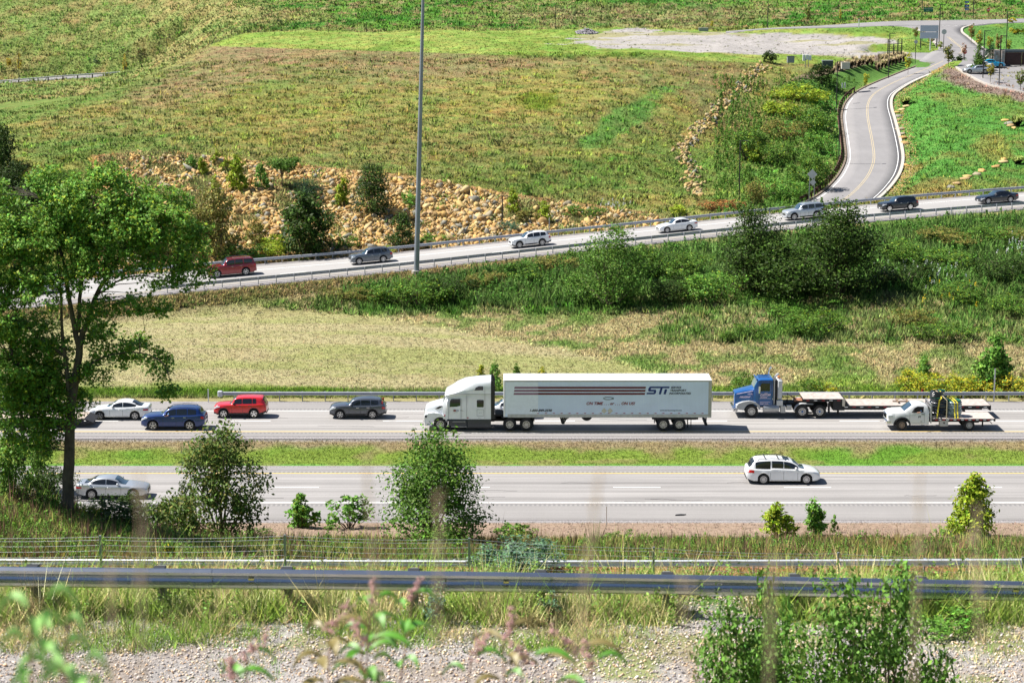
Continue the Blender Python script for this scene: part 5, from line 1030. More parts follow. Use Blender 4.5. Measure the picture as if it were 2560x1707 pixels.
guardrail('brown_guardrail', 'dark brown rail beside the crossing road at the upper right', BR, 5.5, .6, -1, M_BROWNR, M_BROWNR, (.25, .25), ptop=.0)
LR = [tuple(v) for v in resample([tuple(PY(px, py, 515)-Vector((0, 0, .55))) for px, py in ((-120, 210), (0, 203), (150, 191), (300, 181), (418, 174))], 20)]
guardrail('guardrail', 'distant guardrail below the light poles at the upper left', LR, 3.81, .55, -1, block=.14, mp=M_BRONZE, post=(.3, .2))
# tall mast
gp = PY(1041, 703, 209.5); mz = float(gz(gp.x, gp.y)); t = empty('high_mast_pole', (gp.x, gp.y, mz)); tag(t, 'tall grey tapering mast rising out of the top of the photo beside the ramp', 'mast')
q = MB(); q.tube([(0, 0, -.5), (.33, 0, 10), (.66, 0, 20), (.99, 0, 30), (1.25, 0, 38)], [.29, .245, .20, .15, .12], 14); q.build('pole', mat('grey_blue_galvanised_mast', (.24, .27, .31), .5, .3, noise=.08, nscale=.5), t, smooth=60)
q = MB(); q.tube([(1.25+1.1*math.cos(a), 1.1*math.sin(a), 38) for a in np.linspace(0, 2*math.pi, 20)], .06, 6)
for k in range(6): a = k*math.pi/3; q.cyl((1.25+1.2*math.cos(a), 1.2*math.sin(a), 37.9), 'z', .25, .5, 10)
q.build('lamp_ring', M_ALUM, t)
q = MB(); q.cyl((0, 0, .15), 'z', .5, .5, 12); q.build('base_plate', M_KERB, t)
q = MB(); P = [(-1.75, -.9)]+[(1.75*math.cos(a), .1+.95*math.sin(a)) for a in np.linspace(math.pi, 0, 14)]+[(1.75, -.9)]; q.prism(P, -.15, .15); P = [(-1.35, -.9)]+[(1.35*math.cos(a), .0+.70*math.sin(a)) for a in np.linspace(math.pi, 0, 14)]+[(1.35, -.9)]; q.prism(P, -.19, -.15)
o = q.build('culvert_headwall', mat('weathered_concrete', (.34, .31, .26), .9, noise=.25, nscale=2), None); tag(o, 'arched concrete headwall behind the foot of the tall mast', 'headwall'); hp = PY(1042, 694, 211.5); o.location = hp
# bronze light poles
def pole_mesh(hgt):
    t = empty('light_pole'); q = MB(); q.box(-.07, .07, -.07, .07, 0, hgt); q.build('pole', M_BRONZE, t)
    q = MB(); q.box(-.2, .2, -.2, .2, -.6, .12, .02); q.build('concrete_base', M_KERB, t)
    q = MB(); q.box(.07, .75, -.04, .04, hgt-.12, hgt-.04); q.box(.45, 1.0, -.16, .16, hgt-.14, hgt-.05, .02); q.build('lamp_head', M_BRONZE, t); return t
LP0 = pole_mesh(8.2); first = True
for x, y, dy, hg, lab in [(1362, 495, 355, 8.0, 'dark light pole beside the row of tan ornamental grasses'), (1020, 735, 332, 8.0, 'dark light pole at the bend of the brown guardrail'), (1035, 1100, 289, 8.0, 'dark light pole halfway down the winding road'), (385, 1345, 252, 8.0, 'dark light pole on the bushy bank behind the silver off-road SUV'),
        (1690, 332, 390, 8.2, 'dark light pole by the back of the large road sign'), (2130, 330, 372, 8.2, 'dark light pole on the lawn behind the stone enclosure'), (1978, 512, 338, 8.0, 'dark light pole beside the parked silver coupe'), (2083, 568, 331, 8.2, 'dark light pole on the mulch bed in front of the car park'),
        (572, 182, 424, 8.5, 'dark light pole at the back of the gravel pad'), (1580, 128, 430, 9.0, 'dark light pole left of the green road sign'), (1915, 108, 428, 9.0, 'dark light pole right of the blue route signs')]:
    t = LP0 if first else dup(LP0); first = False; px, py = z3(x, y); p = PY(px, py, dy); g_ = float(gz(p.x, p.y)); t.location = (p.x, p.y, g_ if abs(g_-p.z) < 1.5 else p.z); t.scale = (1, 1, hg/8.2); tag(t, lab, 'light pole', 'dark light poles along the roads')
for px, py, dy, hg, lab in [(419, 172, 519, 8.0, 'dark light pole at the end of the distant guardrail'), (48, 196, 519, 7.4, 'dark light pole at the far left behind the distant guardrail'), (1389, 80, 430, 5.6, 'dark light pole on the far slope in the middle of the top edge'), (916, 82, 428, 2.2, 'short dark post at the back of the pale plateau'), (517, 640, 236, 6.6, 'dark light pole among the yellow bushes beside the big tree crown'), (1256, 590, 236, 4.8, 'dark light pole in the rock slope above the white SUV')]:
    t = dup(LP0); p = PY(px, py, dy); t.location = p; t.scale = (1, 1, hg/8.2); tag(t, lab, 'light pole', 'dark light poles along the roads')
# signs
M_SGREY = mat('sign_back_aluminium', (.45, .48, .50), .5, .3); M_SGREEN = mat('green_sign_face', (.0, .14, .08), .5); M_SBLUE = mat('blue_sign_face', (.01, .08, .38), .5); M_SRED = mat('red_sign_face', (.6, .02, .03), .5); M_SWHITE = mat('white_sign_face', (.8, .8, .8), .5); M_WPOST = mat('white_post', (.75, .75, .72), .6)
def stand(name, label, px, py, Y, cat='sign'): p = PY(px, py, Y); t = empty(name, p); tag(t, label, cat); return t
def posts(t, xs, h, m=M_BRONZE, w_=.05):
    for x in xs: q = MB(); q.box(x-w_, x+w_, .02, .02+2*w_, -.5, h); q.build('post', m, t)
t = stand('road_sign', 'pair of diamond warning signs seen from behind beside the ramp guardrail', 2029, 497, 243); posts(t, (-.3, .3), 3.0, M_GALVP, .04)
for cx, cz, r in ((0, 3.0, .62), (.1, 2.0, .42)): q = MB(); q.prism([(cx-r, cz), (cx, cz-r), (cx+r, cz), (cx, cz+r)], -.02, 0); q.build('sign_panel', M_SGREY, t)
px, py = z3(1620, 128); t = stand('road_sign', 'green road sign with white lettering on the far slope', px, py, 433); t.scale = (.6, .6, .52); posts(t, (-1.0, 1.0), 4.2)
q = MB(); q.box(-1.75, 1.75, -.03, .02, 3.0, 4.9); q.build('sign_panel', M_SGREEN, t); q = MB(); q.text('SOUTHPOINTE', .42, (-1.45, -.04, 4.15)); q.text('PKWY', .42, (-.7, -.04, 3.45)); q.prism([(1.2, 4.1), (1.5, 4.3), (1.2, 4.5)], -.045, -.035); q.build('lettering', M_SWHITE, t, recalc=False)
px, py = z3(1871, 128); t = stand('route_sign', 'blue interstate route signs 70 and 79 stacked on two posts', px, py, 433); t.scale = (.56, .56, .50); posts(t, (-.55, .55), 6.0)
q = MB(); q.box(-.75, .75, -.03, .02, 3.8, 4.7); q.prism([(-.85, 5.9), (-.95, 6.1), (-.6, 6.2), (0, 6.12), (.6, 6.2), (.95, 6.1), (.85, 5.9), (.85, 5.4), (0, 4.85), (-.85, 5.4)], -.03, .02); q.prism([(-.75, 7.4), (-.8, 7.6), (0, 7.7), (.8, 7.6), (.75, 7.4), (.75, 6.9), (0, 6.75), (-.75, 6.9)], -.03, .02); q.build('sign_panel', M_SBLUE, t)
q = MB(); q.text('79', .75, (0, -.05, 5.25), align='CENTER', bold=.02); q.text('70', .6, (0, -.05, 6.95), align='CENTER', bold=.02); q.box(-.4, .3, -.05, -.04, 4.15, 4.3); q.prism([(.3, 4.05), (.55, 4.22), (.3, 4.4)], -.05, -.04); q.build('lettering', M_SWHITE, t, recalc=False)
q = MB(); q.box(-.85, .85, -.05, -.035, 6.13, 6.3); q.build('red_band', M_SRED, t)
def stop_sign(label, px, py, Y, zc, r, face=True):
    t = stand('stop_sign' if face else 'road_sign', label, px, py, Y); posts(t, (0,), zc)
    o8 = lambda r_: [(r_*math.cos(R(22.5+45*k)), zc+r_*math.sin(R(22.5+45*k))) for k in range(8)]
    q = MB(); q.prism(o8(r), -.03, 0); q.build('sign_panel', M_SRED if face else M_SGREY, t)
    if face: q = MB(); q.text('STOP', r*.72, (0, -.05, zc-r*.27), align='CENTER', bold=.01); q.build('lettering', M_SWHITE, t, recalc=False)
    return t
stop_sign('red stop sign on a post behind the crossing road', *z3(2012, 132), 431, 2.1, .42); stop_sign('red stop sign beside the pinkish young tree at the car park entrance', *z3(1857, 425), 358, 2.3, .42)
stop_sign('grey back of a stop sign on a post beside the junction road', *z3(1722, 300), 383, 2.6, .5, False); stop_sign('grey sign back on a slim post at the tip of the lower lawn', *z3(1537, 400), 362, 3.4, .35, False)
px, py = z3(1625, 298); t = stand('billboard_sign', 'large two-panel road sign seen from behind above the junction', px, py, 387); 
for x in (-1.55, 1.55): q = MB(); q.box(x-.1, x+.1, .05, .2, -.5, 3.8); q.build('post', M_BRONZE, t)
for z0 in (1.3, 2.6): q = MB(); q.box(-1.75, 1.75, -.05, .03, z0, z0+1.2); q.build('sign_panel', mat('pale_blue_grey_panel', (.42, .48, .58), .5), t)
def simple(name, label, cat, px, py, Y, parts, rotz=0):
    t = stand(name, label, px, py, Y, cat)
    for nm, m, boxes in parts:
        q = MB()
        for b_ in boxes: q.box(*b_)
        q.build(nm, m, t)
    t.rotation_euler[2] = rotz; return t
for x, y, Y, hh, lab in ((1633, 325, 386, 2.2, 'white marker post on the lawn tip under the large sign back'), (1168, 178, 410, 1.6, 'white marker post at the edge of the crossing road'), (2052, 272, 372, 1.5, 'x')):
    if lab != 'x': simple('marker_post', lab, 'post', *z3(x, y), Y, [('post', M_WPOST, [(-.1, .1, -.05, .05, -.2, hh)])])
simple('marker_post', 'slim white marker post standing in the gravel pad', 'post', 1655, 115, 395, [('post', M_WPOST, [(-.12, .12, -.05, .05, 0, 1.3)])]); simple('marker_post', 'slim white marker post behind the gravel pad edge', 'post', 1635, 104, 410, [('post', M_WPOST, [(-.12, .12, -.05, .05, 0, 1.1)])])
simple('delineator_post', 'white delineator post left of the highway guardrail end', 'post', 521, 1006, YZ(1006), [('post', M_WPOST, [(-.04, .04, -.02, .02, 0, 1.15)])])
simple('delineator_post', 'thin white delineator leaning beside the near carriageway', 'post', 1516, 1311, 124.5, [('post', M_WPOST, [(-.03, .03, -.02, .02, 0, 1.25)])])
simple('marker_post', 'red and white marker post behind the highway guardrail', 'post', 2305, 1001, YZ(1000), [('post', M_WPOST, [(-.04, .04, -.02, .02, 0, 1.0)]), ('red_top', M_SRED, [(-.06, .06, -.03, .03, .75, 1.0)])])
simple('sign_post', 'tall thin galvanised post behind the highway guardrail at the right', 'post', 2484, 1009, YZ(1004), [('post', M_GALV, [(-.05, .05, -.03, .03, 0, 3.0)])])
simple('sign_post', 'galvanised post with small sign among bushes behind the ramp guardrail', 'post', 713, 660, 226, [('post', M_GALV, [(-.05, .05, -.03, .03, 0, 2.6)]), ('sign_panel', M_SGREY, [(-.22, .22, -.05, -.03, 1.9, 2.6)])])
simple('sign_post', 'galvanised post in front of the yellow saplings above the white SUV', 'post', 1373, 590, 233, [('post', M_GALV, [(-.05, .05, -.03, .03, 0, 2.2)])])
M_UBOX = mat('grey_utility_box', (.26, .28, .30), .6); M_UBG = mat('dark_green_utility_box', (.05, .07, .07), .6); M_UBE = mat('beige_utility_box', (.5, .47, .42), .6)
simple('utility_box', 'grey utility box left of the white meter cabinets', 'utility box', *z3(722, 412), 347, [('cabinet', M_UBOX, [(-.6, .6, -.4, .4, 0, 1.1, .03)]), ('lid', M_UBG, [(-.64, .64, -.44, .44, 1.1, 1.16)])])
simple('meter_cabinet', 'white cluster of meter cabinets on legs above the bushy bank', 'utility box', *z3(828, 430), 347, [('cabinet', M_SWHITE, [(-.75, -.3, -.15, .15, .8, 1.9, .03), (-.22, .25, -.15, .15, 1.0, 1.9, .03), (.3, .75, -.15, .15, .9, 1.8, .03)]), ('leg', M_SGREY, [(-.3, -.22, -.05, .05, -.3, 1.2), (.25, .32, -.05, .05, -.3, 1.2)])])
simple('utility_box', 'large dark green transformer box with grey top', 'utility box', *z3(962, 448), 345, [('cabinet', M_UBG, [(-.9, .9, -.6, .6, 0, 1.3, .03)]), ('lid', M_UBOX, [(-.95, .95, -.65, .65, 1.3, 1.38)])])
simple('utility_box', 'beige utility box between the transformer and the ornamental grasses', 'utility box', *z3(1080, 452), 345, [('cabinet', M_UBE, [(-.7, .7, -.5, .5, 0, 1.1, .03)]), ('lid', M_KERB, [(-.74, .74, -.54, .54, 1.1, 1.16)])])
simple('electric_box', 'grey electrical box on posts in front of the rough far slope', 'utility box', *z3(153, 217), 424, [('cabinet', M_UBOX, [(-1.0, 1.0, -.2, .2, .3, 1.1, .03)]), ('leg', M_BRONZE, [(-.8, -.65, -.1, .1, -.3, .4), (.65, .8, -.1, .1, -.3, .4)])])
simple('hydrant_valve', 'small grey valve boxes on the lawn by the brown guardrail bend', 'valve box', *z3(1068, 572), 336, [('pipe', M_SGREY, [(-.3, -.1, -.1, .1, -.1, .7, .02), (.15, .35, -.1, .1, -.1, .8, .02)])])
# gate beside the gravel pad
t = stand('field_gate', 'dark tubular gate between posts at the right end of the gravel pad', *z3(1402, 348), 366, cat='gate')
for x in (-1.25, -.2, .55, 1.25): q = MB(); q.box(x-.09, x+.09, -.09, .09, -.2, 2.5 if abs(x) > .4 else 1.6); q.build('gate_post', M_BRONZE, t)
q = MB()
for z_ in (.4, .8, 1.2, 1.6): q.tube([(-1.25, 0, z_), (1.25, 0, z_+.1)], .05, 5)
q.build('gate_rails', M_BRONZE, t)
# stone enclosure with brown gates
t = stand('stone_enclosure', 'stone-walled bin enclosure with dark brown timber gates and grey coping', *z3(2110, 428), 352, cat='enclosure')
M_STONE = bpy.data.materials.new('rubble_stone_wall'); M_STONE.use_nodes = True; n = M_STONE.node_tree; v_ = n.nodes.new('ShaderNodeTexVoronoi'); v_.inputs['Scale'].default_value = 2.4; tc = n.nodes.new('ShaderNodeTexCoord'); n.links.new(tc.outputs['Object'], v_.inputs['Vector']); cr = n.nodes.new('ShaderNodeValToRGB'); cr.color_ramp.elements[0].color = (.18, .13, .1, 1); cr.color_ramp.elements[1].color = (.42, .36, .32, 1); n.links.new(v_.outputs['Color'], cr.inputs[0]); n.links.new(cr.outputs[0], n.nodes['Principled BSDF'].inputs['Base Color']); n.nodes['Principled BSDF'].inputs['Roughness'].default_value = .9
q = MB(); q.box(-.35, .2, -.3, .3, -.3, 2.6); q.box(.2, 9, 4.0, 4.4, -.3, 2.5); q.prism([(-1.6, -.3), (-.35, -.3), (-.35, 2.6), (-1.6, 2.6)], .1, 4.3); q.build('stone_wall', M_STONE, t)
q = MB(); q.box(.2, 9, 3.9, 4.5, 2.5, 2.62); q.box(.25, 4.2, .3, .9, 2.25, 2.62, .02); q.box(4.3, 9, .3, .9, 2.25, 2.62, .02); q.build('coping', mat('slate_grey_coping', (.10, .13, .15), .6), t)
for x0 in (.3, 3.3, 6.2): q = MB(); q.box(x0, x0+2.85, -.02, .08, .05, 2.2); q.box(x0+.1, x0+.2, -.06, -.02, .05, 2.2); q.prism([(x0+.2, .2), (x0+.4, .2), (x0+2.75, 2.1), (x0+2.55, 2.1)], -.05, -.02); q.build('timber_gate', mat('dark_brown_gate', (.045, .022, .02), .8, noise=.2), t)
# wire fence
FP = [(250+k*461.5, 54+k*.0) for k in range(-1, 7)]; t = empty('wire_fence', (0, 54, 18.6)); tag(t, 'woven wire fence on thin steel posts behind the foreground guardrail', 'fence'); pts = []
for k, (px, Y) in enumerate(FP):
    z = H-54*slope(np.interp(px, [0, 252, 733, 1215, 1663, 2127, 2560], [1336, 1338, 1336, 1345, 1368, 1381, 1392])); x = xat(px, 54, z); pts.append((x, 0, z-18.6)); q = MB(); q.box(x-.03, x+.03, -.03, .03, z-18.6-1.6, z-18.6); q.build('post', M_GALVP, t)
q = MB()
for dz in (.04, .13, .28, .44, .6, .76, .92, 1.05):
    P = []
    for (a, b_) in zip(pts, pts[1:]):
        for i in range(6): f_ = i/6; P.append((a[0]+(b_[0]-a[0])*f_, 0, a[2]+(b_[2]-a[2])*f_-dz-.06*math.sin(math.pi*f_)))
    q.tube(P, .0045, 4, cap=False)
x = pts[0][0]
while x < pts[-1][0]: z = float(np.interp(x, [p[0] for p in pts], [p[2] for p in pts])); q.box(x-.003, x+.003, -.002, .002, z-1.1, z-.14); x += .3
q.build('wire_mesh', M_GALV, t)
# ------------------------------------------------------------------ foliage
M_LEAF = attrmat('living_leaves', .55, .25, .12, upn=.3); M_GRASS = attrmat('grass_blades', .8, .2, .12, upn=.72); M_BARK = mat('grey_brown_bark', (.085, .07, .058), .95, noise=.4, nscale=2.5, bump=1); M_STEM = mat('brown_twigs', (.12, .09, .06), .9)
LEAFC = dict(dark=(.036, .068, .011), mid=(.095, .185, .026), bright=(.14, .29, .045), yg=(.28, .36, .03), yellow=(.50, .42, .035), olive=(.20, .19, .045), rust=(.32, .15, .05), blue=(.12, .21, .12), conif=(.025, .07, .03), pink=(.32, .20, .14), maple=(.15, .30, .045), redg=(.095, .15, .03), tan=(.42, .33, .2))
def unit(v): return v/np.maximum(np.linalg.norm(v, axis=1, keepdims=True), 1e-9)
def leaves(centres, size, col, rg, var=.35, up=.35, accent=None, acc=0, lobed=False, droop=0, out=None):
    """folded leaf blades at the given points -> V, F, col"""
    n = len(centres); nrm = rg.normal(size=(n, 3)); nrm[:, 2] += up*2
    if out is not None: nrm += out*1.2
    nrm = unit(nrm); a = unit(np.cross(nrm, rg.normal(size=(n, 3)))); b = np.cross(nrm, a); s = (size*rg.uniform(.6, 1.35, n))[:, None]
    if droop: a[:, 2] -= droop; a = unit(a)
    if lobed:
        ang = np.array([0, .55, .95, 1.5, 2.1, 3.14, -2.1, -1.5, -.95, -.55]); rad = np.array([1.0, .45, .85, .35, .55, .5, .55, .35, .85, .45])*.62
        V = np.stack([centres+s*(a*math.cos(t)*r+b*math.sin(t)*r)-nrm*s*abs(math.sin(t))*r*.25 for t, r in zip(ang, rad)], 1)
        F_ = np.array([[0, 1, 9, 9], [1, 2, 3, 9], [9, 3, 7, 8], [3, 4, 6, 7], [4, 5, 6, 6]]); F_ = np.array([[0, 1, 5, 9], [1, 2, 3, 5], [9, 5, 7, 8], [3, 4, 5, 5], [5, 6, 7, 7]])[:3]
        k = 10; Fc = (np.arange(n)*k)[:, None, None]+F_[None]
    else:
        V = np.stack([centres-a*s*.5, centres+b*s*.28-nrm*s*.06, centres+a*s*.5-nrm*s*.08, centres-b*s*.28-nrm*s*.06], 1); k = 4; Fc = (np.arange(n)*k)[:, None, None]+np.array([[0, 1, 2, 3]])[None]
    c = np.array(col)[None]*np.exp(rg.normal(0, var, (n, 1)))*np.exp(rg.normal(0, .10, (n, 3)))
    if accent is not None and acc: m = rg.random(n) < acc; c[m] = np.array(accent)*np.exp(rg.normal(0, .2, (m.sum(), 1)))
    return V.reshape(-1, 3), Fc.reshape(-1, 4), np.repeat(c, k, 0)
def clusters(blobs, ncl, rg, shell=.45):
    B = np.array([b[:6] for b in blobs], float); wt = np.array([b[6] if len(b) > 6 else b[3]*b[5] for b in blobs]); wt = wt/wt.sum(); k = rg.choice(len(B), ncl, p=wt)
    d = unit(rg.normal(size=(ncl, 3))); r = rg.uniform(shell, 1, ncl)**.6; P = B[k, :3]+d*B[k, 3:6]*r[:, None]; return P, d
def puff(P, D, per, rc, rg):
    n = len(P); o = rg.normal(size=(n*per, 3)); o = unit(o)*(rg.random((n*per, 1))**.5); R_ = np.repeat(rg.uniform(.6, 1.3, n)*rc, per)[:, None]; return np.repeat(P, per, 0)+o*R_*np.array([1, 1, .7]), np.repeat(D, per, 0)
def limb(q, p0, p1, r0, r1, rg, sag=.1, n=5):
    p0 = np.array(p0, float); p1 = np.array(p1, float); L_ = np.linalg.norm(p1-p0); pts = []
    for i in range(n+1):
        t = i/n; p = p0*(1-t)+p1*t; p = p+np.array([0, 0, math.sin(math.pi*t)*L_*sag])+rg.normal(0, L_*.02, 3)*(0 < i < n); pts.append(tuple(p))
    q.tube(pts, [r0+(r1-r0)*i/n for i in range(n+1)], 6, cap=False); return pts
_cache = {}
SHAPES = {
 'round': lambda: [(0, 0, .5, .42, .42, .42), (.2, .1, .42, .3, .3, .36), (-.22, -.1, .4, .3, .3, .34), (0, .1, .72, .28, .28, .25)],
 'low': lambda: [(0, 0, .4, .5, .45, .42), (.3, 0, .35, .32, .3, .34), (-.3, .1, .35, .32, .3, .36)],
 'cone': lambda: [(0, 0, .22, .38, .38, .22), (0, 0, .45, .3, .3, .25), (0.02, 0, .68, .2, .2, .22), (0, 0, .88, .1, .1, .14)],
 'saplings': lambda: [(-.2, 0, .3, .22, .22, .28), (.15, .1, .35, .25, .22, .34), (0, 0, .62, .16, .16, .25), (.2, 0, .7, .1, .1, .2), (-.2, .05, .62, .1, .1, .18), (.02, 0, .88, .08, .08, .14)],
 'umbrella': lambda: [(0, 0, .82, .5, .45, .17), (.15, 0, .75, .4, .4, .16)],
 'tree': lambda: [(0, 0, .66, .34, .34, .3), (.14, 0, .55, .26, .26, .22), (-.15, 0, .56, .25, .25, .22), (0, 0, .85, .18, .18, .16)],
 'lollipop': lambda: [(0, 0, .68, .26, .26, .3), (0, 0, .48, .2, .2, .14)],
 'tall': lambda: [(-.05, 0, .25, .42, .4, .24), (.1, 0, .5, .36, .34, .25), (-.08, 0, .68, .27, .27, .2), (.02, 0, .86, .16, .16, .15)]}
def shrub_mesh(shape, colr_, n, leaf, seed, per=26, rc=.13, accent=None, acc=.0, up=.35, lobed=False):
    key = (shape, colr_, n, leaf, seed, accent, acc)
    if key in _cache: return _cache[key]
    rg = np.random.default_rng(seed); bl = list(SHAPES[shape]())
    if shape not in ('lollipop',):
        for _ in range(7 if shape != 'cone' else 5):
            b0 = bl[rg.integers(len(bl))]; a_ = rg.uniform(0, 6.28); e_ = rg.uniform(.75, 1.15); s_ = rg.uniform(.22, .42); bl.append((b0[0]+math.cos(a_)*b0[3]*e_, b0[1]+math.sin(a_)*b0[4]*e_, min(b0[2]+rg.uniform(-.5, .8)*b0[5], .93), b0[3]*s_, b0[4]*s_, b0[5]*s_*1.3))
    ncl = max(n//per, 6); P, D = clusters(bl, ncl, rg, .35); Q, DD = puff(P, D, per, rc, rg)
    V, Fc, cc = leaves(Q, leaf, LEAFC[colr_], rg, .32, up, LEAFC[accent] if accent else None, acc, lobed, out=DD); lo = Q[:, 2].min()
    me = npmesh('crown', V, Fc, M_LEAF, None, cc).data
    q = MB(); stems = 1 if shape in ('cone', 'lollipop', 'tree', 'umbrella') else 4
    if stems == 1:
        q.tube([(0, 0, -.05), (.01, 0, .3), (0, .01, .62)], [.022 if shape != 'lollipop' else .014, .016, .008], 6); base = [(0, 0, .25+.3*rg.random()) for _ in range(14)]
    else: base = [(rg.normal(0, .03), rg.normal(0, .03), -.04) for _ in range(14)]
    for k, b_ in enumerate(base): p = P[rg.integers(len(P))]; limb(q, b_, p, .010, .003, rg, .05, 3)
    st = q.build('stem', M_STEM, None); sm = st.data
    for o in list(C.objects):
        if o.data is me or o.data is sm: bpy.data.objects.remove(o)
    _cache[key] = (me, sm); return _cache[key]
def shrub(name, label, cat, pos, w_, h_, shape='round', col='mid', n=2600, leaf=.05, seed=1, group=None, accent=None, acc=0., rot=None, up=.35, lobed=False, trunk='stem'):
    me, sm = shrub_mesh(shape, col, n, leaf, seed, accent=accent, acc=acc, up=up, lobed=lobed); t = empty(name, pos); t.scale = (w_, w_, h_); t.rotation_euler = (0, 0, rng.uniform(0, 6.28) if rot is None else rot)
    c = bpy.data.objects.new('crown', me); C.objects.link(c); c.parent = t; s = bpy.data.objects.new(trunk, sm); C.objects.link(s); s.parent = t; tag(t, label, cat, group); return t
def D(x, y): return x*1.0884, y*1.0884
def at_ground(px, py, Y0=28): p = ground(px, py, Y0); return p
def pxm(p): return F/(p.y*cp+(H-p.z)*sp)
def plant(cx, by, wd, hg, shape, col, label, name='bush', cat='bush', n=2600, leaf=.05, seed=1, Y0=28, **kw):
    """cx, base y, width and height read on the 2352-wide view"""
    px, py = D(cx, by); p = at_ground(px, py, Y0); s = pxm(p); w_ = wd*1.0884/s; h_ = hg*1.0884/s; p = p-Vector((0, 0, .1)); return shrub(name, label, cat, p, w_*1.05, h_*1.04, shape, col, n, leaf, seed, **kw)
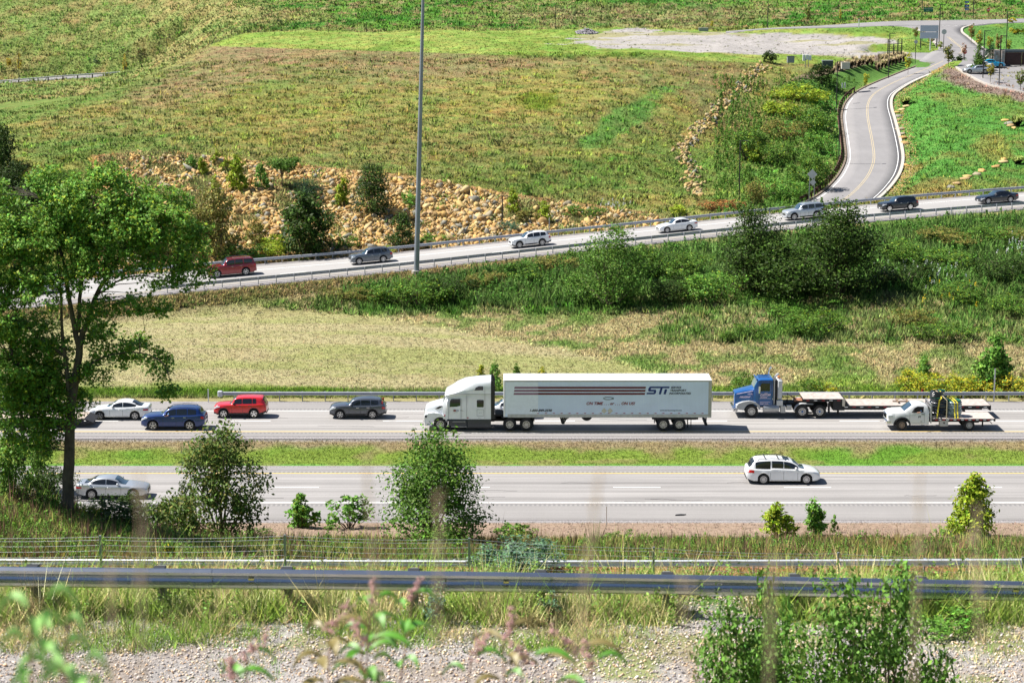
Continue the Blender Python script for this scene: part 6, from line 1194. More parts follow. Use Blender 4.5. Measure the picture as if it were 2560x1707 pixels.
SHR = [
 # rock slope and the foot of the hill
 (545, 442, 62, 84, 'cone', 'yg', 'bright yellow-green pointed sapling on the rock slope, tallest of its cluster', 2600, .075), (495, 462, 40, 58, 'saplings', 'yg', 'small yellow-green sapling left of the tallest pointed one', 1500, .085), (602, 436, 44, 60, 'saplings', 'bright', 'light green sapling between the pointed one and the umbrella tree', 1500, .085),
 (464, 402, 34, 42, 'saplings', 'yg', 'small yellow-green sapling near the top of the rocks, behind the big tree edge', 1200, .09), (440, 392, 40, 36, 'saplings', 'bright', 'light green sapling at the top left of the rocks', 1200, .09), (498, 378, 28, 32, 'saplings', 'yg', 'tiny yellow-green sapling at the upper rim of the rocks', 900, .1),
 (790, 476, 44, 72, 'saplings', 'yg', 'yellow-green sapling left of the big dark tree on the rocks', 1600, .085), (940, 474, 44, 44, 'low', 'bright', 'light green bush just left of the mast on the rocks', 1500, .08), (520, 395, 30, 34, 'saplings', 'yg', 'yellow-green sapling above the tall pointed one', 900, .1),
 (1178, 492, 40, 62, 'saplings', 'yg', 'yellow-green sapling on the rocks above the white SUV', 1800, .08), (1252, 512, 42, 54, 'saplings', 'yg', 'yellow-green sapling right of the first one above the white SUV', 1800, .08), (1216, 508, 52, 36, 'low', 'olive', 'olive bush between the two saplings above the white SUV', 1500, .08), (1168, 532, 42, 34, 'low', 'blue', 'bluish-green bush at the foot of the pole above the white SUV', 1500, .07),
 (1340, 498, 84, 34, 'low', 'mid', 'low green bushes at the right part of the rocks', 2200, .06), (1555, 496, 48, 34, 'low', 'yg', 'yellow-green bush above the white sedan on the ramp', 1600, .08), (1212, 448, 20, 24, 'cone', 'mid', 'tiny green bush alone at the upper rim of the rocks', 900, .1),
 (625, 590, 84, 64, 'low', 'yg', 'yellow bush behind the ramp guardrail right of the red SUV', 2400, .055), (550, 600, 100, 56, 'low', 'bright', 'light green bush above the deep red SUV roof', 2600, .05), (590, 560, 70, 62, 'saplings', 'olive', 'olive shrub in front of the lower rocks', 2000, .06), (800, 572, 46, 40, 'low', 'mid', 'green bush above the roof of the slate grey SUV', 1600, .07), (880, 585, 60, 26, 'low', 'yg', 'low yellow-green growth behind the ramp guardrail near the mast', 1500, .07), (1000, 556, 60, 26, 'low', 'bright', 'low green growth right of the mast behind the guardrail', 1500, .07), (450, 560, 60, 70, 'saplings', 'olive', 'olive bush seen just past the big tree crown', 2000, .06),
 # bushy bank by the winding road
 (1884, 192, 58, 52, 'round', 'dark', 'dark green bush at the top of the bank by the brown rail', 2600, .06), (1768, 146, 32, 34, 'round', 'dark', 'single dark bush at the edge of the gravel pad', 1600, .08), (1838, 232, 112, 48, 'low', 'yg', 'yellow-green sumac thicket high on the bank', 3200, .055), (1800, 268, 84, 44, 'low', 'yg', 'yellow-green sumac at the left end of the thicket', 2400, .06), (1868, 300, 96, 78, 'low', 'mid', 'mid-green shrubs below the yellow sumac thicket', 3400, .05), (1806, 322, 84, 60, 'low', 'olive', 'olive shrubs in the middle of the bank', 2600, .055), (1716, 368, 96, 80, 'round', 'mid', 'dark green shrub near the middle of the bank, left side', 3400, .05), (1732, 376, 48, 50, 'round', 'yg', 'bright yellow shrub beside the dark one on the bank', 2000, .07),
 (1790, 372, 84, 60, 'low', 'mid', 'green shrubs right of the bright yellow shrub', 3000, .05), (1886, 352, 56, 66, 'low', 'bright', 'light green shrub close to the winding road rail', 2600, .06), (1862, 436, 92, 90, 'round', 'mid', 'leafy green shrub above the diamond signs', 3600, .05), (1796, 456, 96, 62, 'low', 'bright', 'light green shrubs left of the diamond signs', 3400, .05), (1742, 470, 62, 74, 'low', 'olive', 'olive shrub right of the light pole on the bank', 2400, .055), (1660, 482, 76, 34, 'low', 'rust', 'reddish sumac left of the light pole on the bank', 2200, .06), (1845, 495, 90, 34, 'low', 'mid', 'green growth at the foot of the bank behind the guardrail', 2600, .055), (1905, 290, 30, 40, 'low', 'bright', 'small light green bush by the upper brown posts', 1200, .08),
 # near bank of the ramp
 (950, 702, 130, 84, 'low', 'mid', 'leafy green bush covering the foot of the tall mast', 4200, .045), (1040, 684, 100, 66, 'low', 'dark', 'dark green bush right of the mast foot', 3400, .045), (1110, 660, 84, 50, 'low', 'olive', 'olive bush below the ramp rail right of the mast', 2800, .05), (1195, 640, 100, 48, 'low', 'mid', 'green bush left of the tall feathery tree', 2800, .05), (1280, 622, 90, 44, 'low', 'olive', 'olive bush touching the left side of the feathery tree', 2800, .05), (880, 690, 80, 46, 'low', 'mid', 'green bush left of the mast foot', 2600, .05), (810, 690, 90, 40, 'low', 'olive', 'brownish green bush below the ramp guardrail', 2400, .05),
 (1310, 596, 36, 26, 'saplings', 'mid', 'small green sapling against the ramp guardrail', 1200, .09), (1490, 640, 110, 84, 'round', 'mid', 'rounded green bush below the white sedan on the ramp', 4200, .045), (1575, 640, 110, 78, 'low', 'mid', 'green bush left of the dark tree mass', 4000, .045), (1560, 690, 120, 70, 'low', 'dark', 'dark undergrowth below the bushes at mid bank', 3600, .045), (1640, 690, 130, 90, 'low', 'bright', 'bright green undergrowth at the left foot of the dark trees', 3800, .045), (1470, 600, 60, 40, 'saplings', 'bright', 'airy light green sapling in front of the ramp guardrail', 1500, .08),
 (2075, 604, 120, 70, 'low', 'mid', 'green bush right of the dark trees below the guardrail', 3600, .045), (2060, 660, 130, 74, 'low', 'dark', 'dark bush at the right foot of the dark trees', 3600, .045), (2170, 560, 130, 48, 'low', 'olive', 'olive bush under the guardrail below the black SUV', 3200, .045), (2270, 560, 120, 50, 'low', 'mid', 'green bush below the black sedan', 3200, .045), (2180, 620, 130, 60, 'low', 'mid', 'green mound in the middle of the right bank', 3400, .045), (2300, 640, 140, 66, 'low', 'dark', 'dark mound at the right edge of the bank', 3400, .045), (2200, 690, 120, 50, 'low', 'mid', 'green mound below the white flowers', 3000, .045), (2330, 560, 80, 50, 'low', 'olive', 'brownish bush at the right edge under the guardrail', 2400, .05),
 (1745, 700, 50, 22, 'low', 'bright', 'small bright green patch below the dark trees', 1400, .08), (1800, 728, 70, 36, 'low', 'bright', 'bright green low bush on the straw-coloured bank', 2000, .06), (1880, 770, 130, 76, 'low', 'mid', 'wide green bush in the middle of the straw-coloured bank', 3600, .045), (1712, 778, 80, 44, 'low', 'mid', 'green bush on the lower left of the straw-coloured bank', 2400, .055), (2100, 750, 90, 60, 'low', 'olive', 'olive bush on the lower right of the bank', 2600, .05), (1920, 700, 50, 24, 'low', 'bright', 'small bright bush right of the dark trees foot', 1400, .08), (2160, 780, 110, 60, 'low', 'mid', 'green bush above the yellow thicket', 3000, .045), (2320, 720, 110, 60, 'low', 'mid', 'green bush at the right edge above the green sapling tree', 3000, .045),
 # behind the highway guardrail
 (2100, 908, 90, 76, 'low', 'yg', 'yellow bush behind the highway guardrail, left of the load', 3000, .055), (2190, 908, 110, 62, 'low', 'yg', 'yellow-green thicket behind the load of the pickup', 3200, .05), (2120, 862, 60, 50, 'saplings', 'bright', 'light green sapling growing out of the yellow bush', 1800, .08), (2330, 905, 90, 62, 'low', 'yellow', 'yellow bush at the right edge behind the guardrail', 2800, .055), (2250, 905, 80, 50, 'low', 'yellow', 'pale yellow bush left of the tall thin post', 2600, .055),
 (1714, 905, 60, 62, 'low', 'mid', 'green and yellow bush left of the blue truck cab', 2400, .06), (1745, 900, 50, 40, 'low', 'yellow', 'yellow bush hidden behind the blue truck cab', 1800, .07), (1866, 905, 54, 50, 'low', 'mid', 'green bush right of the blue truck stacks', 2200, .06), (1895, 905, 60, 34, 'low', 'yg', 'yellowish growth behind the upper deck', 1800, .07), (1138, 900, 40, 70, 'saplings', 'bright', 'green sapling between the cab and the white trailer', 1600, .08), (1186, 875, 34, 42, 'saplings', 'mid', 'small green tree peeking over the front of the white trailer', 1400, .08), (1246, 875, 34, 34, 'saplings', 'yellow', 'yellowish sapling peeking over the white trailer roof', 1200, .09), (1105, 880, 36, 44, 'saplings', 'yg', 'yellow-green sapling above the roof of the white cab', 1400, .08), (2290, 880, 50, 40, 'low', 'mid', 'dark green bush beside the tall thin post', 1800, .06),
 # this side of the near carriageway
 (690, 1212, 92, 82, 'saplings', 'bright', 'light green sapling with broad leaves in front of the shoulder', 1400, .105), (1785, 1238, 100, 84, 'saplings', 'yg', 'yellow-green sapling, left one of the pair below the minivan', 1700, .09), (1868, 1232, 84, 88, 'saplings', 'bright', 'light green sapling, right one of the pair below the minivan', 1600, .09), (1916, 1222, 24, 42, 'saplings', 'bright', 'tiny green sapling right of the pair', 500, .14), (2230, 1232, 140, 146, 'cone', 'yg', 'large bright yellow-green sapling beside the near carriageway at the right', 4600, .06), (2180, 1228, 50, 36, 'low', 'bright', 'low green bush at the left foot of the large yellow-green sapling', 1400, .09), (1190, 1240, 90, 52, 'low', 'mid', 'broad-leaved green bush right of the big locust tree', 1700, .09), (600, 1232, 50, 30, 'low', 'mid', 'low green bush right of the maple sapling', 1200, .08), (1430, 1240, 60, 30, 'low', 'mid', 'low green growth below the leaning delineator', 1200, .08),
 (260, 1206, 160, 84, 'low', 'dark', 'dark bush in front of the silver sedan', 3600, .05), (352, 1216, 120, 84, 'low', 'dark', 'dark bush between the silver sedan and the maple sapling', 3200, .055), (430, 1220, 70, 130, 'tall', 'redg', 'slim reddish green sapling left of the maple sapling', 2400, .06), (205, 1196, 50, 46, 'low', 'yellow', 'yellow-leaved bush at the foot of the big tree', 1300, .09), (110, 1150, 120, 100, 'low', 'dark', 'dark thicket left of the big tree trunk', 3200, .05), (30, 1150, 110, 190, 'tall', 'mid', 'leafy sapling with yellowish top at the left edge', 4200, .045), (90, 1130, 90, 160, 'tall', 'mid', 'branching sapling just left of the big tree trunk', 3600, .05),
 (170, 1298, 36, 36, 'saplings', 'bright', 'small broad-leaved sprout in front of the second guardrail at the left', 400, .2), (388, 1292, 46, 52, 'saplings', 'yellow', 'bright yellow-leaved sprout in front of the second guardrail', 420, .2), (1200, 1320, 190, 110, 'low', 'blue', 'grey-green bush spreading over the second guardrail in the middle', 4200, .05)]
for i, (cx, by, wd, hg, sh, co, lab, n, lf) in enumerate(SHR): plant(cx, by, wd, hg, sh, co, lab, n=n, leaf=lf, seed=i % 3+1, Y0=160 if by < 870 else 86 if by > 1100 and by < 1250 else 60 if by > 1280 else 150, group='bushes and saplings beside the roads', name='sapling' if sh in ('saplings', 'cone') else 'bush', cat='sapling' if sh in ('saplings', 'cone') else 'bush', accent='yg' if co in ('mid', 'bright') else 'yellow' if co == 'yg' and by > 850 and by < 910 else 'bright' if co == 'yellow' else None, acc=.06 if co in ('mid', 'bright') else .35)
TRS = [(648, 432, 70, 68, 'umbrella', 'mid', 'small flat-topped tree standing on the rock slope', 3000, .06), (712, 458, 76, 50, 'round', 'conif', 'dark rounded evergreen bush on the rock slope', 4200, .035), (856, 494, 112, 118, 'tall', 'dark', 'broad dark green tree on the rocks left of the mast', 6500, .035), (924, 572, 80, 84, 'tall', 'dark', 'dark small tree behind the guardrail just left of the mast', 3400, .05), (702, 588, 160, 150, 'tall', 'dark', 'leafy green tree in front of the rocks above the slate grey SUV', 5200, .05), (495, 596, 130, 170, 'tall', 'olive', 'tree with brownish yellow leaves right of the big tree crown', 5200, .045),
 (1400, 702, 200, 175, 'tall', 'mid', 'tall feathery green tree on the bank in front of the ramp', 9000, .028), (1728, 668, 205, 195, 'tall', 'dark', 'dark dense tree hiding the ramp, left half of the pair', 11000, .026), (1925, 678, 250, 214, 'tall', 'dark', 'dark dense tree hiding the ramp, right half of the pair', 12000, .026), (1830, 676, 250, 168, 'low', 'dark', 'dense dark shrub filling the gap between the two dark trees', 9000, .03), (2285, 893, 120, 122, 'saplings', 'bright', 'light green young tree behind the highway guardrail at the right', 3000, .07),
 (508, 1240, 235, 266, 'tall', 'redg', 'maple sapling with reddish green leaves in front of the near carriageway', 9000, .034), (1000, 1252, 290, 268, 'tall', 'mid', 'dense green locust tree in front of the near carriageway', 15500, .027), (800, 1214, 130, 92, 'saplings', 'bright', 'airy young sumac with feathery leaves left of the locust tree', 800, .085)]
for i, (cx, by, wd, hg, sh, co, lab, n, lf) in enumerate(TRS): plant(cx, by, wd, hg, sh, co, lab, n=n, leaf=lf, seed=20+i, Y0=160 if by < 870 else 86 if by > 1100 else 150, name='tree', cat='tree', trunk='trunk', accent='olive' if co == 'redg' else 'mid' if co == 'dark' else None, acc=.18)
for i, (cx, by, wd, hg, co, lab) in enumerate([(10, 430, 90, 140, 'dark', 'dark green tree at the left edge above the big crown'), (-25, 400, 90, 150, 'dark', 'dark tree cut by the left edge of the photo'), (40, 470, 90, 100, 'dark', 'dark tree right behind the top left of the big crown'), (-10, 520, 110, 120, 'dark', 'dark tree behind the left side of the big crown'), (70, 540, 110, 130, 'dark', 'dark tree glimpsed through the big crown'), (150, 420, 60, 34, 'mid', 'green bush above the top of the big crown'), (20, 590, 120, 120, 'dark', 'dark tree behind the ramp at the left'), (170, 570, 130, 120, 'mid', 'green tree behind the ramp hidden by the big crown'), (300, 580, 130, 120, 'mid', 'green tree behind the white car, seen through the crown'), (400, 590, 90, 90, 'olive', 'olive tree behind the right part of the big crown'), (110, 470, 100, 70, 'mid', 'green bush on the slope behind the big crown')]):
    plant(cx, by, wd, hg, 'round' if i % 2 else 'tall', co, lab, n=4200, leaf=.045, seed=40+i % 3, Y0=160, name='tree', cat='tree', trunk='trunk', group='trees behind the left end of the ramp')
# planted young trees and shrubs at the top
YT_ = [(1540, 215, 105, 52, 'mid', 'rust', .4, 392, 'young tree with reddish top at the left corner of the junction'), (1585, 205, 118, 56, 'yellow', 'olive', .4, 394, 'yellowish young tree behind the left post of the large sign'), (1643, 225, 158, 56, 'olive', 'yellow', .4, 392, 'yellowish young tree peeking over the large sign back'), (1702, 262, 195, 44, 'yg', 'olive', .3, 388, 'slim young tree right beside the large sign back'), (1905, 235, 98, 54, 'olive', 'rust', .4, 393, 'reddish young tree at the right corner of the junction'), (1955, 262, 138, 56, 'olive', 'yellow', .4, 388, 'young tree on the lawn, second from the junction'), (2022, 295, 165, 58, 'yg', 'rust', .3, 382, 'young tree on the lawn, third from the junction'), (2080, 325, 172, 64, 'olive', 'rust', .4, 378, 'orange-tinged young tree on the lawn, fourth from the junction'), (2146, 325, 225, 50, 'mid', 'yellow', .4, 378, 'young tree half hidden by the light pole above the enclosure'),
 (1850, 424, 292, 60, 'pink', 'rust', .3, 358, 'sparse pinkish young tree beside the small stop sign'), (1750, 482, 335, 84, 'olive', 'dark', .3, 352, 'round-headed young tree at the corner of the car park lawn'), (1490, 448, 300, 54, 'yg', 'yellow', .4, 357, 'yellow-green young tree at the end of the ornamental grasses'), (1215, 524, 408, 52, 'yg', 'yellow', .4, 347, 'yellow-green young tree in front of the ornamental grasses'), (2026, 556, 424, 66, 'olive', 'yellow', .3, 334, 'young tree at the near edge of the car park'), (2222, 602, 462, 84, 'olive', 'mid', .3, 327, 'young tree at the right edge of the car park'), (1950, 462, 272, 84, 'mid', 'dark', .3, 345, 'tall leafy tree growing in front of the parked silver coupe'), (832, 184, 44, 56, 'olive', 'mid', .4, 424, 'olive young tree at the foot of the far slope'), (1046, 160, 58, 22, 'yellow', 'olive', .3, 430, 'thin yellow tree on the far slope'), (208, 172, 112, 26, 'yellow', 'yg', .3, 428, 'tiny yellow tree behind the gravel pad')]
for i, (x, yb, yt, wd, co, ac, f_, Y, lab) in enumerate(YT_):
    px, py = z3(x, yb); p = PY(px, py, Y); g_ = float(gz(p.x, p.y)); p.z = g_ if abs(g_-p.z) < 2.5 else p.z; s = pxm(p); big = lab.startswith('tall')
    shrub('young_tree', lab, 'young tree', p, wd*.3827/s*1.5, (yb-yt)*.3827/s, 'cone' if big else 'lollipop', co, 2600 if big else 700 if co != 'pink' else 300, .06 if big else .075, 60+i % 3, group='young trees planted round the junction', accent=ac, acc=f_, trunk='trunk')
LT = [(629, 452, 395, 42, 'cone', 'conif', 'dark little evergreen above the distant guardrail'), (816, 500, 345, 40, 'cone', 'yellow', 'yellow and red autumn tree in front of the distant guardrail'), (966, 405, 335, 42, 'lollipop', 'yg', 'yellow-green tree behind the distant guardrail'), (1143, 402, 345, 36, 'cone', 'conif', 'dark little evergreen right of the distant light pole'), (768, 182, 135, 56, 'round', 'bright', 'single green bush high on the far left slope'), (133, 515, 400, 44, 'cone', 'yellow', 'yellow tree beside the far left light pole'), (62, 490, 400, 50, 'lollipop', 'yellow', 'pale yellow tree at the far left'), (10, 480, 415, 50, 'round', 'bright', 'green bush at the far left edge'), (908, 392, 372, 16, 'cone', 'rust', 'tiny rust-coloured shrub on the far left slope')]
for i, (x, yb, yt, wd, sh, co, lab) in enumerate(LT):
    px, py = x/2.613, yb/2.613; p = PY(px, py, 518 if 'front' in lab else 536); g_ = float(gz(p.x, p.y)); p.z = g_ if abs(g_-p.z) < 3 else p.z; s = pxm(p)
    shrub('small_tree', lab, 'small tree', p, wd/2.613/s*1.3, (yb-yt)/2.613/s, sh, co, 900, .07, 70+i % 2, group='small trees on the far left slope', accent='rust' if co == 'yellow' else None, acc=.3, trunk='trunk')
p = PY(*z3(2027, 398), 353); shrub('conifer', 'little dark conifer against the stone enclosure wall', 'conifer', p, 3.2, 3.2, 'cone', 'conif', 1800, .05, 5, trunk='trunk')
for i, (x, y, w_, h_, co, lab) in enumerate([(1800, 470, 2.6, 1.8, 'dark', 'dark green shrub at the nose of the parked coupe, left'), (1840, 455, 2.6, 1.6, 'mid', 'green shrub behind the nose of the parked coupe'), (1785, 490, 1.6, 1.0, 'rust', 'reddish brown shrub on the mulch, left'), (1826, 495, 1.4, .9, 'rust', 'reddish brown shrub on the mulch, right'), (1878, 508, 1.6, 1.0, 'yg', 'round golden shrub below the coupe'), (1936, 505, 1.3, .9, 'yg', 'round golden shrub below the coupe doors'), (1938, 522, 1.2, .8, 'yellow', 'small golden shrub nearest the lawn'), (1952, 500, 1.0, .8, 'yg', 'golden shrub beside the light pole'), (1985, 515, 1.2, .6, 'dark', 'small dark shrub at the light pole foot'), (2190, 160, 2.6, 1.6, 'yellow', 'yellow shrub on the mulch at the upper right'), (2222, 165, 2.4, 1.6, 'yg', 'yellow-green shrub at the right edge of the upper lawn'), (2176, 150, 2.0, 1.4, 'yellow', 'yellow shrub beside the dark brown rail')]):
    px, py = z3(x, y); p = PY(px, py, rY(py) if y > 300 else 402); g_ = float(gz(p.x, p.y)); p.z = g_ if abs(g_-p.z) < 2 else p.z; shrub('shrub', lab, 'shrub', p, w_, h_, 'low', co, 700, .12, 80+i % 2, group='planted shrubs round the car park')
# ornamental grasses
def grass_clump(n, rg, hgt=1., r=.32, w0=.035, col=(.66, .52, .32), col2=(.26, .3, .09)):
    a = rg.uniform(0, 6.28, n); rr = r*np.sqrt(rg.random(n))*.3; b0 = np.stack([rr*np.cos(a), rr*np.sin(a), np.zeros(n)], 1); ln = rg.uniform(.35, 1, n)*r; h_ = hgt*rg.uniform(.6, 1.05, n)
    tip = b0+np.stack([ln*np.cos(a), ln*np.sin(a), h_], 1); md = b0*.5+tip*.5+np.stack([-.12*ln*np.cos(a), -.12*ln*np.sin(a), h_*.1], 1); t = np.stack([-np.sin(a), np.cos(a), 0*a], 1)*w0
    V = np.stack([b0-t*.4, b0+t*.4, md+t, tip, md-t], 1).reshape(-1, 3); Fc = (np.arange(n)*5)[:, None, None]+np.array([[0, 1, 2, 4], [4, 2, 3, 3]])[None]
    c = np.where(rg.random((n, 1)) < .25, np.array(col2), np.array(col))*np.exp(rg.normal(0, .25, (n, 1))); return V, Fc.reshape(-1, 4), np.repeat(c, 5, 0)
rg = np.random.default_rng(3); GM = []
for k in range(3):
    V, Fc, cc = grass_clump(260, rg); Fc = np.array([f if f[2] != f[3] else f for f in Fc]); tri = []; 
    T = np.concatenate([Fc[::2][:, [0, 1, 2]], Fc[::2][:, [0, 2, 3]], Fc[1::2][:, :3]]); o = npmesh('ornamental_grass', V, T, M_GRASS, None, cc); GM.append(o.data); bpy.data.objects.remove(o)
k = 0
for x, y, s_ in [(1000+28*i, 478-6.5*i-(8 if i % 2 else 0), 1.5+.15*(i % 3)) for i in range(10)]+[(1290+24*i, 432-8.0*i, 1.7+.2*(i % 2)) for i in range(8)]+[(1310+26*i, 405-8*i, 1.8) for i in range(6)]+[(1060+32*i, 458-6*i, 1.4) for i in range(7)]:
    px, py = z3(x, y+8); p = PY(px, py, rY(py)-4); p = gpt(p.x, p.y); o = bpy.data.objects.new('ornamental_grass', GM[k % 3]); C.objects.link(o); o.location = p; o.scale = (s_*1.1, s_*1.1, s_); o.rotation_euler = (0, 0, k); k += 1
    tag(o, 'tan feathery ornamental grass clump in the row on the mulch above the winding road', 'grass clump', 'tan ornamental grasses in a row')
for x, y, w_, h_, lab in ((1470, 690, 3.4, 1.5, 'large yellow-green grass clump on the rocks beside the winding road'), (2200, 830, 3.6, 1.8, 'tall yellowish grass clump at the right edge of the lawn'), (2205, 1075, 3.2, 1.2, 'green grass clump above the stone slabs at the right edge')):
    px, py = z3(x, y); p = ground(px, py, 230); o = bpy.data.objects.new('ornamental_grass', GM[1].copy()); C.objects.link(o); o.location = p; o.scale = (w_, w_, h_); tag(o, lab, 'grass clump')
    a = o.data.color_attributes['Col'].data; b_ = np.zeros(len(a)*4, dtype=np.float32); a.foreach_get('color', b_); b_ = b_.reshape(-1, 4); b_[:, :3] *= np.array([.55, .85, .4]); a.foreach_set('color', b_.ravel())
# ------------------------------------------------------------------ the big tree
def P90(px, py, dY=0): return np.array(PY(px, py, 90+dY))
bp = ground(167, 1288, 86); BY = bp.y
def PT(px, py, dY=0): return np.array(PY(px, py, BY+dY))
t = empty('maple_tree', (0, 0, 0)); tag(t, 'big leafy maple tree at the left, its crown overlapping the ramp and the highway', 'tree')
rg = np.random.default_rng(11); q = MB()
def br(pts, rads, n=9):
    P = resample([tuple(PT(*p)) for p in pts], 14); rr = np.interp(np.linspace(0, 1, 14), np.linspace(0, 1, len(rads)), rads); q.tube([tuple(v+rg.normal(0, .02, 3)) for v in P], list(rr), n); return P
TR = [br([(166, 1300), (170, 1240), (172, 1160), (176, 1060), (186, 960), (198, 880), (200, 850)], [.36, .29, .27, .25, .22, .19, .17], 12),
      br([(198, 870), (180, 790), (168, 720), (160, 660), (130, 560), (110, 500)], [.15, .12, .10, .08, .05, .02]), br([(200, 860), (222, 790), (250, 720), (290, 660), (330, 600), (380, 520)], [.16, .13, .10, .08, .05, .02]),
      br([(176, 1010), (166, 930), (158, 860), (150, 700), (140, 600)], [.12, .10, .07, .05, .02]), br([(196, 830), (200, 740), (215, 640), (225, 560), (240, 470)], [.11, .09, .06, .04, .02]), br([(240, 740), (300, 700), (370, 690), (430, 700)], [.06, .045, .03, .015]),
      br([(190, 960), (240, 900), (320, 880), (400, 900), (430, 960)], [.07, .05, .04, .03, .012]), br([(174, 1080), (130, 1000), (80, 960), (30, 900)], [.08, .06, .04, .02]), br([(172, 900), (110, 850), (60, 810), (10, 780)], [.07, .05, .03, .015]), br([(162, 700), (100, 680), (50, 640)], [.05, .03, .015])]
for lx, ly, rx, ry in ((45, 760, 8, 640),): br([(60, 1150), (50, 1000), (25, 860), (-5, 760)], [.10, .08, .05, .03])
q.build('trunk', M_BARK, t, smooth=70)
blobs = [(150, 520, 2.3, 1.5), (250, 490, 2.4, 1.35), (345, 500, 1.7, 1.0), (380, 560, 1.9, 1.3), (300, 560, 2.2, 1.4), (430, 620, 1.5, 1.15), (455, 690, .9, .8), (60, 590, 2.0, 1.5), (-40, 600, 2.2, 1.6), (180, 620, 2.3, 1.4), (320, 640, 1.9, 1.0), (10, 700, 2.2, 1.3), (120, 720, 1.6, 1.1), (220, 680, 1.6, .9), (-50, 800, 2.0, 1.4), (50, 830, 1.9, 1.2), (130, 850, 1.3, 1.1), (290, 850, 1.6, .95), (340, 880, 1.3, .8), (250, 800, 1.0, .6), (400, 920, .75, .85), (425, 985, .5, .5), (230, 930, 1.0, .75), (110, 960, 1.7, 1.2), (30, 980, 1.9, 1.2), (160, 1040, 1.1, .7), (60, 1090, 1.6, 1.0), (350, 760, .9, .55), (400, 770, .5, .35), (390, 700, .8, .6), (-30, 480, 1.6, 1.1), (200, 590, 2.2, 1.3), (10, 860, 1.8, 1.2), (480, 640, .9, .8), (495, 590, .8, .7), (505, 680, .6, .6), (450, 500, .8, .6), (440, 560, 1.1, .9), (270, 440, 1.4, .7), (130, 460, 1.6, .8), (100, 900, 1.6, 1.1), (60, 1020, 1.7, 1.1), (-10, 930, 1.8, 1.3), (130, 1090, 1.0, .8), (60, 700, 1.8, 1.2), (110, 1000, 1.8, 1.1), (150, 930, 1.2, .8), (60, 930, 1.9, 1.2), (210, 1000, .7, .5), (260, 760, 1.1, .6)]
BB = []
for px, py, rx, rz_ in blobs: c_ = PT(px, py, rg.uniform(-1.2, 1.2)); BB.append((c_[0], c_[1], c_[2], rx, min(rx, 1.9), rz_, rx*rz_))
P, Dd = clusters(BB, 2150, rg, .2); 
allT = np.concatenate(TR); q = MB()
for k in range(0, 2150, 5):
    d_ = np.linalg.norm(allT-P[k], axis=1)+np.where(allT[:, 2] > P[k][2], 3, 0)*1.0; j = int(np.argmin(d_)); 
    if d_[j] < 3.8: limb(q, allT[j], P[k], .028, .006, rg, .06, 4)
q.build('branchwork', M_BARK, t)
Q, DD = puff(P, Dd, 44, .46, rg); V, Fc, cc = leaves(Q, .18, LEAFC['maple'], rg, .30, .5, LEAFC['yg'], .16, True, out=DD*.6); npmesh('crown', V, Fc, M_LEAF, t, cc)
# ------------------------------------------------------------------ grass, weeds, stones
def cells():
    area = np.abs((GPX[1:, 1:]-GPX[:-1, :-1])*(GPY[:-1, 1:]-GPY[1:, :-1])-(GPX[:-1, 1:]-GPX[1:, :-1])*(GPY[1:, 1:]-GPY[:-1, :-1]))/2/6.25
    front = GPY[:-1, :-1] > GPY[1:, :-1]
    inside = (GPX[:-1, :-1] > -60) & (GPX[:-1, :-1] < 2620) & (GPY[:-1, :-1] > -20) & (GPY[:-1, :-1] < 1760)
    return np.where(front & inside, np.minimum(area, 60), 0)
AREA = cells(); CX, CY, CPX, CPY = GXX[:-1, :-1], GYY[:-1, :-1], GPX[:-1, :-1], GPY[:-1, :-1]
paved = np.zeros(CX.shape, bool)
for a, b_, mrg in ((WL, WR, .5), (JL, JR, .5), (XN, XF, .5), (PN, PF, .3), (SN, SF, .3), (LN, LF, .3)):
    kd = kdtree.KDTree(len(a)*7); k = 0
    for u, v in zip(a, b_):
        for j in range(7): p = u+(v-u)*j/6; kd.insert((p[0], p[1], 0), k); k += 1
    kd.balance(); x0, y0 = np.minimum(a, b_)[:, :2].min(0)-2; x1, y1 = np.maximum(a, b_)[:, :2].max(0)+2
    for i, j in zip(*np.where((CX > x0) & (CX < x1) & (CY > y0) & (CY < y1) & (AREA > 0))):
        if kd.find((CX[i, j], CY[i, j], 0))[2] < 1.15: paved[i, j] = True
DR = CY-(205.3+.012*CPX); onramp = (DR > ROFF_N-.5) & (DR < roff_far(CPX)+.3); onhw = ((CY > YN0-.6) & (CY < YN1+.2)) | ((CY > YF0-.1) & (CY < YF1+.6))
ok = ~(paved | onramp | onhw)
rg = np.random.default_rng(5)
def pick(mask, n):
    w_ = (AREA*mask*ok).ravel(); s = w_.sum()
    if s <= 0: return np.zeros((0,)), np.zeros((0,))
    c = rg.choice(w_.size, n, p=w_/s); i, j = np.unravel_index(c, AREA.shape); u = rg.random(n); v = rg.random(n)
    X = GXX[i, j]*(1-u)*(1-v)+GXX[i, j+1]*u*(1-v)+GXX[i+1, j]*(1-u)*v+GXX[i+1, j+1]*u*v; Y = GYY[i, j]*(1-v)+GYY[i+1, j]*v; return X, Y
def colat(X, Y):
    Z = gz(X, Y); px, py = proj(X, Y, Z); return ground_colour(X, Y, px, py)
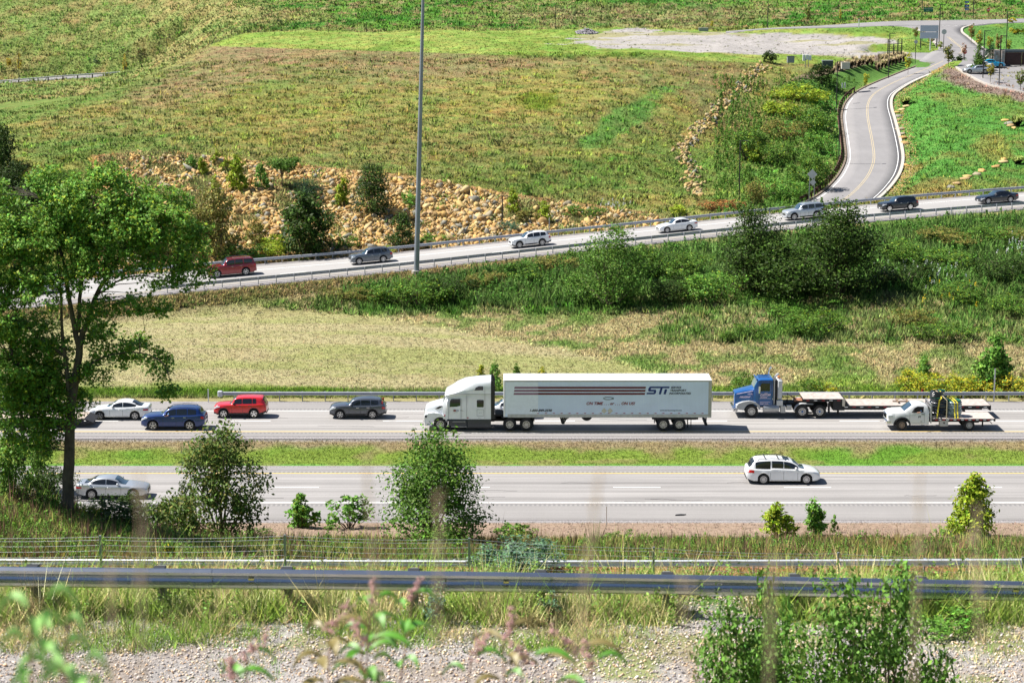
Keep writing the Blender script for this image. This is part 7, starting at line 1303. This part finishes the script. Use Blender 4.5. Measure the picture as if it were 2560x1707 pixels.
def tufts(name, label, mask, n, nb, h, w_, var=.22, gain=1.2, spread=1., tint=None, hv=.35, lean=.45, alt=None, altp=0., colfun=None):
    X, Y = pick(mask, n)
    if not len(X): return
    Z = gz(X, Y); c = (colat(X, Y) if colfun is None else colfun(X, Y))*gain
    if tint is not None: c = c*np.array(tint)
    c = c*np.exp(rg.normal(0, var, (n, 1)))*np.exp(rg.normal(0, .07, (n, 3)))
    if alt is not None: m = rg.random(n) < altp; c[m] = np.array(alt)*np.exp(rg.normal(0, .2, (m.sum(), 1)))
    hs = h*np.exp(rg.normal(0, hv, n)); B = np.repeat(np.stack([X, Y, Z-.03], 1), nb, 0); hh = np.repeat(hs, nb)*rg.uniform(.6, 1.1, n*nb); N = n*nb
    th = rg.uniform(0, 2*math.pi, N); ln = rg.uniform(.05, lean, N)*hh; dirn = np.stack([np.cos(th), np.sin(th), 0*th], 1)
    B = B+dirn*(rg.random((N, 1))*w_*1.6*spread); tip = B+dirn*ln[:, None]; tip[:, 2] += hh; ph = rg.uniform(0, 2*math.pi, N); s = np.stack([np.cos(ph), np.sin(ph), 0*ph], 1)*(w_*rg.uniform(.6, 1.3, N))[:, None]/2
    V = np.stack([B-s, B+s, tip], 1).reshape(-1, 3); Fc = np.arange(N*3).reshape(-1, 3); cc = np.repeat(np.repeat(c, nb, 0)*np.exp(rg.normal(0, .12, (N, 1))), 3, 0)
    o = npmesh(name, V, Fc, M_GRASS, None, cc); tag(o, label, 'grass', kind='stuff'); return o
hillm = (DR > 8) & (CY < 352); lawn = (CPX > 2090+0*CY) & (CY < 350) & (CPY > 160) & (CY > 240); plat = (CY >= 345) & (CY < 428) & (np.abs(GZ[:-1, :-1]-21.5) < 3.6); top = (CY >= 425)
pad = plat & (np.abs(CPX-1830) < 380) & (np.abs(CPY-108) < 24)
rocky = hillm & (CPX > 250) & (CPX < 1700) & (CPY > np.interp(CPX, [240, 400, 560, 700, 830, 1000, 1150, 1300, 1480, 1640, 1720], [392, 380, 398, 418, 434, 450, 474, 498, 522, 540, 560])+(fbm(CX/3, CY/3, 3)-.5)*16) & (CY < 257) & (DR > 9.0)
mead = hillm & ~lawn & ~rocky
tufts('meadow_grass', 'rough olive and brown meadow grass covering the big hill', mead, 135000, 3, .15, .12, gain=1.65, var=.22, lean=1.3)
tufts('meadow_weeds', 'scattered darker weeds in the meadow on the big hill', mead & (CPX < 2080), 3600, 12, .36, .26, gain=1.15, spread=2.6, tint=(.8, 1.02, .75), var=.28, lean=.9)
tufts('pale_grass_tufts', 'paler yellow-green grass tufts dotted over the big hill', mead & (CPX < 2080), 1700, 12, .40, .2, gain=1.7, spread=2.2, tint=(.95, 1.1, .7), var=.2, lean=.9)
tufts('seed_heads', 'brownish seed heads standing in the meadow of the big hill', mead, 8000, 4, .34, .12, gain=1.5, tint=(1.1, .97, .88), var=.28)
tufts('lawn_grass', 'bright green lawn grass right of the winding road', lawn, 24000, 3, .14, .16, gain=1.3, var=.13, lean=1.0)
tufts('lawn_tufts', 'taller tufts in the bright green lawn', lawn, 900, 10, .4, .22, gain=1.4, var=.25, lean=1.0, spread=2.5, tint=(1.15, 1.0, .9))
tufts('plateau_grass', 'pale green grass on the plateau round the gravel pad', plat & ~pad, 14000, 3, .16, .2, gain=1.2, var=.13, lean=.9); tufts('pad_weeds', 'thin weeds growing through the gravel pad', pad, 500, 4, .16, .2, gain=.9, tint=(.9, 1, .65), lean=1)
tufts('far_slope_grass', 'rough grass on the far slopes along the top of the photo', top, 40000, 3, .34, .3, gain=1.45, var=.22, lean=.9)
tufts('far_slope_weeds', 'green weed patches on the far slopes', top, 2400, 10, .55, .45, gain=1.1, spread=2.5, tint=(.75, 1.05, .72), var=.25, lean=1)
bank = (DR < ROFF_N-1.4) & (CY > YF1+1.0); bnd = np.interp(CPX, [0, 400, 700, 1000, 1200, 1350, 1500, 1640, 1800, 2560], [735, 752, 765, 800, 838, 862, 895, 935, 1010, 1010]); fieldm = bank & (CPY > bnd+6); bankm = bank & ~(CPY > bnd+6)
hbank = bankm & (DR < ROFF_N-4) & (CPY < np.interp(CPX, [800, 1300, 1500, 1700, 2000, 2560], [740, 775, 760, 722, 715, 765]))
tufts('mown_grass', 'pale mown straw and grass on the field below the ramp', fieldm, 60000, 3, .10, .10, gain=1.1, var=.2, lean=1.4)
tufts('bank_grass', 'dry straw-coloured grass on the bank below the ramp', bankm, 60000, 4, .24, .10, gain=1.95, var=.26, lean=1.1)
tufts('bank_weeds', 'tall green weeds on the bank below the ramp', bankm & (DR < ROFF_N-5) & (CPY < 860) & ((CPX > 1650) | (CPY < 790)), 5200, 14, .55, .15, gain=1.3, spread=2.5, tint=(.65, 1.05, .6), var=.3, lean=.8)
tufts('bank_weeds', 'dense green weeds at the upper part of the right bank', hbank & (CPX > 850), 7000, 14, .75, .13, spread=2.8, var=.35, lean=.7, colfun=lambda X, Y: np.broadcast_to(np.array([.11, .20, .045]), X.shape+(3,)))
tufts('verge_grass', 'green grass along the foot of the highway guardrail', bank & (CY < YF1+4.5), 12000, 5, .28, .06, gain=1.1, var=.25, tint=(.8, 1.05, .7), lean=.8)
tufts('dry_verge_weeds', 'dry brown weeds along both sides of the ramp', (((DR > roff_far(CPX)+.8) & (DR < 11.5)) | ((DR < ROFF_N-1.8) & (DR > ROFF_N-4) & (CPX < 1400))), 6500, 7, .32, .12, gain=1.5, tint=(1.02, .98, .82), var=.3, lean=.8, alt=(.14, .22, .05), altp=.3)
med = (CY > YN1) & (CY < YF0)
tufts('median_grass', 'short green and straw grass of the median strip', med, 42000, 3, .10, .06, gain=1.08, var=.2, lean=1.1)
near = (CY < YN0-.6) & (CY > 86.5)
tufts('roadside_grass', 'mixed grass on the slope below the near carriageway', near & (CY < 118), 26000, 6, .26, .06, gain=1.5, var=.30, lean=.9, alt=(.42, .34, .18), altp=.28)
tufts('roadside_weeds', 'tall green weeds on the slope below the near carriageway', near & (CY < 113), 5200, 14, .48, .06, gain=1.35, spread=4, tint=(.9, 1.05, .7), var=.35, lean=.8, alt=(.36, .36, .10), altp=.3)
tufts('dry_stalks', 'reddish brown dock stalks between the weeds by the near carriageway', near & (CY < 115), 5200, 5, .62, .05, gain=1.0, lean=.25, colfun=lambda X, Y: np.broadcast_to(np.array([.30, .18, .11]), X.shape+(3,)))
tufts('dead_grass', 'flattened brown dead grass beside the near carriageway shoulder', near & (CY >= 114), 9000, 4, .08, .06, gain=1.1, var=.25, lean=1.5)
def flat_col(*c): return lambda X, Y: np.broadcast_to(np.array(c), X.shape+(3,))
def strip_tufts(name, label, n, x0, x1, y0, y1, nb, h, w_, colfun, spread=2, hv=.35, var=.3, lean=.5, cat='grass', dens=None):
    global pick
    old = pick
    def pk(mask, n_):
        X = rg.uniform(x0, x1, n_*3); Y = rg.uniform(y0, y1, n_*3); d = fbm(X*.9+7, Y*.9, 3) if dens is None else dens(X, Y); k = np.argsort(-(d+rg.random(n_*3)*.35))[:n_]; return X[k], Y[k]
    pick = pk
    o = tufts(name, label, None, n, nb, h, w_, var, 1.45, spread, None, hv, lean, None, 0, colfun); pick = old; return o
def mixfun(a, b_, s=1.1): return lambda X, Y: np.array(a)+(np.array(b_)-np.array(a))*(rg.random(X.shape) < np.clip((fbm(X*s, Y*s, 3)-.35)*2.5, 0, 1))[..., None]
strip_tufts('fence_weeds', 'yellow-green weeds growing along the wire fence', 8000, -17, 17, 49, 60, 9, .30, .03, mixfun((.17, .24, .04), (.26, .24, .08)), dens=lambda X, Y: fbm(X*.5, Y*.5, 3))
strip_tufts('rail_weeds', 'weeds in front of the second guardrail', 3200, -27, 27, 77, 84, 9, .26, .04, mixfun((.15, .25, .04), (.30, .22, .09)), dens=lambda X, Y: fbm(X*.3, Y*.4, 3)-.014*X)
strip_tufts('goldenrod_weeds', 'tall goldenrod-like weeds between the guardrails', 520, -24, 24, 76, 84, 26, .62, .05, mixfun((.14, .24, .04), (.30, .28, .06)), spread=3, dens=lambda X, Y: fbm(X*.3+4, Y*.4, 3)-.010*X)
strip_tufts('orange_dry_grass', 'orange brown dry grass under the second guardrail', 5000, -27, 27, 84.5, 88, 6, .16, .05, flat_col(.30, .17, .09), lean=1.1)
strip_tufts('rail_grass', 'long green and straw grass growing under the foreground guardrail', 6500, -9, 9, 28.2, 31.5, 11, .30, .015, mixfun((.20, .30, .05), (.46, .40, .19), 2.2), spread=6, hv=.45, lean=1.1)
strip_tufts('rail_grass', 'shorter tufts at the edge of the gravel under the foreground guardrail', 3200, -9, 9, 26.9, 29.2, 8, .18, .012, mixfun((.15, .24, .04), (.40, .34, .16), 2.2), spread=5, hv=.4, lean=1.1)
strip_tufts('gravel_weeds', 'small weeds scattered over the foreground gravel', 1500, -9, 9, 24.6, 28.6, 12, .09, .014, mixfun((.12, .22, .04), (.30, .26, .12), 2.2), spread=6, hv=.4, lean=1.0, dens=lambda X, Y: fbm(X*.8, Y*.8, 3)*2.2+(Y-25)*.09)
# leafy weeds under the near guardrail, one stuff object
def forbs(name, label, pts, h, leaf, col, per=34, cat='weeds'):
    n = len(pts); hh = h*rg.uniform(.5, 1.2, n); idx = np.repeat(np.arange(n), per); t = rg.random(n*per)**.8; ln = rg.normal(0, .12, (n, 2)); P = np.array(pts)[idx].copy(); P[:, 2] += t*hh[idx]; P[:, :2] += ln[idx]*t[:, None]*hh[idx][:, None]; a = rg.uniform(0, 6.28, n*per); r_ = (.05+.16*(1-t))*hh[idx]; P[:, 0] += np.cos(a)*r_; P[:, 1] += np.sin(a)*r_
    V, Fc, cc = leaves(P, leaf, col, rg, .3, .6); o = npmesh(name, V, Fc, M_LEAF, None, cc); tag(o, label, cat, kind='stuff'); return o
X = rg.uniform(-9, 9, 340); Y = rg.uniform(28.0, 31.2, 340); forbs('leafy_weeds', 'leafy green weeds among the grass under the foreground guardrail', np.stack([X, Y, gz(X, Y)], 1), .5, .055, (.19, .30, .06))
X = rg.uniform(-16, 16, 260); Y = rg.uniform(50, 55, 260); forbs('leafy_weeds', 'leafy weeds along the wire fence', np.stack([X, Y, gz(X, Y)], 1), .55, .08, (.18, .27, .05))
X, Y = pick(near & (CY < 114), 1900); forbs('leafy_weeds', 'leafy weeds on the slope below the near carriageway', np.stack([X, Y, gz(X, Y)], 1), .62, .13, (.13, .24, .04), 30)
X, Y = pick(hbank & (CPX > 850), 2300); forbs('leafy_weeds', 'leafy plants all over the bank below the ramp', np.stack([X, Y, gz(X, Y)], 1), 1.15, .24, (.11, .24, .04), 40)
X, Y = pick(mead & (CPX > 1780) & (CPY > 200), 1300); forbs('leafy_weeds', 'leafy plants on the bushy bank left of the winding road', np.stack([X, Y, gz(X, Y)], 1), 1.1, .26, (.13, .25, .04), 36)
X, Y = pick(near & (CPX < 620) & (CY < 112), 420); forbs('leafy_weeds', 'bright weeds on the hump round the foot of the big tree', np.stack([X, Y, gz(X, Y)], 1), .6, .12, (.19, .34, .05), 30)
for lab, (cx, cy, rx, ry), c_, nn in (('white flowering weeds on the right bank', (2130, 640, 110, 34), (.55, .6, .55), 46), ('white flowering weeds at the right edge of the bank', (2330, 590, 40, 40), (.55, .6, .55), 26), ('yellow flowers on the right bank', (2170, 690, 110, 30), (.7, .5, .03), 14), ('white flowers at the upper rim of the rocks', (1410, 488, 40, 8), (.6, .62, .6), 20)):
    pp = []
    for _ in range(nn): g_ = ground(*D(cx+rg.normal(0, rx*.5), cy+rg.normal(0, ry*.5)), 160); pp.append((g_.x, g_.y, g_.z+.8))
    forbs('flowering_weeds', lab, pp, .5, .12, c_, 22, 'flowers')
# stones
def rock_proto(seed, sub=14, flat=.92):
    b = bmesh.new(); r_ = np.random.default_rng(seed)
    for p in unit(r_.normal(size=(sub, 3)))*r_.uniform(.36, .56, (sub, 1))*np.array([1.2, .95, flat]): b.verts.new(p)
    q_ = bmesh.ops.convex_hull(b, input=b.verts); bmesh.ops.delete(b, geom=[v for v in b.verts if not v.link_faces], context='VERTS'); bmesh.ops.triangulate(b, faces=b.faces); b.verts.index_update()
    V = np.array([v.co[:] for v in b.verts]); Fc = np.array([[v.index for v in f.verts] for f in b.faces]); b.free(); return V, Fc
M_ROCK = attrmat('tan_broken_sandstone', .9, 0, .2, ((3, .2), (14, .15)), bump=.5, bscale=10, bdist=.04)
RK = [rock_proto(k, 20) for k in range(7)]; RKL = [rock_proto(20+k, 11) for k in range(8)]
ROCKC = np.array([c3(236, 188, 122), c3(226, 176, 118), c3(205, 168, 128), c3(232, 200, 152), c3(190, 172, 150), c3(168, 160, 152), c3(212, 170, 118), c3(226, 190, 130)])*np.array([1.0, 1.06, .98])
def rock_colour(n): return ROCKC[rg.choice(8, n, p=[.2, .15, .12, .13, .09, .07, .1, .14])]*np.exp(rg.normal(0, .12, (n, 1)))
def rockheap(name, label, P, S_, protos=RKL, cat='rocks', colf=rock_colour):
    VV, FF, CC, o_ = [], [], [], 0; n = len(P); cols_ = colf(n)
    for k, (V, Fc) in enumerate(protos):
        m = np.where(np.arange(n) % len(protos) == k)[0]
        if not len(m): continue
        ang = rg.uniform(0, 6.28, (len(m), 3)); ca, sa = np.cos(ang), np.sin(ang); tl = rg.normal(0, .9, len(m))
        v = V[None]*S_[m][:, None, None]*rg.uniform(.8, 1.25, (len(m), 1, 3)); x = v[..., 0]*ca[:, :1]-v[..., 1]*sa[:, :1]; y = v[..., 0]*sa[:, :1]+v[..., 1]*ca[:, :1]; z = v[..., 2]+x*tl[:, None]*.6
        v = np.stack([x, y, z], -1)+P[m][:, None]; VV.append(v.reshape(-1, 3)); FF.append((Fc[None]+(np.arange(len(m))*len(V))[:, None, None]+o_).reshape(-1, 3)); o_ += len(m)*len(V); CC.append(np.repeat(cols_[m], len(V), 0))
    o = npmesh(name, np.concatenate(VV), np.concatenate(FF), M_ROCK, None, np.concatenate(CC)); tag(o, label, cat, kind='stuff'); return o
rtop = np.interp(CPX, [240, 400, 560, 700, 830, 1000, 1150, 1300, 1480, 1640, 1720], [392, 380, 398, 418, 434, 450, 474, 498, 522, 540, 560])
wobr = (fbm(CX/3, CY/3, 3)-.5)*40
rmask = hillm & (CPX > 250) & (CPX < 1690) & (CPY > rtop+wobr*.4) & (CY < 257) & (DR > 9.0)
thin = np.where((CPX < 520) | (CPX > 1420), (fbm(CX/2.5+3, CY/2.5, 3) > .5), True) & ((fbm(CX/3.5+13, CY/3.5, 3) < .62) | (CPX > 850) & (CPX < 1250))
X, Y = pick(rmask & thin, 11500); S_ = .33*np.exp(rg.normal(0, .45, 11500))+.14; rockheap('rock_slope', 'tan and orange broken rocks covering the slope behind the ramp', np.stack([X, Y, gz(X, Y)+S_*.16], 1), S_)
protoR = []
for k, (V, Fc) in enumerate(RK):
    for c_ in range(3):
        o = npmesh('boulder', V, Fc, M_ROCK, None, np.repeat(ROCKC[(k*3+c_) % 8][None], len(V), 0)); protoR.append(o.data); bpy.data.objects.remove(o)
X, Y = pick(rmask & thin & (CPX > 420) & (CPX < 1480), 285); Z = gz(X, Y)
for k in range(285):
    o = bpy.data.objects.new('boulder', protoR[rg.integers(len(protoR))]); C.objects.link(o); s = rg.uniform(.75, 1.15) if k > 8 else rg.uniform(1.3, 1.8); o.location = (X[k], Y[k], Z[k]+.15*s); o.scale = (s, s*rg.uniform(.8, 1.1), s*rg.uniform(.7, 1.0)); o.rotation_euler = (rg.normal(0, .3), rg.normal(0, .3), rg.uniform(0, 6.28))
    tag(o, 'large tan angular boulder among the broken rocks of the slope behind the ramp', 'boulder', 'boulders of the rock slope')
tufts('rock_weeds', 'weeds and grass growing between the rocks of the slope', rmask, 2600, 12, .38, .14, spread=3, lean=.9, var=.35, colfun=lambda X, Y: np.where((fbm(X/2, Y/2, 3) > .5)[..., None], np.array([.17, .26, .06]), np.array([.30, .24, .11])))
tufts('rock_weeds', 'grass covering the soil between the thinner rocks', rmask & ~thin, 3800, 8, .34, .16, spread=3, lean=.9, var=.35, colfun=lambda X, Y: np.broadcast_to(np.array([.24, .25, .09]), X.shape+(3,)))
# stone-lined drain
ch = resample([tuple(z3(x, y))+(0,) for x, y in ((545, 450), (470, 500), (420, 570), (330, 640), (290, 680), (230, 740), (200, 790), (120, 840), (90, 890), (40, 960), (15, 1020))], 60); ch2 = resample([tuple(z3(x, y))+(0,) for x, y in ((30, 1040), (70, 1090), (85, 1150), (70, 1200), (90, 1265))], 24)
P = []; 
for arr, n_ in ((ch, 380), (ch2, 110)):
    for _ in range(n_): c_ = arr[rg.integers(len(arr))]; g_ = ground(c_[0]+rg.normal(0, 11), c_[1]+rg.normal(0, 7), 236); P.append((g_.x, g_.y, g_.z+.10))
P = np.array(P); S_ = rg.uniform(.4, .95, len(P)); rockheap('drain_stones', 'stone-lined drainage channel running down the hill left of the bushes', P, S_, colf=lambda n: rock_colour(n)*np.array([.80, .87, 1.0]))
# pebble strip and slabs beside the winding road
P = []
for i in range(8, 86):
    for _ in range(22): u = rg.uniform(.7, 2.4); v = WR[i]+dv[i]*u; P.append((v[0]+rg.normal(0, .3), v[1]+rg.normal(0, .5), 0))
P = np.array(P); P[:, 2] = gz(P[:, 0], P[:, 1])+.02; rockheap('pebble_strip', 'tan pebble strip along the right kerb of the winding road', P, rg.uniform(.12, .3, len(P)))
P = []
for i in range(8, 60):
    for _ in range(8): v = WL[i]-dv[i]*rg.uniform(1.3, 3.0); P.append((v[0], v[1], 0))
P = np.array(P); P[:, 2] = gz(P[:, 0], P[:, 1])+.02; rockheap('pebble_strip', 'pale stones behind the brown guardrail', P, rg.uniform(.1, .28, len(P)))
SL = [(1412, 742, 1.3), (1425, 765, 1.5), (1430, 790, 1.2), (1432, 815, 1.6), (1436, 850, 1.7), (1450, 880, 1.3), (1455, 905, 1.6), (1462, 940, 1.9), (1480, 700, 1.5), (1450, 720, 1.3), (1475, 1085, 1.2)]
SL2 = [(1765, 1228, 1.4), (1808, 1205, 1.3), (1862, 1175, 1.4), (1880, 1162, 1.6), (1936, 1142, 1.5), (1985, 1120, 1.9), (2060, 1095, 1.2), (2078, 1087, 1.0), (2112, 1065, 1.6), (2126, 1046, 1.6), (2125, 792, 1.4), (2150, 810, 1.7), (2165, 828, 1.8), (2190, 842, 1.4)]
for i, (x, y, s) in enumerate(SL+SL2):
    px, py = z3(x, y); g_ = ground(px, py, 240); o = bpy.data.objects.new('stone_slab', protoR[(i*5) % len(protoR)]); C.objects.link(o); o.location = g_+Vector((0, 0, .08)); o.scale = (s*.8, s*.9, s*.42); o.rotation_euler = (.1, 0, rg.normal(0, .3))
    tag(o, 'flat tan stone slab in the row beside the winding road kerb' if i < len(SL) else 'flat tan stone slab laid in steps up the green lawn', 'stone slab', 'slabs beside the winding road' if i < len(SL) else 'slabs stepping up the lawn')
# gravel: foreground stones
X = rg.uniform(-9, 9, 42000); Y = 24.4+6.2*rg.random(42000)**1.15; S_ = rg.uniform(.016, .042, 42000)*np.exp(rg.normal(0, .3, 42000)); 
def gravc(n): b_ = np.array([c3(228, 218, 208), c3(200, 190, 184), c3(236, 216, 188), c3(168, 160, 160), c3(222, 190, 158)]); return b_[rg.integers(0, 5, n)]*np.exp(rg.normal(0, .14, (n, 1)))*1.4
octa = (np.array([(1, 0, 0), (0, 1, 0), (-1, 0, 0), (0, -1, 0), (0, 0, .8), (0, 0, -.8)], float)*.5, np.array([(0, 1, 4), (1, 2, 4), (2, 3, 4), (3, 0, 4), (1, 0, 5), (2, 1, 5), (3, 2, 5), (0, 3, 5)]))
rockheap('gravel', 'pale crushed gravel covering the foreground shoulder', np.stack([X, Y, gz(X, Y)+S_*.2], 1), S_, [octa]*3, 'gravel', gravc)
# grey rubble heap on the plateau
P = []
for _ in range(260): a_, r_ = rg.uniform(0, 6.28), rg.random()**.5; c_ = PY(1467, 84, 414); x_, y_ = c_.x+math.cos(a_)*r_*2.4, c_.y+math.sin(a_)*r_*2; P.append((x_, y_, float(gz(x_, y_))+.9*(1-r_)))
P = np.array(P); o = rockheap('gravel_heap', 'small heap of grey gravel at the back of the plateau', P, rg.uniform(.3, .6, len(P)), RKL, 'gravel heap', lambda n: np.repeat(c3(175, 170, 175)[None], n, 0))
px, py = z3(120, 0)
# small litter seen in the photo
q = MB(); q.prismz([(0, 0), (.7, .1), (.9, .35), (.3, .4)], 0, .05); q.prismz([(1.2, .1), (1.6, 0), (1.9, .3), (1.4, .3)], 0, .04); q.prismz([(2.3, 0), (3.4, .1), (3.0, .3), (2.5, .2)], 0, .05); p = ground(640, 785, 160); o = q.build('debris', M_BLACK); o.location = p; tag(o, 'dark scraps of debris lying on the mown field below the ramp', 'debris')
q = MB(); q.prismz([(0, 0), (.5, .05), (.75, .2), (.4, .25), (.1, .15)], 0, .05); o = q.build('tyre_scrap', M_BLACK); o.location = (xat(1688, 127, .05), 127.1, .05); tag(o, 'piece of black tyre rubber at the edge of the near shoulder', 'tyre scrap')
# ------------------------------------------------------------------ foreground plants
def bush_at(px, pyt, pyb, Y, wpx, name, label, shape, col, n, leaf, seed, cat='bush', **kw):
    g_ = PY(px, pyb, Y); gzv = float(gz(g_.x, g_.y)); tp = PY(px, pyt, Y); s = F/(Y*cp+(H-tp.z)*sp); return shrub(name, label, cat, (tp.x, Y, gzv-.05), wpx/s, tp.z-gzv+.05, shape, col, n, leaf, seed, **kw)
LB = [(1850, 1480, 21.6, 330, 'tall', 'mid', 5200, .036, 'left mound of the large leafy bush in the right foreground'), (1990, 1520, 22, 330, 'round', 'mid', 4200, .038, 'low middle mound of the large leafy bush in the right foreground'), (2110, 1430, 22.2, 380, 'tall', 'mid', 5600, .034, 'tallest middle stems of the large leafy bush in the right foreground'), (2240, 1400, 22.6, 330, 'tall', 'mid', 4200, .036, 'right stem of the large leafy bush reaching over the guardrail'),
 (1920, 1380, 23, 170, 'saplings', 'mid', 1300, .055, 'slender shoot of the large bush rising in front of the guardrail'), (1960, 1400, 23, 120, 'saplings', 'bright', 700, .07, 'second slender shoot beside the first in front of the guardrail'), (2330, 1560, 21.8, 230, 'low', 'mid', 2600, .045, 'low right side of the large leafy bush'), (1790, 1600, 21.2, 260, 'low', 'mid', 3000, .042, 'low left skirt of the large leafy bush at the bottom edge')]
for k, (px, pt, Y, wd, sh, co, nn, lf, lab) in enumerate(LB): bush_at(px, pt, 1760, Y, wd, 'locust_bush', lab, sh, co, nn, lf, 91+k, accent='bright', acc=.35)
bush_at(1080, 1450, 1560, 28.2, 130, 'flowering_weed', 'pale flowering weed stem in front of the foreground guardrail, left one', 'saplings', 'blue', 420, .06, 96, 'weed'); bush_at(1380, 1475, 1560, 28.2, 100, 'flowering_weed', 'pale flowering weed stem in front of the foreground guardrail, right one', 'saplings', 'blue', 360, .07, 97, 'weed'); bush_at(2360, 1500, 1600, 28.0, 200, 'bush', 'low green bush under the guardrail at the right', 'low', 'bright', 1500, .06, 98)
M_KLEAF = mat('fresh_green_leaf', (.09, .26, .02), .5, noise=.2, nscale=20); M_KFLOW = mat('dusty_pink_flower', (.50, .28, .26), .8, noise=.2, nscale=30); M_KSTEM = mat('reddish_stem', (.22, .10, .07), .7)
def knot(label, px, pyt, Y, seed, nl=12, fl=2, col=None, tilt=.05, sc=1.):
    rr = random.Random(seed); tp = PY(px, pyt, Y); g_ = float(gz(tp.x, Y)); t = empty('knotweed_plant', (tp.x, Y, g_)); tag(t, label, 'plant'); hh = tp.z-g_; pts = [(rr.uniform(-.02, .02)+tilt*(k/8)**2, rr.uniform(-.02, .02), hh*k/8) for k in range(9)]
    q = MB(); q.tube(pts, [.007-.0006*k for k in range(9)], 6); q.build('stem', M_KSTEM, t); q = MB()
    for k in range(nl):
        f_ = 1-(k/nl)*.42*1.2/max(hh, .5)*1.3; z = hh*f_; a = k*2.4+rr.uniform(-.4, .4); L_ = rr.uniform(.075, .135)*sc; x0 = tilt*f_**2; ca, sa = math.cos(a), math.sin(a); r_ = []
        for i in range(6):
            u = i/5; w_ = .5*L_*.40*math.sin(math.pi*min(u*.92+.08, 1))**.8; cx_ = .02+L_*u; zz = z+.03*math.sin(u*2.2)-.05*u*u; r_.append([(x0+ca*cx_-sa*w_, sa*cx_+ca*w_, zz+.012), (x0+ca*cx_, sa*cx_, zz), (x0+ca*cx_+sa*w_, sa*cx_-ca*w_, zz+.012)])
        q.loft(r_)
    q.build('leaves', col or (M_KLEAF if seed % 3 else mat('reddish_green_leaf', (.20, .16, .05), .5)), t, smooth=60, recalc=False)
    for j in range(fl):
        q = MB(); a = rr.uniform(-.8, .8); x0, z0 = tilt, hh-.02-.08*j
        for k in range(34): u = rr.random(); s_ = .005+.003*rr.random(); cx_ = x0+math.sin(a)*.13*u+rr.gauss(0, .008); cz_ = z0+.09*u+rr.gauss(0, .008); cy_ = rr.gauss(0, .008); q.add([(cx_+s_, cy_, cz_), (cx_, cy_+s_, cz_), (cx_-s_, cy_, cz_), (cx_, cy_-s_, cz_), (cx_, cy_, cz_+s_), (cx_, cy_, cz_-s_)], [(0, 1, 4), (1, 2, 4), (2, 3, 4), (3, 0, 4), (1, 0, 5), (2, 1, 5), (3, 2, 5), (0, 3, 5)])
        q.build('flower_spike', M_KFLOW, t)
for i, (px, py, Y, nl, fl, tl, lab) in enumerate([(860, 1500, 6.6, 24, 1, .1, 'blurred leafy stem with pink flower spikes, tallest of the bottom edge'), (935, 1490, 6.8, 14, 1, .12, 'blurred stem whose pink spike leans right below the guardrail'), (790, 1560, 6.2, 24, 1, .04, 'blurred leafy stem left of the tallest pink-flowered one'), (700, 1640, 5.8, 9, 1, -.12, 'blurred low stem leaning left at the bottom edge'), (900, 1600, 6.0, 14, 1, .02, 'blurred green stem low in the middle of the left clump'),
        (1225, 1570, 6.6, 14, 1, .06, 'blurred stem with a pink spike at the bottom centre'), (1160, 1640, 6.2, 12, 1, .02, 'blurred leafy stem low at the bottom centre'), (1260, 1640, 6.1, 8, 1, .08, 'blurred stem just right of the bottom centre spike'), (1370, 1620, 6.4, 11, 1, .1, 'blurred stem at the right of the bottom centre with a leaf pointing right'), (1420, 1650, 6.3, 7, 1, .08, 'blurred small stem right of the bottom centre group'), (610, 1690, 5.8, 6, 1, -.04, 'blurred leaf tips left of the flowering clump')]): knot(lab, px, py, Y, i+1, nl, fl, tilt=tl)
for i, (px, py, Y, lab) in enumerate([(20, 1500, 3.4, 'very blurred bright green plant at the left edge'), (75, 1560, 3.6, 'very blurred bright green plant second from the left edge'), (110, 1660, 3.2, 'very blurred green leaves in the bottom left corner')]): knot(lab, px, py, Y, 50+i, 34, 0, mat('pale_fresh_leaf', (.22, .42, .10), .6), sc=.5)
M_DRYST = mat('dry_tan_grass_stem', (.50, .38, .24), .8); PR = random.Random(4)
for i, (px, pt, Y, lean, lab) in enumerate([(350, 1180, 1.75, .02, 'out-of-focus tan grass stem left of the maple sapling'), (275, 1420, 1.9, .01, 'out-of-focus dry stem crossing the guardrail at the left'), (915, 1140, 2.0, -.05, 'out-of-focus pale grass head over the median strip'), (1100, 1230, 1.9, .03, 'out-of-focus seed head in front of the locust tree'), (1500, 1170, 1.9, .10, 'out-of-focus stem slanting over the near carriageway'), (1700, 1440, 1.9, -.12, 'out-of-focus stem slanting over the guardrail'), (1930, 1370, 1.75, 0, 'out-of-focus tan stem in front of the right bush'), (2300, 1180, 2.0, -.01, 'out-of-focus stem over the road at the right'), (2440, 1260, 2.0, -.06, 'out-of-focus seed head beside the large yellow-green sapling')]):
    tp = PY(px, pt, Y); g_ = float(gz(tp.x, Y)); t = empty('grass_stalk', (tp.x, Y, g_)); tag(t, lab, 'grass stalk', 'dry grass stalks close to the camera'); hh = tp.z-g_; q = MB(); q.tube([(-lean*(1-k/6)*2, 0, hh*k/6) for k in range(7)], [.0022]*4+[.0018, .0014, .001], 5); q.build('stem', M_DRYST, t); q = MB()
    for k in range(20): u = PR.random(); s_ = .0035; x_ = -lean*2*u*.12/hh+PR.gauss(0, .0035*(1-u*.5)); z_ = hh-.12*u; q.add([(x_-s_*.4, 0, z_), (x_, -s_*.4, z_), (x_+s_*.4, 0, z_), (x_, PR.gauss(0, .004), z_+s_*2.2)], [(0, 1, 3), (1, 2, 3), (2, 0, 3)])
    q.build('seed_head', M_DRYST, t)
